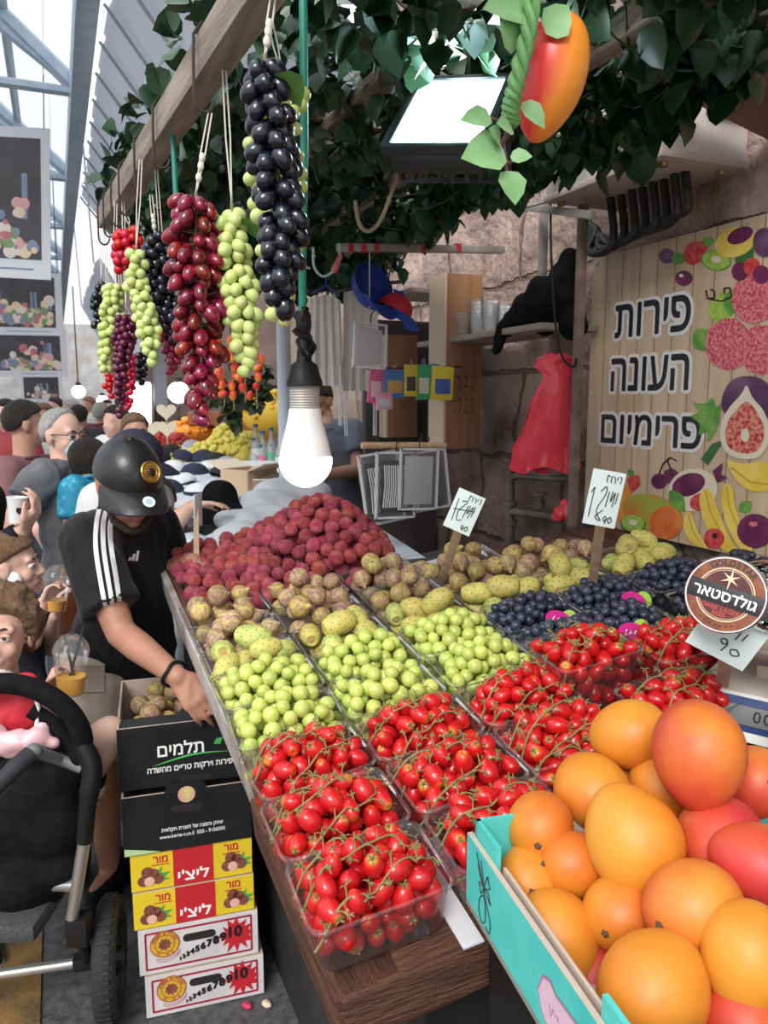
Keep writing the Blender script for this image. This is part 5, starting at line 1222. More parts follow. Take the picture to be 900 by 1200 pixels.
for sx_, sy__, dx_, dy_ in ((0, -1, W_, .012), (0, 1, W_, .012), (-1, 0, .012, D_), (1, 0, .012, D_)): mb.box((sx_*(W_/2-.006), sy__*(D_/2-.006), .165), (dx_, dy_, .03), bev=.004)
mb.box((0, 0, .152), (W_-.01, D_-.01, .006), bev=.002); mb.build('tray', steel_b, scale_, mx=T((.03, .03, 0)))
# beer badge on its chrome tap
bo = at(850, 697, 1.19); zf = (EYE-bo).normalized(); zf = (zf+V((-.20, -.02, .10))).normalized(); xf = V((0, 0, 1)).cross(zf).normalized(); yf = zf.cross(xf); ra = R(-13)
xf2 = xf*math.cos(ra)+yf*math.sin(ra); yf2 = zf.cross(xf2); TM = frame(bo, xf2, yf2, zf)
tap = thing('beer_tap', 'chrome beer tap with round copper and black badge above the scale', 'beer tap'); tap.matrix_world = TM
chrome = mat('chrome', (.80, .80, .80), .07, metal=1); copper = mat('copper_ring', (.15, .042, .02), .35, metal=.4, col2=(.25, .08, .035), scale=50); deepred = mat('badge_red', (.05, .003, .004), .3, col2=(.11, .008, .008), scale=20); cream_t = mat('badge_cream', (.75, .55, .38), .5); redt = mat('badge_red_text', (.45, .05, .04), .5)
rb_ = .0590
mb = MB(); mb.lathe([(0, -.022), (rb_*.97, -.022), (rb_*1.03, -.014), (rb_*1.03, -.002), (rb_*.99, .003), (rb_*.955, .003), (rb_*.95, 0)], 56, caps=False); mb.build('rim', chrome, tap)
mb = MB(); mb.lathe([(rb_*.955, 0), (rb_*.955, .0012), (rb_*.70, .0012), (rb_*.70, 0)], 56, caps=False); mb.build('copper_ring', copper, tap)
mb = MB(); mb.lathe([(rb_*.72, .0016), (rb_*.70, .0022), (rb_*.68, .0016)], 48, caps=False); mb.lathe([(rb_*.655, .0016), (rb_*.645, .0022), (rb_*.635, .0016)], 48, caps=False); mb.build('ring_line', cream_t, tap)
mb = MB(); mb.lathe([(rb_*.70, 0), (rb_*.70, .001), (0, .0012)], 48, caps=False); mb.build('badge_face', deepred, tap)
mb = MB(); mb.box((0, -.002, .0016), (rb_*1.86, rb_*.50, .0016), bev=.0005); mb.build('band', blk, tap)
t = fit_text(heb('גולדסטאר'), rb_*1.58, rb_*.30, .0005, .0006); mb = MB().addmesh(t, T((0, -.002, .0030))); mb.build('brand_lettering', wht, tap, 0)
mb = MB(); st = []
for k in range(12): rr = (rb_*.26 if k % 2 == 0 else rb_*.06)*(1.25 if k % 6 == 0 else 1); st.append((rr*math.sin(2*PI*k/12), rr*math.cos(2*PI*k/12)))
mb.prism(st, .0012, T((0, rb_*.43, .0018))); mb.build('star', cream_t, tap, 0)
mb = MB()
for word, r0, a0, da, up_ in (('GOLDSTAR', .83, 90, -10.5, 1), ('PREMIUM', .83, -90, 9.5, -1)):
    n = len(word)
    for i, ch in enumerate(word):
        a = R(a0+da*(i-(n-1)/2)); m_ = T((rb_*r0*math.cos(a), rb_*r0*math.sin(a), .0016)) @ Mx.Rotation(a-PI/2 if up_ > 0 else a+PI/2, 4, 'Z')
        if word == 'PREMIUM': mb.box((rb_*r0*math.cos(a), rb_*r0*math.sin(a), .0014), (.004, .0018, .0006), rot=Mx.Rotation(a+PI/2, 3, 'Z'))
        else: text(ch, .0135, .0003, .0003, 0, m_, mb)
mb.build('arched_lettering', blk, tap, 0)
mb = MB(); text('DARK LAGER', .0095, .0003, .0002, 0, T((0, -rb_*.40, .0016)), mb); text('BEER', .0095, .0003, .0002, 0, T((0, -rb_*.54, .0016)), mb); mb.build('small_lettering', redt, tap, 0)
mb = MB(); hd = TM.inverted() @ (bo+xf*.052-zf*.085+V((0, 0, .010))); mb.ell(hd, (.062, .058, .052), None, 32, 20); mb.tube([V((0, 0, -.023)), V((.006, .0, -.045)), hd], [.048, .050, .046], 28); mb.build('tap_head', chrome, tap, 180)
hw = bo+xf*.10-zf*.07; mb = MB(); cx2, cy2 = hw.x+.03, hw.y
mb.tube([bo+xf*.05-zf*.085+V((0, 0, .0)), V((cx2, cy2, bo.z+.0)), V((cx2, cy2, bo.z-.03)), V((cx2, cy2, dz(cx2, cy2)+.02))], [.035, .034, .030, .030], 20); mb.lathe([(.06, 0), (.06, .012), (.032, .022), (0, .022)], 24, T((cx2, cy2, dz(cx2, cy2)+.004))); wpart(mb, 'column', chrome, tap)
# ================================================================ STACK OF FRUIT BOXES
blackb = mat('black_card', (.010, .0105, .012), .6, .2, col2=(.015, .016, .018), scale=12); yel = mat('yellow_card', (.74, .55, .02), .5, col2=(.68, .48, .02), scale=9); rdc = mat('red_card', (.50, .015, .025), .5); whc = mat('white_card', (.66, .62, .62), .6, col2=(.56, .52, .53), scale=9)
marn = mat('maroon_ink', (.30, .01, .04), .55); grn = mat('leaf_green_ink', (.05, .36, .07), .5); brn = mat('brown_ink', (.17, .045, .03), .6, col2=(.25, .08, .05), scale=60); pnk = mat('flesh_ink', (.72, .42, .33), .6); hole = mat('hole_dark', (.015, .012, .012), .9)
bl = atz(172, 1195, 0); br = atz(308, 1165, 0)
bx = V((br.x-bl.x, br.y-bl.y, 0)).normalized(); by = V((-bx.y, bx.x, 0)); BZ = V((0, 0, 1)); FW = .31; FD = .42
def carton(name, label, z, h, outer, sh=(0, 0), w_=FW, d_=FD, open_top=False, yaw=0, rim=None):
    """cardboard carton, its front face at local y = 0"""
    o = bl+bx*sh[0]+by*sh[1]+BZ*z; root = thing(name, label, 'cardboard box', group='stack of fruit boxes beside the table'); root.matrix_world = frame(o, bx, by, BZ) @ Mx.Rotation(yaw, 4, 'Z'); t = .006
    for nm, c, d3 in (('front_panel', (w_/2, t/2, h/2), (w_, t, h)), ('back_panel', (w_/2, d_-t/2, h/2), (w_, t, h)), ('side_panel', (t/2, d_/2, h/2), (t, d_-2*t, h)), ('side_panel', (w_-t/2, d_/2, h/2), (t, d_-2*t, h)), ('bottom', (w_/2, d_/2, .004), (w_-2*t, d_-2*t, .006))):
        mb = MB(); mb.box(c, d3, bev=.001); ob = mb.build(nm, [outer, kraft], root, 0)
        for f in ob.data.polygons:
            ctr = V((w_/2, d_/2, h/2))-f.center
            if f.normal.dot(ctr) > .12 or f.normal.z > .9: f.material_index = 1
    if not open_top:
        mb = MB(); mb.box((w_/2, d_/2, h-.004), (w_-2*t, d_-2*t, .006)); mb.build('top_flap', kraft, root, 0)
    return root
def handle(root, x, z, w_=.085, h_=.022):
    mb = MB(); p = rrect(w_, h_, h_*.49, 5); mb.prism(p, .0016, T((x, .0005, z)) @ Mx.Rotation(PI/2, 4, 'X')); mb.build('hand_hole', hole, root, 0)
FX = lambda x, z, e=0: T((x, -.0008-e, z)) @ Mx.Rotation(PI/2, 4, 'X')
def star_pts(n, r1, r2, j=0, seed=1):
    r_ = np.random.default_rng(seed); return [((r1 if k % 2 == 0 else r2)*(1+r_.uniform(-j, j))*math.cos(PI*k/n), (r1 if k % 2 == 0 else r2)*(1+r_.uniform(-j, j))*math.sin(PI*k/n)) for k in range(2*n)]
circ = lambda r_, n=30: [(r_*math.cos(2*PI*k/n), r_*math.sin(2*PI*k/n)) for k in range(n)]
def white_box(label, z, sh, h=.118):
    b = carton('white_box', label, z, h, whc, sh)
    mb = MB()
    for x, zz, dx_, dz_ in ((FW/2, .014, FW-.035, .005), (FW/2, h-.014, FW-.035, .005), (.018, h/2, .005, h-.028), (FW-.018, h/2, .005, h-.028)): mb.box((x, -.0006, zz), (dx_, .0012, dz_))
    mb.build('printed_border', marn, b, 0); handle(b, FW*.50, h*.66)
    mb = MB(); mb.prism(circ(.038), .001, FX(.066, h*.62)); mb.build('round_logo', mat('logo_yellow', (.62, .36, .03), .5), b, 0)
    mb = MB(); 
    for r0, r1 in ((.038, .036), (.0255, .024)): 
        mb.lathe([(r0, 0), (r0, .0006), (r1, .0006), (r1, 0)], 30, FX(.066, h*.62, .001), caps=False)
    word = heb('המודלים משפחת')
    for i, ch in enumerate(word):
        a = R(160-140*i/(len(word)-1)); text(ch, .011, .0002, .0004, 0, FX(.066, h*.62, .0012) @ T((.0305*math.cos(a), .0305*math.sin(a), 0)) @ Mx.Rotation(a-PI/2, 4, 'Z'), mb)
    word = heb('בע מ')
    for i, ch in enumerate(word):
        a = R(-125+70*i/(len(word)-1)); text(ch, .011, .0002, .0004, 0, FX(.066, h*.62, .0012) @ T((.0305*math.cos(a), .0305*math.sin(a), 0)) @ Mx.Rotation(a+PI/2, 4, 'Z'), mb)
    for k in range(2): mb.tube([V((.066+.045*math.cos(R(a)), -.001, h*.62+.045*math.sin(R(a))-k*.006)) for a in range(-120, -20, 10)], .0008, 4)
    mb.build('logo_lettering', marn, b, 0)
    mb = MB(); mb.prism(star_pts(9, .018, .013, .1), .0008, FX(.066, h*.62, .001)); mb.prism(circ(.008), .0008, FX(.060, h*.63, .0014)); mb.build('logo_fruit', brn, b, 0)
    mb = MB(); mb.prism(star_pts(12, .050, .030, .14, 3), .001, FX(FW*.815, h*.53)); mb.build('red_burst', rdc, b, 0)
    mb = MB(); x = .100; 
    for i, ch in enumerate(('1', '2', '3', '4', '5', '6', '7', '8', '9', '10')):
        s = .013+.0024*i+(.008 if i == 9 else 0); x += s*.33+(.006 if i == 9 else 0); text(ch, s, .0004, .0010+.00012*i, 0, FX(x, h*.23+i*.0048+(.004 if i == 9 else 0), .0012), mb); x += s*.29
    mb.build('number_lettering', blk, b, 0); return b
def lychee_print(b, x, z, s):
    mb = MB()
    for dx_, dz_ in ((-.5, -.25), (.35, .3), (-.15, .55), (.75, -.2)): mb.prism(circ(.019*s, 18), .0006, FX(x+dx_*.036*s, z+dz_*.036*s))
    mb.build('printed_lychees', brn, b, 0)
    mb = MB(); mb.prism(circ(.016*s, 18), .0006, FX(x, z-.012*s, .0007)); mb.build('printed_peeled_lychee', pnk, b, 0)
    mb = MB()
    for a, L in ((20, .05), (-8, .045), (60, .045)): mb.prism([(0, 0), (L*.4*s, L*.22*s), (L*s, 0), (L*.4*s, -L*.22*s)], .0005, FX(x+.018*s, z-.006*s) @ Mx.Rotation(R(a), 4, 'Z'))
    mb.build('printed_leaf', grn, b, 0)
def yellow_box(label, z, sh):
    h = .102; b = carton('yellow_box', label, z, h, yel, sh)
    mb = MB(); mb.box((FW*.505, -.0006, h/2), (FW*.33, .0014, h-.001)); mb.build('red_stripe', rdc, b, 0); handle(b, FW*.5, h*.66, .072, .018)
    mb = MB().addmesh(fit_text(heb("ליצ'י"), .078, .030, .0010, .0004), FX(FW*.505, h*.27, .0012)); mb.build('lettering', wht, b, 0)
    mb = MB(); mb.addmesh(fit_text(heb('מור'), .036, .018, .0006, .0004), FX(.074, h*.80)); mb.addmesh(fit_text(heb('מור'), .036, .018, .0006, .0004), FX(FW-.055, h*.82))
    for xx in (.074, FW-.055): mb.box((xx, -.001, h*.66), (.045, .0006, .0022))
    mb.build('brand_lettering', rdc, b, 0)
    lychee_print(b, .045, h*.34, .80); lychee_print(b, FW-.052, h*.38, .80); return b
white_box('white box with red burst at the foot of the stack, standing on the street', 0.003, (0, 0))
white_box('upper white box with red burst, directly under the yellow boxes', .124, (-.012, .006), .130)
yellow_box('lower yellow and red lychee box resting on the white boxes', .257, (-.020, .006))
yellow_box('upper yellow and red lychee box right under the black boxes', .362, (-.022, .010))
h = .160
b = carton('black_box', 'lower black box with round sticker and small white print', .467, h, blackb, (-.036, .004), w_=.325, open_top=True)
mb = MB(); mb.prism([(.105, 0), (.112, .02), (.205, .02), (.212, 0)], .006, T((0, .006, h)) @ Mx.Rotation(PI/2, 4, 'X')); mb.build('front_tab', blackb, b, 0)
handle(b, .160, h*.70, .080, .020)
mb = MB(); mb.prism(circ(.022), .0006, FX(.160, h*.93)); mb.build('round_sticker', mat('sticker_yellow', (.62, .52, .22), .5, col2=(.60, .25, .25), scale=40), b, 0)
mb = MB(); mb.addmesh(fit_text(heb('שיווק והפצה של תוצרת חקלאית'), .155, .014, .0002, .0003), FX(.172, h*.36)); mb.addmesh(fit_text('www.kerte-t.co.il  050 - 9156000', .165, .010, .0001, .0003), FX(.172, h*.25)); mb.build('lettering', wht, b, 0)
mb = MB(); mb.prism([(.002, .002), (.09, .002), (.05, .012), (.002, .022)], .0006, FX(0, 0)); mb.build('green_print', mat('pale_green_ink', (.42, .58, .30), .6), b, 0)
z2 = .632
t2 = carton('black_box', 'topmost open black box of figs with white and green lettering', z2, .168, blackb, (-.040, .030), w_=.325, d_=.36, open_top=True)
mb = MB(); mb.box((.1625, .030, .162), (.325, .06, .005), rot=Mx.Rotation(R(8), 3, 'X')); mb.prism([(.15, 0), (.16, .014), (.25, .014), (.26, 0)], .006, T((0, .062, .166)) @ Mx.Rotation(PI/2, 4, 'X')); mb.build('folded_flap', mat('black_card_flap', (.03, .032, .036), .45), t2, 0)
mb = MB(); mb.addmesh(fit_text(heb('תלמים'), .115, .036, .0007, .0004), FX(.155, .100)); mb.addmesh(fit_text(heb('פירות וירקות טריים מהשדה'), .215, .019, .0004, .0003), FX(.178, .044)); mb.build('lettering', wht, t2, 0)
mb = MB(); mb.tube([V((.085+.19*k/14, -.001, .064+.010*math.sin(k/14*PI*1.2-.5)+.012*(k/14)**2)) for k in range(15)], [.0006+.0022*math.sin(PI*k/14) for k in range(15)], 5)
for k, (x, z) in enumerate(((.238, .100), (.262, .114), (.272, .094))): mb.prism([(0, 0), (.012, .009), (.028, .004), (.014, -.010)], .0006, FX(x, z) @ Mx.Rotation(R(25-k*15), 4, 'Z'))
mb.build('green_print', grn, t2, 0); handle(t2, .19, .012, .08, .018)
mb = MB(); mb.box((-.0008, .19, .085), (.0012, .34, .15)); mb.build('side_print', mat('side_print', (.30, .33, .12), .7, col2=(.55, .50, .35), scale=20), t2, 0)
TB = t2.matrix_world
fills = pack(.30, .33, .029, 70, .14, .045)
for (x, y, z, r_) in fills:
    if z < .045 and rng.random() < .5: pass
    p = TB @ V((x+.1625, y+.185, z+.010))
    o = bpy.data.objects.new('fig', [FIGP, FIGG, FIGP][int(rng.integers(3))]); COL.objects.link(o); o.matrix_world = T(p, basis(V((rng.normal(), rng.normal(), rng.normal()*.5))), r_*.93)
    tag(o, 'purple green fig in the topmost open black box', 'fig', 'figs in the topmost black box')
for (px, py, c, lb) in ((290, 1178, 'red', 'crushed pink petal on the street by the white box'), (313, 1176, 'pale', 'pale pistachio shell on the street by the white box')):
    p = atz(px, py, .008); mb = MB(); mb.ell(p, (.012, .016, .008), Mx.Rotation(.5, 3, 'Z'), 10, 7, fn=lambda v: V((v.x*(1+.3*v.y), v.y, v.z*(1-.4*v.x))))
    tag(mb.build('street_scrap', mat('scrap_'+c, (.5, .03, .10) if c == 'red' else (.62, .52, .40), .6), smooth=180), lb, 'litter')
# ================================================================ PEOPLE
from mathutils import noise as NZ
def skin_mat(name, c, c2): return mat(name, c, .5, .35, col2=c2, scale=9, sss=.12, lo=.3, hi=.7)
SK_OLIVE = skin_mat('skin_olive', (.36, .17, .11), (.44, .22, .15)); SK_FAIR = skin_mat('skin_fair', (.60, .36, .28), (.66, .42, .34)); SK_TAN = skin_mat('skin_tan', (.46, .25, .18), (.54, .31, .23))
def loft(mb, secs, n=22):
    """closed loft through (centre, half-width vector, half-depth vector)"""
    vs = []; fs = []
    for c, wv, dv in secs:
        for j in range(n):
            a = 2*PI*j/n; ca, sa = math.cos(a), math.sin(a); ca = math.copysign(abs(ca)**.85, ca); sa = math.copysign(abs(sa)**.85, sa); vs.append(V(c)+V(wv)*ca+V(dv)*sa)
    for i in range(len(secs)-1):
        for j in range(n): fs.append((i*n+j, i*n+(j+1) % n, (i+1)*n+(j+1) % n, (i+1)*n+j))
    fs.append(tuple(range(n-1, -1, -1))); fs.append(tuple((len(secs)-1)*n+j for j in range(n)))
    return mb.add(vs, fs)
def hand(mb, w, d_, nrm, side, curl=.5, s=1.0, spread=.10, thumb=.5):
    """palm with four fingers and a thumb; nrm points out of the palm; side +1: thumb on the d x nrm side"""
    d_ = V(d_).normalized(); nrm = V(nrm); nrm = (nrm-d_*nrm.dot(d_)).normalized(); x = d_.cross(nrm)*side
    offs = (.030, .010, -.010, -.029); L = ((.040, .026, .020), (.044, .029, .021), (.041, .027, .020), (.032, .020, .017))
    for k in range(4):
        b = w+x*offs[k]*.55*s+d_*.008*s; kn = w+x*offs[k]*s+d_*(.088-.006*abs(k-1.3))*s; mb.capsule(b, kn, .014*s, .0115*s, 10)
        p = kn; a = 0; fd = (d_+x*offs[k]*spread*25*s).normalized()
        for i in range(3):
            a += curl*(.8, 1.0, .7)[i]; q = p+(fd*math.cos(a)+nrm*math.sin(a))*L[k][i]*s; r0 = (.0092, .0083, .0074)[i]*s; mb.capsule(p, q, r0, r0*.9, 10); p = q
    mb.capsule(w+x*.012*s+d_*.03*s, w-x*.012*s+d_*.06*s, .017*s, .015*s, 10)
    t0 = w+x*.022*s+d_*.020*s; t1 = t0+(x*.62+d_*.72+nrm*.25).normalized()*.040*s; t2 = t1+(x*(.35-thumb*.5)+d_*.8+nrm*(.2+thumb*.5)).normalized()*.030*s; t3 = t2+(x*(.1-thumb*.6)+d_*.8+nrm*(.2+thumb*.6)).normalized()*.024*s
    mb.capsule(t0, t1, .0145*s, .0115*s, 10); mb.capsule(t1, t2, .0108*s, .0095*s, 10); mb.capsule(t2, t3, .0095*s, .008*s, 10)
def head_pieces(mb, M, child=False):
    E = lambda c, r, n=18: mb.ell(M @ V(c), [q*M.to_scale()[0] for q in r], M.to_3x3().normalized(), n, 12)
    sc = M.to_scale()[0]; Cp = lambda a, b, ra, rb: mb.capsule(M @ V(a), M @ V(b), ra*sc, rb*sc, 10)
    E((0, -.015, .028), (.074, .094, .088), 24); E((0, .022, -.030), (.061, .066, .080), 22); E((0, .034, -.072), (.047, .048, .040)); E((0, .066, -.098), (.019, .017, .016))
    Cp((0, .080, .008), (0, .104, -.030), .0085, .0125); E((.011, .092, -.036), (.010, .011, .009)); E((-.011, .092, -.036), (.010, .011, .009))
    Cp((-.040, .068, .021), (.040, .068, .021), .0145, .0145); Cp((-.018, .078, -.066), (.018, .078, -.066), .012, .012)
    for q in (1, -1):
        E((q*.036, .056, -.034), (.024, .024, .026)); E((q*.076, -.008, -.008), (.010, .022, .034)); E((q*.079, -.014, .006), (.010, .016, .018))
def head_features(root, M, skin, eye=(.10, .06, .035), lips=(.50, .20, .18), brow=(.10, .06, .04), detail=True):
    sc = M.to_scale()[0]
    for q in (1, -1):
        mb = MB(); mb.ell((q*.031, .0715, .000), (.0135, .0125, .0125), None, 16, 12); e = mb
        o = wpart(MB().addmesh(e, M), 'eye', mat('eye_white', (.75, .72, .70), .25), root, 180)
        c = V((q*.031, .0715, 0)); f = V((0, .0125, 0)); mb = MB()
        mb.lathe([(.0062, 0), (.0058, .0012), (0, .0016)], 16, T(c+f*.9, basis((q*.03, 1, -.02), V((0, 0, 1))))); mb.lathe([(.0028, .0017), (0, .0019)], 12, T(c+f*.9, basis((q*.03, 1, -.02), V((0, 0, 1)))), 1)
        wpart(MB().addmesh(mb, M), 'iris', [mat('iris_%d' % int(eye[0]*1000), eye, .2), blk], root)
        if detail:
            mb = MB(); mb.tube([c+V((-.0150, .0060, -.001)), c+V((-.008, .0122, .0060)), c+V((0, .0142, .0078)), c+V((.008, .0122, .0060)), c+V((.0150, .0060, -.001))], [.0022, .0030, .0034, .0030, .0022], 8)
            wpart(MB().addmesh(mb, M), 'eyelid', skin, root, 180)
        mb = MB(); mb.tube([V((q*.014, .0835, .021)), V((q*.030, .0835, .0265)), V((q*.046, .0735, .0215))], [.0030, .0038, .0018], 7); wpart(MB().addmesh(mb, M), 'eyebrow', mat('brow_%d' % int(brow[0]*1000), brow, .9), root, 180)
    mb = MB(); mb.tube([V((-.022, .0815, -.0665)), V((-.010, .0895, -.0635)), V((0, .0905, -.0650)), V((.010, .0895, -.0635)), V((.022, .0815, -.0665))], [.001, .0035, .0034, .0035, .001], 8)
    mb.tube([V((-.020, .0815, -.0690)), V((0, .0900, -.0725)), V((.020, .0815, -.0690))], [.001, .0045, .001], 8); wpart(MB().addmesh(mb, M), 'lips', mat('lips_%d' % int(lips[0]*1000), lips, .4), root, 180)
def hair_part(root, M, m, line=((-1, -.90), (-.4, -.68), (-.1, -.30), (.1, -.05), (.35, .24), (1, .52)), grow=1.13, wob=.05, fr=6, seed=0, name='hair', sides=None, long_=0):
    ys, zs = zip(*line)
    def fn(v):
        hl = np.interp(v.y, ys, zs); k = min(1, max(0, (v.z-hl)/.10)); k = k*k*(3-2*k)
        g = .86+(grow-.86)*k; w_ = wob*k*(NZ.noise(V((v.x*fr+seed, v.y*fr, v.z*2.0)))+.5*NZ.noise(V((v.x*fr*3, v.y*fr*3, v.z*4+seed))))
        p = v*(g+w_)
        if long_ and v.z < 0 and k > .3: p = V((p.x, p.y, p.z*(1+long_)))
        return p
    mb = MB().ell((0, -.013, .026), (.078, .097, .092), None, 56, 40, fn=fn)
    return wpart(MB().addmesh(mb, M), name, m, root, 180)
def hair_mat(name, c, c2): return mat(name, c, .55, .4, col2=c2, scale=5, bump=.8, bscale=60, stretch=(22, 22, 3.5), lo=.35, hi=.68)
def headM(c, fwd, up=V((0, 0, 1)), s=1.0):
    f = V(fwd).normalized(); x = f.cross(V(up)).normalized(); u = x.cross(f); return frame(V(c), x, f, u) @ Mx.Diagonal((s, s, s, 1))
def wrinkle(me, amp, fr, st=(1, 1, 1)):
    cs = [v.co.copy() for v in me.vertices]; ns = [v.normal.copy() for v in me.vertices]; out = []
    for c, n_ in zip(cs, ns):
        q = V((c.x*st[0], c.y*st[1], c.z*st[2]))*fr; out.extend(c+n_*amp*(NZ.noise(q)+.6*(abs(NZ.noise(q*1.9))*2-.6)))
    me.vertices.foreach_set('co', out); me.update()
def human(label, J, o, group=None):
    """J: joints in world coordinates. Builds one continuous body plus clothing, hair and face as its parts"""
    s = o.get('s', 1.0); vox = o.get('vox', .006); sk = o['skin']
    ft = (J['anL']+J['anR'])/2 if 'anL' in J else J['pel']
    root = thing('person', label, 'person', (ft.x, ft.y, 0 if 'anL' in J else ft.z), group)
    HM = headM(J['head'], J['fwd'], J.get('up', V((0, 0, 1))), o.get('hs', 1.0)); mb = MB(); head_pieces(mb, HM)
    sm = (J['shL']+J['shR'])/2; hm = (J['hipL']+J['hipR'])/2; ax = (J['shR']-J['shL']).normalized(); hx = (J['hipR']-J['hipL']).normalized(); spine = (sm-hm).normalized()
    fw = spine.cross(-ax).normalized() if o.get('flipf') else ax.cross(spine).normalized()*-1
    fw = fw if fw.dot(V(J['front'])) > 0 else -fw
    hw_ = (J['shR']-J['shL']).length/2; hf = hw_/.185
    def torso(mb, e, lo=0, hi=1, drop=0.0, flare=0, belly=0):
        secs = []
        for t, w_, d_ in ((-.10, .150, .105), (0, .168, .118), (.18, .163, .112), (.40, .148, .104), (.62, .160, .112), (.80, .172, .112), (.92, .165, .092), (1.0, .125, .070), (1.06, .075, .055)):
            if t < lo-1e-6: continue
            c = hm.lerp(sm, t)+fw*(.018*math.sin(PI*max(0, min(1, t)))+belly*math.exp(-((t-.3)/.25)**2)); a_ = hx.lerp(ax, max(0, min(1, t))).normalized(); k = flare*max(0, .4-t)
            secs.append((c, a_*((w_*hf)+e+k), fw*((d_+belly*.7*math.exp(-((t-.3)/.25)**2))*hf+e+k)))
        loft(mb, secs)
    torso(mb, 0)
    nb = sm+spine*.02*s; mb.capsule(nb, HM @ V((0, -.012, -.055)), .056*s, .052*s, 14); mb.capsule(J['shL'], J['shR'], .058*s, .058*s, 14)
    for q in 'LR':
        if 'el'+q not in J: continue
        S_, El, W = J['sh'+q], J['el'+q], J['wr'+q]; mb.capsule(S_, El, .056*s, .041*s, 14); mb.ell(S_.lerp(El, .42), (.050*s,)*3); mb.capsule(El, El.lerp(W, .35), .041*s, .041*s, 14); mb.capsule(El.lerp(W, .3), W, .042*s, .027*s, 14)
        if 'hd'+q in J: hd = J['hd'+q]; hand(mb, W, hd['d'], hd['n'], hd.get('side', 1 if q == 'R' else -1), hd.get('curl', .4), s*hd.get('s', 1), thumb=hd.get('thumb', .5))
    for q in 'LR':
        if 'kn'+q not in J: continue
        H_, K, A = J['hip'+q], J['kn'+q], J['an'+q]; mb.capsule(H_, K, .082*s, .054*s, 14); mb.capsule(K, K.lerp(A, .35), .054*s, .056*s, 14); mb.capsule(K.lerp(A, .3), A, .057*s, .036*s, 14)
        td = J.get('toe'+q, V(J['front'])); td = V((td.x, td.y, 0)).normalized(); mb.capsule(A+V((0, 0, -.03*s))-td*.02*s, A+V((0, 0, -.045*s))+td*.13*s, .038*s, .028*s, 12)
    link_body = wpart(remesh(mb, vox, 4), 'body', sk, root, 180)
    # clothing
    if o.get('shirt'):
        mb = MB(); e = o.get('loose', .014); torso(mb, e, o.get('hem', -.08), flare=o.get('flare', .03), belly=o.get('belly', 0)); mb.capsule(J['shL'], J['shR'], .062*s+e*.8, .062*s+e*.8, 14)
        for q in 'LR':
            if 'el'+q not in J or o.get('sleeve') == 'none': continue
            S_, El, W = J['sh'+q], J['el'+q], J['wr'+q]
            if o.get('sleeve', 'short') == 'short': t = o.get('slv', .62); mb.capsule(S_, S_.lerp(El, t), .062*s+e*.9, .054*s+e*1.3, 18, True, False)
            else: mb.capsule(S_, El, .060*s+e, .046*s+e, 16); mb.capsule(El, El.lerp(W, .94), .046*s+e, .032*s+e, 16, True, False)
        me = remesh(mb, o.get('cvox', vox*1.15), 3); wrinkle(me, o.get('wr', .006), o.get('wfr', 9), (1, 1, .6)); sh = wpart(me, o.get('shirtname', 'shirt'), o['shirt'], root, 180); root_shirt = sh
        mb = MB(); cn = nb+spine*.028*s; R0 = .064*s
        pts = [cn+ax*math.cos(a)*R0+fw*math.sin(a)*R0*1.05-spine*(.022*math.sin(a) if o.get('collar') != 'shirt' else .03*math.sin(a)) for a in np.linspace(0, 2*PI, 24, endpoint=False)]
        mb.tube(pts, .008*s if o.get('collar') != 'shirt' else .014*s, 8, closed=True); wpart(mb, 'collar', o.get('collarmat', o['shirt']), root, 180)
    if o.get('pants') and 'knL' in J:
        mb = MB(); e = .016; secs = []
        for t, w_, d_ in ((-.18, .150, .110), (-.06, .168, .122), (.06, .168, .118), (.16, .160, .112)): secs.append((hm.lerp(sm, t), hx*(w_*hf+e), fw*(d_*hf+e)))
        loft(mb, secs)
        for q in 'LR':
            H_, K, A = J['hip'+q], J['kn'+q], J['an'+q]
            if o.get('pantlen', 'long') == 'short': kk = H_.lerp(K, 1.0); mb.capsule(H_, kk, .088*s+e, .074*s+e, 16, True, False); mb.capsule(kk-(kk-H_)*.05, K.lerp(A, .10), .074*s+e, .076*s+e, 16, True, False)
            else: mb.capsule(H_, K, .084*s+e, .062*s+e, 16); mb.capsule(K, K.lerp(A, .97), .062*s+e, .052*s+e, 16, True, False)
        me = remesh(mb, o.get('cvox', vox*1.15), 3); wrinkle(me, .006, 9); wpart(me, o.get('pantsname', 'trousers'), o['pants'], root, 180)
    if o.get('shoe') and 'anL' in J:
        for q in 'LR':
            A = J['an'+q]; td = J.get('toe'+q, V(J['front'])); td = V((td.x, td.y, 0)).normalized(); M = frame(V((A.x, A.y, 0)), td, V((0, 0, 1)).cross(td), V((0, 0, 1)))
            mb = MB(); mb.capsule(M @ V((-.04*s, 0, .05*s)), M @ V((.14*s, 0, .036*s)), .046*s, .036*s, 14); mb.capsule(M @ V((-.02*s, 0, .07*s)), M @ V((-.015*s, 0, .11*s)), .048*s, .046*s, 14)
            wpart(remesh(mb, max(.007, vox), 2), 'shoe', o['shoe'], root, 180); mb = MB(); mb.prism([(x*s, y*s) for x, y in ((-.085, -.03), (-.06, -.042), (.05, -.045), (.13, -.042), (.17, -.02), (.175, .01), (.15, .038), (.05, .045), (-.06, .042), (-.085, .03))], .022*s, M, base=.001); wpart(mb, 'sole', o.get('sole', mat('sole_white', (.6, .6, .6), .6)), root)
    if o.get('face', True): head_features(root, HM, sk, detail=o.get('detail', True), brow=o.get('brow', (.07, .045, .03)))
    if o.get('hair'): hair_part(root, HM, o['hair'], **o.get('hairopt', {}))
    return root, HM
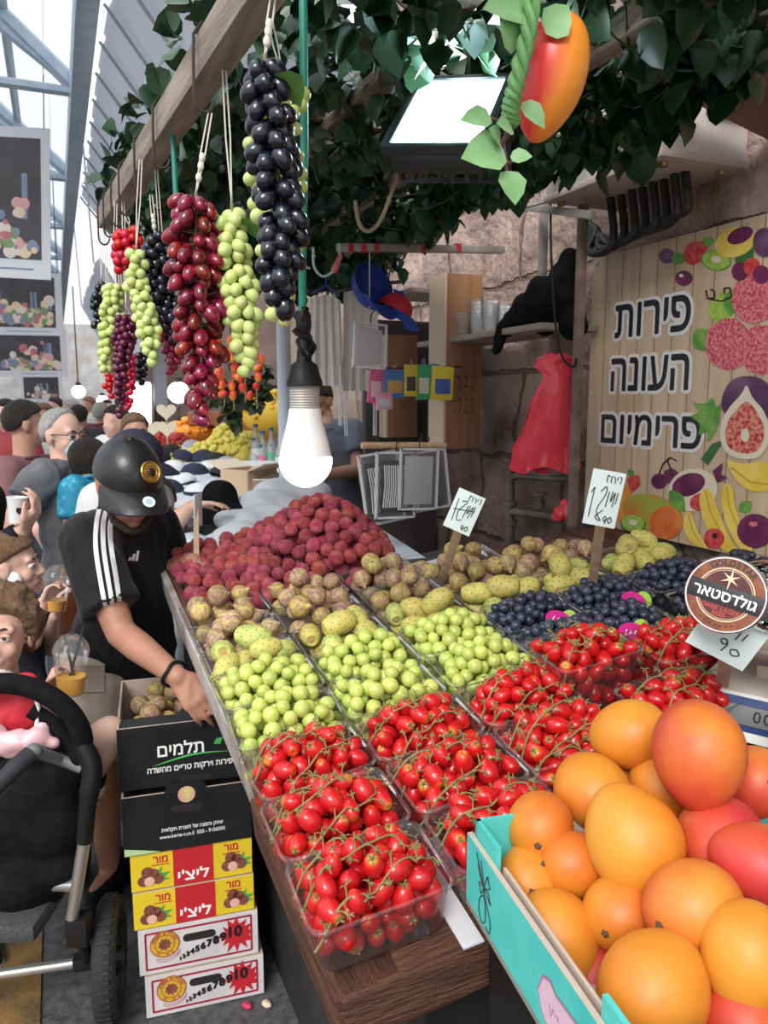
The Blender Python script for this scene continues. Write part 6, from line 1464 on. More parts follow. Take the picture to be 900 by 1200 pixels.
def cap(root_or_none, M, m, brimm, label=None, name='cap', grow=1.0, button=True, world=True):
    """baseball cap around the head frame M"""
    def fn(v): return V((v.x, v.y, max(v.z, -.12)*(1.0 if v.z > 0 else 1)))
    ow = []
    mb = MB(); rings = []; n = 40
    for i in range(12):
        t = i/11*PI/2*.985; 
        for j in range(n):
            a = 2*PI*j/n; rx, ry, rz = .0885*grow, .1085*grow, .105*grow; seam = 1-.010*abs(math.cos(a*3))*math.cos(t); fr = 1+.06*max(0, math.sin(a))*math.cos(t)*(1-math.cos(t))
            rings.append(V((rx*math.cos(a)*math.cos(t)*seam, -.012+ry*math.sin(a)*math.cos(t)*seam*fr, .022+rz*math.sin(t))))
    fs = []
    for i in range(11):
        for j in range(n): fs.append((i*n+j, i*n+(j+1) % n, (i+1)*n+(j+1) % n, (i+1)*n+j))
    fs.append(tuple(11*n+j for j in range(n)))
    inner = [V((v.x*.96, -.012+(v.y+.012)*.96, v.z*.96)) for v in rings[:n]]; b = len(rings); vs = rings+inner
    for j in range(n): fs.append((j, b+j, b+(j+1) % n, (j+1) % n))
    mb.add(vs, fs, 0, M); ow.append(('crown', mb, m))
    mb = MB(); vs = []; fs = []; k = 22; L = 7
    for i in range(L):
        for j in range(k):
            a = R(18+144*j/(k-1)); e = i/(L-1); ext = .078*grow*e*math.sin(a)**.6; x = .0885*grow*math.cos(a)*(1+.10*e); y = -.012+.108*grow*math.sin(a)+ext; z = .026-.022*e*e-.26*x*x/.09*(.5+e*.6)
            vs.append(V((x, y, z)))
    nn = len(vs); vs += [v-V((0, 0, .004)) for v in vs]
    for i in range(L-1):
        for j in range(k-1): a0 = i*k+j; fs.append((a0, a0+k, a0+k+1, a0+1)); fs.append((nn+a0, nn+a0+1, nn+a0+k+1, nn+a0+k))
    for j in range(k-1): a0 = (L-1)*k+j; fs.append((a0, nn+a0, nn+a0+1, a0+1)); fs.append((j, j+1, nn+j+1, nn+j))
    mb.add(vs, fs, 0, M); ow.append(('brim', mb, brimm))
    mb = MB(); mb.ell((0, -.012, .022+.1055*grow), (.008, .008, .005), n=10, k=6); ow.append(('button', MB().addmesh(mb, M), m))
    return ow
# ---- 1. the fruit seller
fwd = cr_*.50-cu_*.42+cf_*.66
J = dict(head=at(150, 566, 2.20), fwd=fwd, up=V((0, 0, 1)), front=cr_*.6+cf_*.7, shR=at(100, 633, 2.17), shL=at(180, 618, 2.46), elR=at(142, 742, 2.10), wrR=at(208, 793, 1.97),
         elL=at(196, 672, 2.52), wrL=at(226, 658, 2.28), hipR=at(112, 772, 2.44), hipL=at(162, 765, 2.58), knR=at(116, 868, 2.42), knL=at(166, 866, 2.60))
J['anR'] = V((*(at(128, 1000, 2.55).xy), .09)); J['anL'] = V((*(at(170, 980, 2.72).xy), .09))
J['toeR'] = cf_*.8-cr_*.15; J['toeL'] = cr_*.8+cf_*.3
J['hdR'] = dict(d=cr_*.7-cu_*.75+cf_*.15, n=-cf_*.6-cu_*.5+cr_*.2, curl=.45, side=1); J['hdL'] = dict(d=cr_*.8-cu_*.25+cf_*.2, n=-cu_, curl=.4, side=-1)
shirt_blk = mat('black_jersey', (.009, .009, .011), .75, .2, bump=.12, bscale=50, sheen=.1)
khaki = mat('khaki_cargo', (.32, .27, .22), .85, col2=(.40, .34, .28), scale=14, bump=.2, bscale=120)
man, HM = human('man in black cap, black striped t-shirt and khaki shorts reaching into the fig box', J, dict(skin=SK_OLIVE, shirt=shirt_blk, pants=khaki, pantlen='short', pantsname='shorts', shoe=black_pl, sole=black_pl, vox=.0055, cvox=.008, hair=hair_mat('hair_black', (.012, .010, .009), (.03, .025, .02)), hairopt=dict(grow=1.04), slv=.74, loose=.022, wr=.012, wfr=8, belly=.02, hem=-.10, detail=False))
hair_part(man, HM, mat('short_beard', (.05, .028, .02), .8), name='beard', line=((-1, 9), (0, 9), (1, 9))) if False else None
mb = MB(); 
for q in (1, -1): mb.tube([V((q*.020, .092, -.049)), V((q*.006, .100, -.046))], [.003, .004], 6)
mb.tube([V((-.066, .02, -.05)), V((-.052, .055, -.088)), V((-.02, .083, -.108)), V((0, .088, -.112)), V((.02, .083, -.108)), V((.052, .055, -.088)), V((.066, .02, -.05))], [.006, .010, .011, .011, .011, .010, .006], 8)
wpart(MB().addmesh(mb, HM), 'beard', mat('beard_dark', (.035, .022, .016), .9, bump=.5, bscale=200), man, 180)
leather = mat('black_leather', (.016, .016, .018), .32, .5, bump=.10, bscale=60)
capM = HM @ Mx.Rotation(R(-4), 4, 'X'); hat = bpy.data.objects.new('cap', None); COL.objects.link(hat); hat.parent = man; hat.matrix_parent_inverse = man.matrix_world.inverted()
for nm, m_, mt in cap(None, capM, leather, leather, grow=1.06): wpart(m_, nm, mt, hat)
gold = mat('gold_emblem', (.62, .40, .12), .3, metal=.8, col2=(.45, .26, .06), scale=90); em = capM @ T((-.030, .088, .082)) @ Mx.Rotation(R(19), 4, 'Z') @ Mx.Rotation(R(-52), 4, 'X')
mb = MB(); mb.lathe([(0, -.004), (.030, -.004), (.031, .001), (.029, .0035), (.026, .0025), (.0245, .001), (0, .001)], 36, em, caps=False)
for k in range(24): a = k*PI/12; mb.box((.0215*math.cos(a), .0215*math.sin(a), .0016), (.004, .0022, .0016), rot=Mx.Rotation(a, 3, 'Z'), mx=em)
mb.lathe([(.0185, .001), (.018, .0024), (.017, .001)], 30, em, caps=False); wpart(mb, 'gold_emblem', gold, hat)
mb = MB(); dk_g = mat('emblem_dark', (.05, .03, .015), .4, metal=.5); mb.ell(em @ V((0, 0, .002)), (.009, .011, .004), em.to_3x3(), 14, 8)
for k in range(9): a = R(-20+220*k/8); mb.tube([em @ V((.009*math.cos(a), .010*math.sin(a), .002)), em @ V((.0145*math.cos(a+.25), .0145*math.sin(a+.25), .002))], [.002, .0012], 6)
wpart(mb, 'emblem_relief', dk_g, hat)
sm_ = capM @ T((-.012, .146, .0215)) @ Mx.Rotation(R(-27), 4, 'X'); mb = MB(); mb.lathe([(0, .0005), (.017, .0005), (.017, .0012), (0, .0014)], 26, sm_, 0, caps=False); mb.lathe([(.0095, .0013), (.0095, .0018), (0, .0019)], 20, sm_, 1, caps=False); wpart(mb, 'round_sticker', [mat('sticker_white', (.75, .78, .80), .3), mat('sticker_blue', (.38, .56, .66), .3)], hat)
# stripes, crest and bracelet
shirt_o = [c for c in man.children if c.name.startswith('shirt')][0]
tree = BVHTree.FromPolygons([shirt_o.data.vertices[i].co.copy() for i in range(len(shirt_o.data.vertices))], [tuple(p.vertices) for p in shirt_o.data.polygons])
def ribbon(path2, wpx, m, name, parent, tree, lift=.0016):
    """strip of cloth following the picture path, wrapped on the shirt"""
    mb = MB(); L_ = []; 
    for (x, y, w_) in path2:
        row = []
        for q in (-1, -.5, 0, .5, 1):
            h = tree.ray_cast(EYE, ray(x+q*w_, y-abs(q)*0).normalized())
            if h[0] is None: row = None; break
            row.append((h[0], h[1] if h[1].dot(ray(x, y)) < 0 else -h[1]))
        if row: L_.append(row)
    vs = [p+n_*lift for r_ in L_ for p, n_ in r_]+[p-n_*.002 for r_ in L_ for p, n_ in r_]; N = len(L_)*5; fs = []
    for i in range(len(L_)-1):
        for j in range(4): a = i*5+j; fs.append((a, a+1, a+6, a+5)); fs.append((N+a, N+a+5, N+a+6, N+a+1))
        for j in (0, 4): a = i*5+j; fs.append((a, a+5, N+a+5, N+a))
    mb.add(vs, fs); return wpart(mb, name, m, parent, 60)
white_cl = mat('white_stripe', (.72, .72, .74), .7)
def interp(pts, n=40):
    out = []; P_ = smoothpath([V((x, y, 0)) for x, y in pts], 10); return [(p.x, p.y, 2.6) for p in P_]
for pts in ([(117, 594), (113, 612), (112, 640), (117, 675), (124, 714)], [(125, 596), (121, 612), (121, 640), (126, 675), (132.5, 713)], [(132, 602), (129, 616), (130, 640), (135, 672), (141, 711)]): ribbon(interp(pts), 2, white_cl, 'shirt_stripe', man, tree)
for k in range(3):
    x = 152+k*4.4; ribbon([(x+q*(1.6), 658-q*(3.5+k*3.2)-(0), 1.3) for q in np.linspace(0, 1, 6)] if False else [(x+2*(q-.5), 657+k*.2-q*(4+k*4.0), 1.25) for q in np.linspace(0, 1, 6)], 1, white_cl, 'chest_crest', man, tree, .002)
w_ = J['wrR'].lerp(J['elR'], .06); mb = MB(); ad = (J['wrR']-J['elR']).normalized(); bb = basis(ad); mb.tube([w_+(bb @ V((.034*math.cos(a), .034*math.sin(a), .004*math.sin(3*a)))) for a in np.linspace(0, 2*PI, 26, endpoint=False)], .0045, 8, closed=True); wpart(mb, 'bracelet', black_pl, man)
short_o = [c for c in man.children if c.name.startswith('shorts')][0]
tree2 = BVHTree.FromPolygons([v.co.copy() for v in short_o.data.vertices], [tuple(p.vertices) for p in short_o.data.polygons])
ribbon([(108, 775+q*36, 14) for q in np.linspace(0, 1, 8)], 1, khaki, 'cargo_pocket', man, tree2, .006); ribbon([(107, 771+q*9, 15) for q in np.linspace(0, 1, 4)], 1, khaki, 'pocket_flap', man, tree2, .010)
# ---- the other shoppers
def standing(x, y, yaw, h=1.7, bend=0.0, arms=True, lean=0.0):
    """joints of a figure standing at x, y and looking along yaw (0 = +Y, positive turns to the left)"""
    k = h/1.72; f = V((-math.sin(yaw), math.cos(yaw), 0)); r_ = V((f.y, -f.x, 0)); o = V((x, y, 0)); Z = V((0, 0, 1)); P_ = lambda a, b, c: o+r_*a*k+f*b*k+Z*c*k
    J = dict(front=f, fwd=f-Z*lean, head=P_(0, .02+lean*.1, 1.60), shL=P_(-.185, 0, 1.41), shR=P_(.185, 0, 1.41), hipL=P_(-.095, 0, .90), hipR=P_(.095, 0, .90), knL=P_(-.10, .02, .49), knR=P_(.10, .04, .49), anL=P_(-.11, -.03, .09), anR=P_(.11, .02, .09))
    if arms: J.update(elL=P_(-.25, -.02, 1.12), wrL=P_(-.24, .10, .88), elR=P_(.25, -.02, 1.12), wrR=P_(.24, .12, .88), hdL=dict(d=-Z+f*.3, n=r_, curl=.35), hdR=dict(d=-Z+f*.3, n=-r_, curl=.35))
    return J
grey_hair = hair_mat('hair_grey', (.38, .36, .34), (.55, .53, .51)); dark_hair = hair_mat('hair_dark', (.014, .010, .009), (.035, .025, .02)); brown_hair = hair_mat('hair_brown', (.16, .085, .045), (.30, .18, .10)); sandy_hair = hair_mat('hair_sandy', (.17, .095, .05), (.34, .21, .12))
grey_shirt = mat('grey_shirt', (.115, .12, .13), .85, col2=(.15, .155, .165), scale=20); brown_tr = mat('brown_trousers', (.075, .055, .045), .85)
def place(px, py, d): p = at(px, py, d); return p
# 2. older man, grey shirt, mask
p = at(74, 510, 3.45); J = standing(p.x, p.y, R(-62), 1.56)
J['head'] = p+V((0, 0, -.0)); J['fwd'] = cr_*.92+cf_*.32-cu_*.10; sh_ = p.z-.20
for q, sx_ in (('R', (52, 560, 3.30)), ('L', (96, 558, 3.60))): J['sh'+q] = at(*sx_)
J['elR'] = at(16, 606, 3.22); J['wrR'] = at(30, 655, 3.12); J['hdR'] = dict(d=V((.3, 0, -1)), n=cr_, curl=.4)
J['hipR'] = at(72, 695, 3.36); J['hipL'] = at(98, 692, 3.52)
old, HM2 = human('older man in grey short sleeved shirt with glasses and light blue face mask', J, dict(skin=SK_FAIR, shirt=grey_shirt, pants=brown_tr, shoe=black_pl, vox=.008, hair=grey_hair, hairopt=dict(grow=1.05, line=((-1, -.85), (-.4, -.65), (-.05, -.2), (.2, .20), (.5, .80), (1, 1.5))), collar='shirt', s=.95, loose=.026, wr=.010, belly=.03))
mb = MB(); mb.ell((0, .062, -.052), (.052, .048, .048), None, 18, 12); mk = wpart(MB().addmesh(mb, HM2), 'face_mask', mat('mask_blue', (.42, .62, .72), .7), old, 180)
mb = MB()
for q in (1, -1): mb.tube([V((q*.05, .06, -.03)), V((q*.072, .02, -.012)), V((q*.08, -.012, .012))], .0015, 5)
wpart(MB().addmesh(mb, HM2), 'ear_loop', mat('mask_white', (.75, .75, .75), .7), old)
mb = MB()
for q in (1, -1):
    mb.tube([V((q*.033+.024*math.cos(a), .098, .002+.018*math.sin(a))) for a in np.linspace(0, 2*PI, 18, endpoint=False)], .002, 6, closed=True); mb.tube([V((q*.057, .096, .006)), V((q*.078, .05, .008)), V((q*.082, -.01, .004))], .002, 6)
mb.tube([V((-.010, .101, .004)), V((.010, .101, .004))], .002, 6); wpart(MB().addmesh(mb, HM2), 'glasses', dark_iron, old)
# 3. man in mauve
p = at(30, 497, 3.95); J = standing(p.x, p.y, R(-30), 1.62); J['head'] = p; J['fwd'] = cr_*.8-cf_*.55
J['shR'] = at(8, 552, 3.85); J['shL'] = at(50, 549, 4.1); J['elR'] = at(6, 620, 3.8); J['wrR'] = at(16, 660, 3.7)
human('man with short dark hair in a mauve t-shirt seen from behind', J, dict(skin=SK_TAN, shirt=mat('mauve_shirt', (.20, .095, .105), .85), pants=mat('dark_jeans', (.03, .035, .05), .8), shoe=black_pl, vox=.009, hair=dark_hair, hairopt=dict(grow=1.08), loose=.022, face=True, detail=False))
# 4. woman in turquoise
p = at(106, 540, 3.35); J = standing(p.x, p.y, R(-35), 1.50); J['head'] = p; J['fwd'] = cr_*.75-cf_*.65
J['shR'] = at(88, 574, 3.28); J['shL'] = at(122, 572, 3.42); J['elR'] = at(84, 630, 3.25); J['elL'] = at(128, 630, 3.45)
human('dark haired woman in a turquoise patterned top with her back turned', J, dict(skin=SK_TAN, shirt=mat('turquoise_top', (.01, .22, .38), .7, col2=(.10, .50, .62), scale=22, lo=.5, hi=.62), pants=mat('black_trousers', (.012, .012, .014), .8), shoe=black_pl, vox=.009, hair=dark_hair, hairopt=dict(grow=1.15, line=((-1, -1.2), (-.3, -1.1), (.15, -.75), (.45, .2), (1, .6)), long_=.25, wob=.03), s=.88, hs=.78, face=True, detail=False))
# 5. shopper behind the seller
p = at(160, 540, 2.95); J = standing(p.x, p.y, R(-50), 1.5); J['head'] = p; J['fwd'] = cr_*.8-cf_*.2-cu_*.25; J['shR'] = at(118, 590, 2.95); J['shL'] = at(180, 590, 3.1); J['elR'] = at(112, 650, 2.95); J['wrR'] = at(128, 700, 2.9)
p5, HM5 = human('shopper in navy cap and white shirt half hidden behind the fruit seller', J, dict(skin=SK_TAN, shirt=mat('white_shirt', (.62, .61, .62), .85), pants=mat('pale_trousers', (.50, .48, .46), .85), shoe=black_pl, vox=.009, hair=dark_hair, hairopt=dict(grow=1.04), loose=.03, face=True, detail=False, s=.95, hs=.9))
navy_cap = mat('navy_cap', (.022, .022, .045), .8, bump=.1); h5 = bpy.data.objects.new('cap', None); COL.objects.link(h5); h5.parent = p5; h5.matrix_parent_inverse = p5.matrix_world.inverted()
for nm, m_, mt in cap(None, HM5, navy_cap, navy_cap, grow=1.08): wpart(m_, nm, mt, h5)
# cups
clear_cup = clear_plastic('juice_cup', (.95, .95, .95), haze=.06, rough=.06, gl=.6); juice = mat('orange_juice', (1.0, .50, .03), .3); straw = mat('black_straw', (.012, .012, .012), .4)
def juice_cup(p, ax, label, fill=.45, h=.105, r_=.040, straws=1):
    M = frame(p, *[c for c in basis(ax).col]); M = T(p, basis(ax)); root = thing('juice_cup', label, 'cup'); root.matrix_world = M
    mb = MB(); mb.lathe([(0, -h/2), (r_*.72, -h/2), (r_*.74, -h/2+.003), (r_, h/2-.004), (r_*1.06, h/2), (r_*1.0, h/2+.002)], 28, caps=False); mb.build('cup', clear_cup, root)
    mb = MB(); k = fill; mb.lathe([(0, -h/2+.004), (r_*.70, -h/2+.004), (r_*(.72+.25*k), -h/2+h*k), (0, -h/2+h*k)], 28, caps=False); mb.build('juice', juice, root)
    mb = MB(); mb.lathe([(r_*1.05, h/2), (r_*.95, h/2+.018), (r_*.6, h/2+.038), (r_*.25, h/2+.045), (r_*.2, h/2+.045)], 24, caps=False); mb.build('dome_lid', clear_cup, root)
    for k in range(straws): mb = MB(); mb.tube([V((.012-k*.02, 0, -h*.3)), V((-.02+k*.05, .01, h*1.05))], .0035, 8); mb.build('straw', straw, root)
    return root
# 6. boy in profile behind, drinking juice
denim = mat('denim_blue', (.10, .15, .21), .85, col2=(.14, .20, .27), scale=30); blk_t = mat('black_cotton', (.012, .013, .017), .9, .15)
p = at(15, 662, 2.62); J = standing(p.x, p.y, R(-60), 1.16); J['head'] = p; J['fwd'] = cr_*.95-cf_*.15+cu_*.05; J['up'] = V((0, 0, 1))
J['shR'] = at(2, 722, 2.52); J['shL'] = at(40, 718, 2.72); J['elR'] = at(38, 752, 2.42); J['wrR'] = at(50, 706, 2.42); J['hdR'] = dict(d=cu_*.85+cr_*.45, n=cr_*.8-cu_*.4+cf_*.1, side=1, curl=.75, thumb=.7)
J['elL'] = at(58, 760, 2.75); J['wrL'] = at(64, 722, 2.58); J['hdL'] = dict(d=cu_*.9+cr_*.1, n=cr_*.2-cf_*.1-cu_*.2+V((0, 0, 0)), side=-1, curl=.6)
boy1, HMb = human('brown haired boy in profile with a mask hanging from his ear', J, dict(skin=SK_FAIR, shirt=blk_t, pants=denim, shoe=black_pl, vox=.006, hair=brown_hair, hairopt=dict(grow=1.12, line=((-1, -.85), (-.4, -.6), (-.05, -.15), (.3, .12), (.6, .30), (1, .46))), s=.68, hs=.92, loose=.012))
mb = MB(); mb.ell((.066, .018, -.048), (.016, .03, .036), None, 14, 10); mb.ell((.072, .03, -.062), (.014, .018, .024), None, 12, 8); wpart(MB().addmesh(mb, HMb), 'dangling_mask', MATS['mask_white'], boy1, 180)
juice_cup(at(66, 697, 2.44), V((.10, 0, 1)), 'clear juice cup held up by the boy in profile', fill=.35, straws=0)
# 7. boy looking at the viewer
p = at(2, 742, 1.98); b_ = at(-75, 800, 2.10); J = standing(b_.x, b_.y, R(200), 1.12); J['head'] = p; J['fwd'] = cf_*.93+cr_*.16-cu_*.02; J['up'] = cu_+cr_*.05
J['shR'] = at(-34, 826, 1.98); J['shL'] = at(46, 822, 2.04); J['elL'] = at(66, 868, 2.02); J['wrL'] = at(58, 806, 1.96); J['hdL'] = dict(d=cu_*.75+cr_*.35, n=cr_*.9-cu_*.3+cf_*.2, side=-1, curl=.8, thumb=.6)
boy2, HMc = human('fair boy with tousled sandy hair looking at the camera above the stroller', J, dict(skin=SK_FAIR, shirt=denim, pants=blk_t, shoe=black_pl, vox=.0045, cvox=.007, hair=sandy_hair, hairopt=dict(grow=1.27, wob=.20, fr=4, line=((-1, -.9), (-.3, -.85), (.15, -.6), (.42, -.1), (.6, .28), (.8, .40), (1, .45)), seed=3), s=.66, hs=.92, loose=.012, eye_c=(.1, .06, .03)))
mb = MB(); mb.ell((0, .058, -.108), (.050, .046, .026), None, 18, 10, fn=lambda v: v*(1+.06*math.sin(v.x*9)*math.sin(v.y*7))); wpart(MB().addmesh(mb, HMc), 'chin_mask', MATS['mask_white'], boy2, 180)
juice_cup(at(83, 788, 1.93), V((.06, 0, 1)), 'clear cup of orange juice with black straw held by the boy facing the camera', fill=.42, straws=2, h=.11, r_=.043)
# 8. black sleeve with a white cup
p = at(-62, 560, 2.75); J = standing(p.x, p.y, R(-60), 1.62); J['head'] = at(-70, 500, 2.75); J['shR'] = at(-70, 590, 2.65); J['shL'] = at(-18, 585, 2.9); J['elR'] = at(-12, 660, 2.62); J['wrR'] = at(26, 622, 2.62); J['fwd'] = cr_
J['elL'] = at(-20, 660, 2.95); J['wrL'] = at(-30, 720, 2.95); J['hdR'] = dict(d=cu_*.55+cr_*.4, n=-cr_*.8+cu_*.5+cf_*.1, side=1, curl=.7, thumb=.4)
human('person in black sleeves holding a white paper cup', J, dict(skin=SK_FAIR, shirt=blk_t, sleeve='long', pants=blk_t, shoe=black_pl, vox=.008, hair=dark_hair, loose=.015))
M = T(at(20, 598, 2.60), Mx.Rotation(.08, 3, 'Y')); root = thing('paper_cup', 'white paper cup with round black logo held by a black sleeve', 'cup'); root.matrix_world = M
mb = MB(); mb.lathe([(0, -.042), (.024, -.042), (.033, .040), (.035, .044), (.033, .046), (.030, .044), (.022, -.03), (0, -.03)], 28, caps=False); mb.build('cup', mat('paper_white', (.72, .71, .70), .6), root)
mb = MB(); dq = (EYE-M.translation).normalized(); dl = (M.to_3x3().inverted() @ (dq*.9+cr_*.42)).normalized(); mb.lathe([(0, 0), (.0135, 0), (.0135, .002), (0, .003)], 20, T(dl*.0285, basis(dl))); mb.build('logo', blk, root)
# orange bag
mb = MB(); c = at(72, 722, 3.02); mb.ell(c, (.055, .10, .15), Mx.Rotation(-YAW, 3, 'Z'), 18, 12, fn=lambda v: V((v.x, v.y, math.copysign(abs(v.z)**.7, v.z)))); root = thing('shoulder_bag', 'orange brown shoulder bag hanging beside the turquoise top', 'bag', c)
wpart(mb, 'bag_body', mat('tan_leather', (.36, .10, .03), .5, col2=(.28, .07, .02), scale=8), root, 180); mb = MB(); mb.tube([c+V((0, 0, .12)), at(82, 640, 3.06), at(95, 585, 3.0)], .008, 7); wpart(mb, 'strap', MATS['tan_leather'], root)
# 9. seller in grey behind the hanging sleeves
p = at(372, 470, 4.3); J = standing(p.x, p.y, R(150), 1.70); J['head'] = p; J['fwd'] = cf_*.5-cr_*.3-cu_*.5
J['shR'] = at(352, 512, 4.25); J['shL'] = at(412, 505, 4.35); J['elL'] = at(420, 552, 4.25); J['wrL'] = at(380, 556, 4.05); J['elR'] = at(345, 560, 4.1); J['hipL'] = at(418, 600, 4.4); J['hipR'] = at(372, 600, 4.35)
human('stallholder in a grey t-shirt behind the lit bulb', J, dict(skin=SK_TAN, shirt=mat('slate_shirt', (.13, .14, .18), .85), pants=mat('black_trousers', (.012, .012, .014), .8), shoe=black_pl, vox=.009, hair=dark_hair, hairopt=dict(grow=1.08), loose=.02, detail=False))
# 10. woman in a flowered dress leaning over the caps
p = at(178, 588, 3.35); J = standing(p.x, p.y, R(-60), 1.45); J['head'] = at(176, 590, 3.35); J['fwd'] = cr_*.7-cu_*.7; J['shR'] = at(185, 622, 3.1); J['shL'] = at(205, 618, 3.3); J['elR'] = at(205, 612, 3.0); J['wrR'] = at(226, 592, 3.02); J['hdR'] = dict(d=cr_*.9+cu_*.1, n=-cu_, curl=.35)
human('shopper in a flowered top leaning over the knitted caps', J, dict(skin=SK_FAIR, shirt=mat('flowered_top', (.42, .38, .38), .8, col2=(.10, .05, .07), scale=28, lo=.48, hi=.56), pants=blk_t, shoe=black_pl, vox=.009, hair=dark_hair, loose=.03, s=.9, detail=False))
# far crowd
cols = [(.10, .11, .14), (.50, .48, .47), (.03, .03, .04), (.30, .06, .07), (.05, .09, .20), (.22, .20, .18), (.45, .30, .28), (.02, .02, .025)]
CR = [(8, 474, 6.2, 'in a red top at the edge of the street crowd'), (52, 478, 7.0, 'in pale shirt behind the older man with the mask'), (92, 480, 7.4, 'in dark top just right of the older man with the mask'), (118, 476, 8.2, 'in maroon top in the crowd'), (138, 482, 5.6, 'in white top behind the dark haired woman'),
      (158, 492, 5.0, 'in black top left of the glowing sign'), (182, 484, 6.6, 'in navy top under the glowing sign'), (22, 470, 9.5, 'far down the street in grey'), (66, 469, 10.5, 'far down the street in beige'), (105, 468, 11.5, 'far down the street in black'), (143, 470, 9.8, 'far down the street in blue'), (84, 472, 8.8, 'far down the street in rose'),
      (125, 471, 13, 'tiny figure far down the street in white'), (40, 470, 13.5, 'tiny figure far down the street in dark clothes')]
for k, (px, py, d, lab) in enumerate(CR):
    p = at(px, py+14*6/d, d); h = max(1.45, min(1.85, (p.z+.10)/.985)); J = standing(p.x, p.y, R(rng.uniform(-180, 180)), h, arms=True)
    human(f'distant shopper {lab}', J, dict(skin=[SK_FAIR, SK_TAN][k % 2], shirt=mat('crowd_top_%d' % (k % 8), [(.30, .04, .05), (.52, .50, .48), (.03, .03, .035), (.16, .03, .05), (.60, .59, .58), (.02, .02, .025), (.03, .045, .12), (.22, .22, .23)][k % 8], .85), pants=[blk_t, brown_tr, denim][k % 3], shoe=black_pl, vox=.016, cvox=.018, hair=[dark_hair, brown_hair, dark_hair, grey_hair][k % 4], face=False, loose=.02), 'distant shoppers in the street')
# ================================================================ STROLLER
silver = mat('stroller_silver', (.55, .54, .53), .3, metal=.8); fab = mat('stroller_black', (.006, .006, .0075), .85, .12, col2=(.010, .010, .012), scale=30, bump=.2, bscale=60); rubber = mat('rubber', (.018, .018, .018), .75, bump=.5, bscale=120); grip = mat('grip_grey', (.03, .031, .035), .65, .25)
W = atz(129, 1122, .155); st = thing('stroller', 'black baby stroller with silver frame tubes and big rubber wheels', 'stroller', (W.x-.25, W.y+.1, 0))
wr_ = .155; wax = (cr_*.97+V((0, 0, 0))*0+V((-_sy, -_cy, 0))*-.22).normalized()
def wheel(c, r_, wdt, ax):
    rt = basis(ax); M = T(c, rt); mb = MB(); prof = []
    for a in range(0, 360, 24): prof.append((r_-.022+.022*math.cos(R(a)), wdt*math.sin(R(a))))
    prof.append(prof[0]); mb.lathe(prof, 44, M, caps=False)
    for k in range(44): a = 2*PI*k/44; mb.box((math.cos(a)*r_, math.sin(a)*r_, 0), (.005, .008, wdt*1.1), rot=Mx.Rotation(a, 3, 'Z'), mx=M)
    o = wpart(mb, 'wheel', rubber, st); mb = MB(); mb.lathe([(r_-.035, -wdt*.6), (r_-.030, 0), (r_-.035, wdt*.6), (r_-.045, wdt*.5), (r_-.045, -wdt*.5), (r_-.035, -wdt*.6)], 36, M, caps=False); mb.lathe([(0, -wdt*1.1), (.026, -wdt*1.1), (.030, 0), (.026, wdt*1.1), (0, wdt*1.1)], 18, M, caps=False)
    for k in range(6): a = 2*PI*k/6; mb.tube([V((.02*math.cos(a), .02*math.sin(a), 0)), V(((r_-.04)*math.cos(a), (r_-.04)*math.sin(a), 0))], .008, 6, mx=M)
    h = mb.build('wheel_hub', black_pl, o); return o
wheel(W, wr_, .030, wax); W2 = W-wax*.56; wheel(W2, wr_, .030, wax)
F1 = W-wax*.08+V((.02, .62, 0)); wheel(V((F1.x, F1.y+.0, .11)), .11, .024, wax); F2 = F1-wax*.36; wheel(V((F2.x, F2.y, .11)), .11, .024, wax)
mb = MB(); mb.tube([W2+wax*.02, W-wax*.075], .0135, 12); wpart(mb, 'axle', silver, st)
mb = MB(); mb.box(W-wax*.055, (.075, .035, .035), rot=basis(wax) @ Mx.Rotation(PI/2, 3, 'Y'), bev=.006); mb.box(at(93, 1088, 1.93), (.055, .05, .075), rot=Mx.Rotation(-YAW, 3, 'Z'), bev=.008); mb.tube([at(93, 1088, 1.93), W-wax*.055], .016, 8); wpart(mb, 'wheel_joint', black_pl, st)
mb = MB(); mb.tube([at(84, 1080, 1.92), at(100, 978, 1.86)], .0155, 14); wpart(mb, 'frame_tube', silver, st)
mb = MB(); mb.tube([at(-40, 1080, 2.06), at(-40, 975, 1.98)], .0155, 14); wpart(mb, 'frame_tube', silver, st)
mb = MB(); mb.tube([at(44, 1036, 1.93), at(92, 1037, 1.90)], .0165, 14); wpart(mb, 'cross_tube', silver, st)
mb = MB(); mb.tube(smoothpath([at(99, 985, 1.86), at(103, 940, 1.84), at(108, 900, 1.84), at(96, 872, 1.84)], 4), [.020]*5+[.024]*8, 12); wpart(mb, 'fold_joint', black_pl, st)
mb = MB(); mb.tube([at(84, 1075, 1.92), V((F1.x, F1.y-.03, .13))], .014, 10); mb.tube([at(-40, 1080, 2.06), V((F2.x, F2.y-.03, .13))], .014, 10); wpart(mb, 'front_tube', silver, st)
mb = MB()
for (px, py, d, r_) in ((40, 925, 1.95, .11), (75, 905, 1.95, .075), (10, 960, 1.98, .14), (62, 960, 1.93, .095), (30, 1010, 1.97, .12), (72, 1008, 1.93, .06), (-30, 960, 2.0, .14), (-10, 1030, 2.0, .11), (92, 890, 1.92, .05), (45, 880, 1.95, .07), (55, 1040, 1.97, .05)): mb.ell(at(px, py, d), (r_, r_*1.1, r_), None, 14, 10)
me = remesh(mb, .009, 16); wrinkle(me, .006, 6, (1, 1, .4)); wpart(me, 'seat_fabric', fab, st, 180)
mb = MB(); mb.box(at(12, 1050, 1.98), (.26, .30, .05), rot=Mx.Rotation(-YAW, 3, 'Z'), bev=.02); wpart(mb, 'basket', mat('mesh_basket', (.03, .03, .033), .8, col2=(.07, .07, .075), scale=220), st)
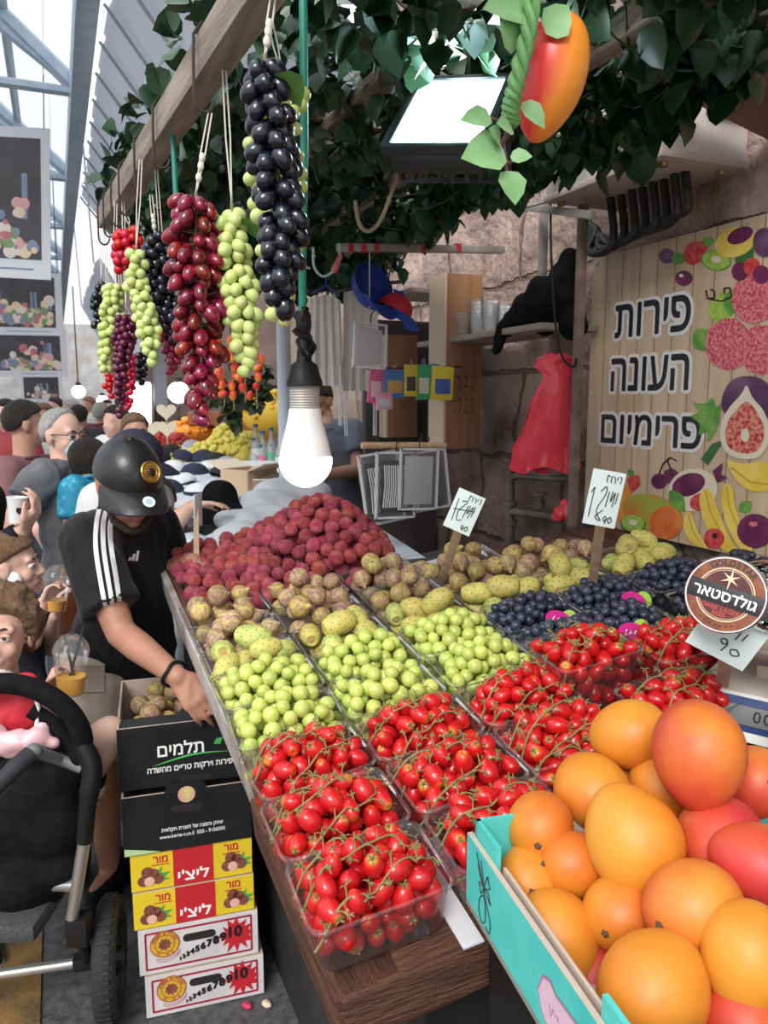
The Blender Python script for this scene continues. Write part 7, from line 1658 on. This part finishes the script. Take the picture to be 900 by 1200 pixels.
mb = MB(); mb.tube(smoothpath([at(-60, 812, 1.78), at(-10, 801, 1.78), at(30, 804, 1.79), at(62, 818, 1.80), at(86, 840, 1.82), at(97, 866, 1.84), at(92, 892, 1.86)], 5), .024, 14); wpart(mb, 'canopy_hoop', fab, st)
mb = MB(); mb.tube(smoothpath([at(36, 832, 1.82), at(62, 848, 1.84), at(84, 872, 1.86), at(90, 892, 1.86)], 5), .013, 10, flat=1.5); wpart(mb, 'strap', fab, st)
mb = MB(); mb.tube(smoothpath([at(-60, 985, 1.66), at(-20, 938, 1.68), at(12, 905, 1.70), at(36, 884, 1.74)], 5), [.019]*11+[.021]*5, 14); wpart(mb, 'handle_grip', grip, st)
mb = MB(); c = at(39, 881, 1.75); mb.ell(c, .020, None, 14, 9); mb.tube([c, at(70, 890, 1.84), at(96, 900, 1.85)], .014, 10); wpart(mb, 'handle_joint', mat('joint_grey', (.16, .16, .17), .4), st)
# things hung on the stroller
mb = MB(); vs = []; 
for (px, py, d, r_) in ((8, 815, 1.86, .05), (25, 835, 1.86, .055), (0, 845, 1.86, .06), (30, 805, 1.86, .04), (-20, 830, 1.88, .06), (10, 860, 1.86, .04)): mb.ell(at(px, py, d), (r_, r_*.5, r_), Mx.Rotation(-YAW, 3, 'Z'), 14, 9)
me = remesh(mb, .006, 3); wrinkle(me, .005, 16); o = thing('red_bag', 'red cloth bag with white trim hanging on the stroller', 'bag', at(10, 835, 1.86)); wpart(me, 'bag_cloth', mat('red_cloth', (.50, .015, .03), .7), o, 180)
mb = MB(); mb.tube(smoothpath([at(30, 795, 1.815), at(41, 815, 1.82), at(45, 836, 1.82), at(40, 862, 1.82)], 4), .005, 7); wpart(mb, 'white_trim', MATS['mask_white'], o)
blob_cloth('plastic_bag', [(at(px, py, d), (r_, r_*.5, r_*.8), None) for px, py, d, r_ in ((-10, 868, 1.81, .05), (18, 872, 1.81, .045), (42, 868, 1.82, .035), (50, 850, 1.83, .02), (60, 872, 1.83, .018))], mat('pink_film', (.70, .42, .46), .3, .5, coat=.3), 'crumpled pale pink plastic bag on the stroller handle', 'plastic bag', vox=.006, amp=.012, fr=26)
# child sitting in the stroller, one bare knee showing
J = dict(head=at(10, 880, 2.16), fwd=cr_, front=cr_, shR=at(0, 912, 2.04), shL=at(0, 905, 2.24), hipR=at(38, 930, 2.06), hipL=at(34, 926, 2.16), knR=at(128, 858, 1.99), anR=at(112, 925, 2.02), knL=at(118, 868, 2.14), anL=at(108, 935, 2.16), toeR=-cr_, toeL=-cr_)
J['anR'] = at(104, 915, 2.05); J['anL'] = at(100, 925, 2.18)
ch, HMd = human('child sitting in the stroller with a bare bent knee', J, dict(skin=SK_FAIR, shirt=blk_t, sleeve='none', vox=.007, s=.80, hs=.78, face=False, hair=brown_hair, loose=.004))
mb = MB(); mb.capsule(J['anR'].lerp(J['knR'], .12), J['anR']+V((0, 0, -.03)), .040, .036, 14); wpart(mb, 'sock', black_pl, ch, 180)
# ================================================================ THE STALLS BEHIND
# --- stall of knitted caps
def hz(y): return 1.02+.10*(y-2.7)
ht = thing('cap_table', 'cloth covered table of knitted caps behind the lychee heap', 'table', (.95, 3.7, 0)); cl_b = mat('pale_blue_cloth', (.45, .52, .60), .85, col2=(.60, .62, .66), scale=6)
mb = MB(); x0, x1, y0, y1 = .36, 1.30, 2.56, 4.9
vs = [(x0, y0, 0), (x1, y0, 0), (x1, y1, 0), (x0, y1, 0), (x0, y0, hz(y0)), (x1, y0, hz(y0)), (x1, y1, hz(y1)), (x0, y1, hz(y1))]
mb.add(vs, [(0, 1, 5, 4), (1, 2, 6, 5), (2, 3, 7, 6), (3, 0, 4, 7), (4, 5, 6, 7), (3, 2, 1, 0)]); wpart(mb, 'table_cloth', cl_b, ht, 0)
capm = {'white': mat('knit_white', (.62, .64, .68), .9, bump=.4, bscale=90), 'navy': mat('knit_navy', (.018, .022, .05), .9, bump=.4, bscale=90), 'black': mat('knit_black', (.012, .012, .013), .9, bump=.4, bscale=90), 'blue': mat('knit_pale_blue', (.36, .46, .58), .9, col2=(.60, .64, .70), scale=40, bump=.3), 'grey': mat('knit_grey', (.30, .31, .34), .9, bump=.4, bscale=90)}
def kippa(px, py, kind, r_, tilt, ring=None):
    """soft dome cap lying on the table"""
    lo, hi = 1.5, 6.0
    for _ in range(40):
        m_ = (lo+hi)/2; p = at(px, py, m_)
        if p.z > hz(p.y)+r_*.35: lo = m_
        else: hi = m_
    p = at(px, py, lo); p.z -= r_*.35
    root = thing('knitted_cap', '', 'cap', p, 'knitted caps heaped on the table', rot=Mx.Rotation(rng.uniform(0, 6), 3, 'Z') @ Mx.Rotation(tilt, 3, 'X'))
    prof = [(r_*.97, -.004), (r_*1.0, 0)]+[(r_*math.cos(R(a)), r_*.72*math.sin(R(a))) for a in (12, 26, 40, 55, 70, 84)]+[(0, r_*.72)]
    mb = MB(); mb.lathe(prof, 22, caps=False); mb.build('crown', capm[kind], root, 180)
    mb = MB(); mb.lathe([(r_*1.0, -.006), (r_*1.03, .004), (r_*.99, .014), (r_*.95, 0), (r_*1.0, -.006)], 22, caps=False); mb.build('band', capm[ring or kind], root, 180); return root
ks = [(196, 568, 'navy', .085), (214, 560, 'white', .075), (228, 548, 'navy', .08), (246, 545, 'white', .075), (232, 572, 'white', .075), (250, 570, 'blue', .075), (262, 552, 'black', .085), (270, 566, 'white', .08), (284, 560, 'blue', .07), (206, 545, 'white', .08), (190, 548, 'white', .07), (252, 536, 'black', .09), (238, 532, 'navy', .08), (268, 540, 'grey', .075), (215, 532, 'navy', .075),
      (208, 612, 'blue', .075), (222, 606, 'white', .08), (205, 636, 'white', .08), (222, 634, 'blue', .085), (240, 648, 'white', .07), (210, 652, 'blue', .08), (228, 655, 'white', .07), (258, 632, 'blue', .08), (272, 630, 'white', .09), (285, 622, 'navy', .07), (248, 622, 'black', .07), (292, 612, 'black', .08), (280, 548, 'navy', .07), (200, 525, 'black', .07), (225, 520, 'grey', .07)]
wd = {'white': 'white', 'navy': 'navy blue', 'black': 'black', 'blue': 'pale blue patterned', 'grey': 'grey'}
seen = {}
for k, (px, py, kd, r_) in enumerate(ks):
    o = kippa(px, py, kd, r_, rng.normal(0, .25), ['navy', 'white', None, 'grey'][k % 4]); near = 'front of the cap table' if py > 600 else 'middle of the cap table' if py > 552 else 'back of the cap table'
    o['label'] = f'{wd[kd]} knitted cap at the {near}'; o['group'] = f'{wd[kd]} knitted caps at the {near}'
blob_cloth('black_hooded_coat', [(at(258, 585, 3.3), (.07, .07, .075), None), (at(262, 612, 3.3), (.13, .11, .10), None), (at(278, 615, 3.3), (.09, .09, .08), None), (at(246, 618, 3.3), (.08, .08, .07), None)], blackc, 'heaped black hooded coat lying among the knitted caps', 'coat', vox=.01, amp=.02, fr=12)
blob_cloth('grey_cloth', [(at(px, py, d), (r_*1.4, r_, r_*.5), None) for px, py, d, r_ in ((300, 610, 3.2, .13), (320, 595, 3.4, .14), (340, 580, 3.6, .14), (290, 630, 3.0, .10), (350, 610, 3.4, .12), (318, 620, 3.2, .12))], mat('grey_white_cloth', (.46, .48, .52), .9), 'rumpled grey white cloth draped behind the lychee heap', 'cloth', vox=.012, amp=.03, fr=7)
card = mat('box_card', (.52, .38, .26), .8)
def carton2(p, s, lab, rz_=0):
    root = thing('open_carton', lab, 'cardboard box', p, rot=Mx.Rotation(rz_, 3, 'Z')); w_, d_, h = s; mb = MB()
    for c, dd in (((0, -d_/2, h/2), (w_, .006, h)), ((0, d_/2, h/2), (w_, .006, h)), ((-w_/2, 0, h/2), (.006, d_, h)), ((w_/2, 0, h/2), (.006, d_, h)), ((0, 0, .003), (w_, d_, .006))): mb.box(c, dd)
    mb.build('carton', card, root, 0)
    for sg in (-1, 1): mb = MB(); mb.box((0, sg*(d_/2+.05), h+.015), (w_, .11, .005), rot=Mx.Rotation(sg*.35, 3, 'X')); mb.build('flap', mat('flap_pale', (.66, .58, .46), .8), root, 0)
p = at(292, 560, 3.95); carton2(V((p.x, p.y, hz(p.y))), (.22, .18, .14), 'small open carton with pale flaps on the cap table', .6)
p = at(318, 568, 3.8); carton2(V((p.x, p.y, hz(p.y))), (.16, .14, .10), 'second carton beside the grey cloth on the cap table', -.3)
# --- further stall with yellow, orange and red heaps
ft = thing('far_stall_table', 'further market table with yellow and orange heaps', 'table', (1.3, 6.4, 0)); mb = MB(); mb.box((1.3, 6.3, .55), (1.9, 2.2, 1.1), bev=.01); wpart(mb, 'counter', mat('far_counter', (.36, .29, .24), .8), ft)
def heap(px, py, d, rx, rz_, n, r_, m, name, lab, cat, group=None):
    c = at(px, py, d); mb = MB(); q = np.random.default_rng(int(px*7+py))
    for k in range(n):
        a = q.uniform(0, 6.28); t = q.uniform(0, 1)**.6; e = V((math.cos(a)*t*rx, math.sin(a)*t*rx*.8, (1-t*t)*rz_+q.normal(0, r_*.2))); mb.ell(c+e, r_*q.uniform(.8, 1.15), None, 8, 6)
    mb.ell(c-V((0, 0, .01)), (rx*.95, rx*.78, max(rz_*.85, .02)), None, 16, 8); return stuff(wpart_top(mb, name, m), lab, cat)
def wpart_top(mb, name, m): return mb.build(name, m, None, 180)
ymat = mat('yellow_blossom', (.52, .44, .05), .8, col2=(.66, .58, .14), scale=30); omat = mat('orange_fruit', (.80, .28, .02), .6); rmat = mat('red_dried', (.46, .05, .05), .7)
for px, py, d, rx, rz_, n, m, nm, lab in ((268, 525, 5.4, .16, .16, 90, ymat, 'yellow_flowers', 'tall bunch of yellow dried flowers on the further table'), (294, 532, 5.3, .13, .14, 80, ymat, 'yellow_flowers', 'bunch of yellow dried flowers beside the glass jars'), (245, 535, 5.3, .15, .10, 80, ymat, 'yellow_flowers', 'low bunch of yellow dried flowers behind the navy caps'), (205, 540, 5.2, .12, .08, 60, mat('yellow_green', (.50, .50, .06), .7), 'yellow_flowers', 'greenish yellow heap near the heart tags'),
      (222, 506, 6.2, .22, .10, 70, omat, 'orange_fruit', 'heap of orange fruit on the further table'), (188, 520, 5.8, .13, .10, 90, rmat, 'red_dried_fruit', 'left heap of red dried fruit under the heart tags'), (208, 522, 5.8, .11, .08, 80, rmat, 'red_dried_fruit', 'right heap of red dried fruit under the heart tags'), (315, 488, 6.0, .26, .20, 90, mat('yellow_fruit', (.72, .46, .04), .6), 'yellow_fruit', 'sloping heap of yellow fruit behind the jars')): heap(px, py, d, rx, rz_, n, .022, m, nm, lab, 'flowers' if 'flower' in nm else 'dried fruit')
hm_ = mat('heart_card', (.62, .55, .42), .7)
for k, (px, py) in enumerate(((178, 502), (195, 482), (196, 502))):
    c = at(px, py, 5.5); mb = MB(); pts = [(.055*(16*math.sin(t)**3)/16, .05*(13*math.cos(t)-5*math.cos(2*t)-2*math.cos(3*t)-math.cos(4*t))/16) for t in np.linspace(0, 2*PI, 28, endpoint=False)]
    M = frame(c, cr_, cu_, cf_); mb.prism([(x*1.3, y*1.3) for x, y in pts], .006, M); root = thing('heart_tag', f'{["left", "upper", "right"][k]} heart shaped price tag above the red heaps', 'price tag', c); wpart(mb, 'heart', hm_, root, 0)
    mb = MB(); mb.tube([c-cu_*.05, V((c.x, c.y, 1.08))], .006, 6); wpart(mb, 'stick', stickm, root)
jar = clear_plastic('jar_glass', (.82, .86, .86), haze=.28, rough=.1)
for k, (px, py) in enumerate(((298, 540), (308, 532), (318, 528), (328, 534), (306, 548), (318, 548), (300, 524))):
    c = at(px, py, 5.0); h = .26; root = thing('glass_bottle', ['short glass bottle at the front of the bottle group', 'slim glass bottle in the bottle group', 'tallest glass bottle in the bottle group', 'glass bottle nearest the pale pole', 'front left glass bottle with pink label', 'front glass bottle with green label', 'rear glass bottle beside the yellow flowers'][k], 'bottle', c-V((0, 0, h/2)), 'glass bottles on the further table')
    mb = MB(); mb.lathe([(0, 0), (.032, 0), (.034, .02), (.034, h*.6), (.014, h*.78), (.013, h*.95), (.015, h)], 14, caps=False); mb.build('glass', jar, root); mb = MB(); mb.lathe([(.0345, h*.2), (.0355, h*.22), (.0355, h*.45), (.0345, h*.47)], 14, caps=False); mb.build('paper_label', mat('label_%d' % (k % 3), [(.6, .6, .58), (.55, .12, .25), (.10, .36, .20)][k % 3], .7), root); mb = MB(); mb.lathe([(.0, h), (.016, h), (.016, h+.02), (0, h+.02)], 12); mb.build('cap', mat('cap_blue', (.05, .12, .3), .5), root)
mb = MB(); mb.box((1.9, 9.2, 1.7), (2.4, .08, 3.4)); struct(mb.build('wall_back_partition', mat('mauve_partition', (.26, .19, .18), .9, col2=(.16, .11, .10), scale=2)))
p0 = at(335, 540, 3.7); bar(V((p0.x, p0.y, 0)), V((p0.x, p0.y, 2.5)), .033, 'pale_pole', mat('pale_blue_pole', (.52, .58, .66), .5), 'pale blue round pole behind the light bulb', 'pole', True)
p0 = at(280, 500, 5.9); bar(V((p0.x, p0.y, 1.0)), V((p0.x, p0.y, 2.6)), .045, 'dark_post', mat('dark_brown_post', (.05, .03, .025), .7), 'dark brown post of the further stall', 'post')
p0 = at(190, 500, 6.8); bar(V((p0.x, p0.y, 0)), V((p0.x, p0.y, 2.7)), .05, 'grey_post', mat('grey_post', (.25, .27, .31), .6), 'grey post beside the glowing sign', 'post')
bw = mat('warm_wood', (.36, .13, .05), .65, col2=(.26, .09, .035), scale=6)
for k, (px0, px1, py, d) in enumerate(((225, 262, 490, 6.2), (262, 300, 498, 6.0))):
    a, b = at(px0, py, d), at(px1, py, d); mb = MB(); mb.box((a+b)/2, ((b-a).length, .3, .10), rot=Mx.Rotation(-YAW, 3, 'Z'), bev=.005); tag(mb.build('wooden_crate', bw), ['reddish wooden crate behind the orange heap', 'second reddish wooden crate beside the dark post'][k], 'crate')
fr_m = ramp_mat('garland_fruit', [(0, (.75, .30, .03)), (.5, (.70, .08, .02)), (1, (.60, .02, .03))], lo=-1, hi=1.2, rough=.4)
sm_m = smooth_me(MB().ell((0, 0, 0), (1, 1, 1.4), None, 10, 8), 'garland_fruit', [fr_m])
for g, (px, y0, n) in enumerate(((258, 402, 5), (272, 398, 7), (286, 400, 6), (300, 420, 5), (262, 440, 3))):
    c = at(px, y0, 4.6); root = thing('fruit_garland', ['garland of orange red fruits left of the far lamp', 'longest garland of orange red fruits', 'garland of orange red fruits before the dark post', 'garland of orange red fruits nearest the pale pole', 'short garland of orange red fruits hanging low'][g], 'artificial fruit', c, 'orange fruit garlands of the further stall')
    mb = MB(); mb.tube([V((0, 0, 1.0)), V((0, 0, -.06*n))], .004, 5); mb.build('cord', stem_m, root)
    for k in range(n): o = bpy.data.objects.new('garland_fruit', sm_m); COL.objects.link(o); o.parent = root; o.matrix_basis = T((rng.normal(0, .02), rng.normal(0, .02), -.055*k), basis(rng.normal(size=3)+np.array([0, 0, 2])), .024)
# dark leafy strings between
mb = MB()
for px, y0, y1 in ((276, 420, 500), (297, 440, 480), (250, 430, 470), (310, 430, 470), (268, 455, 490)):
    for k in range(40): p = at(px+rng.normal(0, 5), rng.uniform(y0, y1), 4.8); add_leaf(mb, p, rrot(1.5), rng.uniform(.05, .08))
stuff(mb.build('garland_leaves', mat('dark_garland', (.03, .05, .02), .6), smooth=30), 'dark leaves hanging between the far fruit garlands', 'leaves')
# lamps
def lamp(px, py, d, w_, h_, lab, shape='box', es=9, foot=None):
    c = at(px, py, d); root = thing('market_lamp', lab, 'lamp', c); lit = mat('lamp_glow_%d' % es, (1, 1, 1), .5, emit=(.97, 1, 1), es=es); M = frame(c, cr_, cu_, cf_)
    mb = MB()
    if shape == 'box': mb.box((0, 0, 0), (w_, h_, .05), mx=M, bev=.01)
    else: mb.ell(c, w_/2, None, 24, 16)
    wpart(mb, 'lit_face', lit, root); mb = MB()
    if shape == 'box': mb.box((0, 0, -.04), (w_+.04, h_+.04, .04), mx=M, bev=.01)
    else: mb.lathe([(0, w_*.4), (w_*.2, w_*.4), (w_*.2, w_*.7), (.01, w_*.75), (0, w_*.75)], 16, T(c))
    mb.tube([c+V((0, .03, 0)), V((c.x, c.y+.03, foot))] if foot is not None else [c+V((0, .02, w_*.7)), c+V((0, .02, 1.2))], .012 if foot is not None else .008, 6); wpart(mb, 'fitting', dark_iron, root)
lamp(164, 474, 6.0, .16, .34, 'tall glowing white sign hanging above the crowd', foot=0)
lamp(209, 460, 6.2, .17, .17, 'round glowing lamp behind the big red grapes', 'ball', foot=1.1)
lamp(92, 459, 9.0, .15, .15, 'small round lamp between the posters and the grapes', 'ball', 6)
lamp(120, 470, 14.0, .2, .2, 'tiny lamp far down the street', 'ball', 6, foot=0)
# --- posters hanging from the roof
pw = mat('poster_white', (.56, .57, .60), .6); pd = mat('poster_dark', (.020, .018, .020), .5, col2=(.05, .04, .05), scale=3)
PC = [mat('poster_ink_%d' % k, c, .5) for k, c in enumerate(((.55, .30, .30), (.62, .48, .30), (.40, .12, .14), (.60, .52, .48), (.16, .20, .30), (.14, .24, .10)))]
def poster(x0, y0, x1, y1, d, lab, n, seed, tilt=0):
    q = np.random.default_rng(seed); a, b = at(x0, y0, d), at(x1, y1, d); c = (a+b)/2; w_ = (x1-x0)/FPX*d; h_ = (y1-y0)/FPX*d; M = frame(c, cr_, V((0, 0, 1)), -V((_sy, _cy, 0))) @ Mx.Rotation(tilt, 4, 'Z')
    root = thing('hanging_poster', lab, 'poster'); root.matrix_world = M
    mb = MB(); mb.box((0, 0, 0), (w_, h_, .006)); mb.build('poster_sheet', pw, root, 0); mb = MB(); mb.box((0, .03*h_, .0035), (w_*.84, h_*.80, .002)); mb.build('picture', pd, root, 0)
    mb = MB()
    for k in range(n):
        r_ = q.uniform(.018, .05)*w_*1.3; x = q.uniform(-.38, .38)*w_; y = (-.33+abs(q.normal(0, .16)))*h_+r_*.2; y = min(y, h_*.36)
        mb.lathe([(0, 0), (r_*.7, 0), (r_, .0004), (r_*.6, .0012), (0, .0014)], 14, T((x, y, .0046+.0001*(k % 9))), int(q.integers(0, 6)), caps=False)
    for k in range(3): x = q.uniform(-.3, .3)*w_; mb.box((x, .05*h_, .0047), (.05*w_, .3*h_, .0008), mi=4)
    mb.build('still_life_print', PC, root); mb = MB(); mb.box((.1*w_, -.435*h_, .0035), (.5*w_, .012*h_, .001)); mb.build('caption_line', PC[4], root, 0)
    mb = MB()
    for sx_ in (-.45, .45): mb.tube([V((sx_*w_, h_/2-.01, 0)), V((sx_*w_, h_/2+1.6, 0))], .004, 5)
    mb.build('hanging_wire', dark_iron, root)
poster(-75, 152, 59, 322, 5.0, 'largest hanging poster with a dark still life of fruit', 60, 1, R(-3))
poster(-30, 321, 73, 392, 6.8, 'second hanging poster below the largest one, crowded with pink fruit', 90, 2, R(-1))
poster(-8, 386, 78, 441, 8.6, 'third hanging poster with rows of pale fruit on black', 60, 3)
poster(24, 440, 73, 471, 11.5, 'smallest hanging poster farthest along the street', 30, 4)
# --- goods hung in the dim corner behind the bulb
rail = bar(aty(360, 342, 3.05), aty(470, 330, 3.05), .008, 'garment_rail', dark_iron, 'dark rail carrying the white garments', 'rail', True)
def garment(px0, px1, y0, y1, Y, lab, seed):
    c = aty((px0+px1)/2, y0, Y); w_ = (aty(px1, y0, Y)-aty(px0, y0, Y)).x; h_ = c.z-aty((px0+px1)/2, y1, Y).z; root = thing('white_garment', lab, 'garment', c, 'white garments on the rail'); q = np.random.default_rng(seed)
    vs = []; fs = []; nx, ny_ = 24, 12
    for s_ in (0, 1):
        for j in range(ny_+1):
            t = j/ny_
            for i in range(nx+1): u = i/nx-.5; x = u*w_*(.86+.18*t); vs.append(V((x, (.012*math.sin(u*26+seed)+.008*math.sin(u*57+t*2))*(.3+t)+(.006 if s_ else 0), -t*h_-.01*abs(u)*(1-t)*4)))
    N = (nx+1)*(ny_+1)
    for s_ in (0, 1):
        for j in range(ny_):
            for i in range(nx): a = s_*N+j*(nx+1)+i; f = (a, a+1, a+nx+2, a+nx+1); fs.append(f if s_ else tuple(reversed(f)))
    mb = MB(); mb.add(vs, fs); mb.build('cloth', mat('garment_white', (.84, .81, .79), .9), root, 180)
    mb = MB(); mb.tube([V((-w_*.4, 0, .0)), V((0, 0, .035)), V((w_*.4, 0, .0))], .005, 6); mb.tube([V((0, 0, .035)), V((0, 0, .06)), V((.02, 0, .075)), V((.0, 0, .09))], .003, 5); mb.build('hanger', mat('hanger_blue', (.05, .10, .35), .5), root)
    mb = MB()
    for sx_ in (-.42, -.36, .36, .42): mb.tube([V((sx_*w_, 0, -h_*.97)), V((sx_*w_*1.03, .003, -h_*1.25)), V((sx_*w_, 0, -h_*1.45))], .0028, 5)
    mb.build('tassel', MATS['mask_white'], root)
garment(362, 402, 345, 452, 3.04, 'left white fringed garment hanging behind the bulb', 1); garment(400, 444, 338, 458, 3.10, 'right white fringed garment hanging beside the blue cap', 5)
# blue cap and the red one beneath it
def hung_cap(px, py, d, fwd_, up_, m1, m2, lab, g=.85):
    M = headM(at(px, py, d), fwd_, up_); root = thing('baseball_cap', lab, 'cap', at(px, py, d))
    for nm, m_, mt in cap(None, M, m1, m2, grow=g): wpart(m_, nm, mt, root, 60)
    wpart(MB().tube([M @ V((0, -.10*g, .03)), aty(px, 292, 2.62)], .003, 5), 'strap', dark_iron, root)
bl_c = mat('cap_royal_blue', (.015, .045, .30), .7); rd_c = mat('cap_red', (.45, .015, .03), .7)
hung_cap(443, 332, 2.75, cr_*.35-cu_*.9+cf_*.15, cf_*-.75-cr_*.5, bl_c, bl_c, 'royal blue cap hanging by its strap below the leaves'); hung_cap(462, 372, 2.80, cr_*.7-cu_*.4+cf_*.2, cu_*.7+cr_*.2, rd_c, bl_c, 'red and blue cap hanging under the royal blue one', .62)
film = clear_plastic('film', (.95, .95, .96), haze=.06, rough=.12, gl=.6)
def sleeve(px0, py0, px1, py1, Y, lab, content, tilt=0, fringe=False):
    a, b = aty(px0, py0, Y), aty(px1, py1, Y); c = (a+b)/2; w_, h_ = b.x-a.x, a.z-b.z; M = T(c, Mx.Rotation(tilt, 3, 'Y')); root = thing('plastic_sleeve', lab, 'plastic sleeve', group='clear sleeves hanging from the wooden rod'); root.matrix_world = M
    mb = MB(); mb.box((0, 0, 0), (w_, .010, h_), bev=.002); mb.build('film', film, root)
    mb = MB(); mb.box((0, 0, -.02*h_), (w_*.74, .006, h_*.78), bev=.002); mb.build('content', content, root)
    mb = MB()
    for sx_, sz_, dx_, dz_ in ((0, .5, 1, .03), (0, -.5, 1, .03), (-.5, 0, .05, 1), (.5, 0, .05, 1)): mb.box((sx_*w_*.97, -.002, sz_*h_*.97), (max(dx_*w_, .006), .012, max(dz_*h_, .006)))
    mb.build('edge_piping', mat('piping_white', (.66, .66, .68), .5), root)
    if fringe:
        mb = MB()
        for k in range(12):
            x = (-.30+.6*k/11)*w_; mb.tube([V((x, -.0065, .30*h_)), V((x+.004, -.0065, 0)), V((x-.003, -.0065, -.33*h_))], .0022, 4)
        mb.build('white_fringe', MATS['mask_white'], root)
    mb = MB(); mb.tube([V((0, 0, h_/2)), V((0, 0, h_/2+.03)), V((.012, 0, h_/2+.045)), V((0, 0, h_/2+.06))], .0025, 5); mb.build('hook', dark_iron, root)
blkc2 = mat('sleeve_black', (.012, .014, .022), .7); wh2 = mat('sleeve_white', (.60, .60, .62), .8)
rod = bar(aty(424, 522, 2.72), aty(522, 522, 2.72), .013, 'wooden_rod', wood_raw, 'pale wooden rod from which the plastic sleeves hang', 'rod', True)
sleeve(424, 530, 470, 612, 2.735, 'clear sleeve with black and white fringed cloth, leftmost on the rod', blkc2, -.14, True); sleeve(440, 530, 486, 606, 2.705, 'clear sleeve with fringed dark cloth behind the white one', blkc2, .02, True); sleeve(468, 526, 512, 596, 2.685, 'clear sleeve with folded white cloth on the rod', wh2, .03); sleeve(486, 528, 524, 596, 2.715, 'clear sleeve at the right end of the rod', mat('sleeve_grey', (.16, .16, .18), .7), -.12)
sleeve(414, 378, 452, 432, 2.63, 'clear packet with white cloth and dark label below the caps', wh2, .05)
pk = aty(433, 378, 2.63); tag(MB().tube([pk+V((0, 0, .05)), aty(433, 291, 2.62)], .002, 5).build('packet_string', white_string), 'thin string holding the clear packet under the marked rail', 'string')
wr2 = bar(aty(430, 432, 2.8), aty(540, 430, 2.8), .004, 'packet_wire', dark_iron, 'thin wire carrying the coloured packets', 'wire', True)
for k, (px, py, w_, h_, c, lab) in enumerate(((440, 452, 18, 40, (.62, .12, .28), 'pink toy packet at the end of the wire'), (462, 450, 26, 32, (.06, .18, .42), 'blue toy packet on the wire'), (481, 446, 16, 36, (.60, .46, .05), 'yellow and black toy packet on the wire'), (496, 448, 18, 40, (.05, .34, .14), 'green toy packet on the wire'), (518, 449, 28, 38, (.70, .56, .05), 'yellow packet with blue border at the end of the wire'), (450, 470, 20, 20, (.66, .30, .42), 'pale pink packet hanging low'), (509, 440, 12, 26, (.10, .14, .40), 'small dark blue packet behind the yellow one'))):
    c0 = aty(px, py, 2.78-.01*(k % 3)); s_ = (c0-EYE).length/FPX; root = thing('toy_packet', lab, 'packet', c0, 'coloured packets on the wire')
    mb = MB(); mb.box((0, 0, 0), (w_*s_, .012, h_*s_), rot=Mx.Rotation(rng.normal(0, .08), 3, 'Y'), bev=.003); mb.build('packet', mat('packet_%d' % k, c, .35), root); mb = MB(); mb.box((0, -.007, -.1*h_*s_), (w_*s_*.7, .003, h_*s_*.45), bev=.001); mb.build('picture_panel', mat('packet_panel_%d' % k, [(.7, .5, .5), (.5, .3, .1), (.05, .05, .05), (.6, .6, .5), (.06, .12, .4), (.5, .5, .6), (.6, .6, .6)][k], .4), root); mb = MB(); mb.box((0, 0, h_*s_*.58), (.012, .004, h_*s_*.2)); mb.build('hang_tab', film, root)
p = [aty(x, y, 2.5) for x, y in ((367, 290), (368, 312), (378, 324), (390, 318), (397, 305), (398, 285))]
root = thing('white_hook_cable', 'pale looped cable with a pink plug under the leaves', 'cable', p[0]); wpart(MB().tube(smoothpath(p, 5), .0045, 7), 'cable', mat('pale_cable', (.50, .58, .58), .5), root); wpart(MB().capsule(aty(392, 316, 2.5), aty(399, 300, 2.5), .012, .008), 'plug', mat('pink_plug', (.65, .18, .22), .5), root)
bpy.data.scenes.remove(TS)
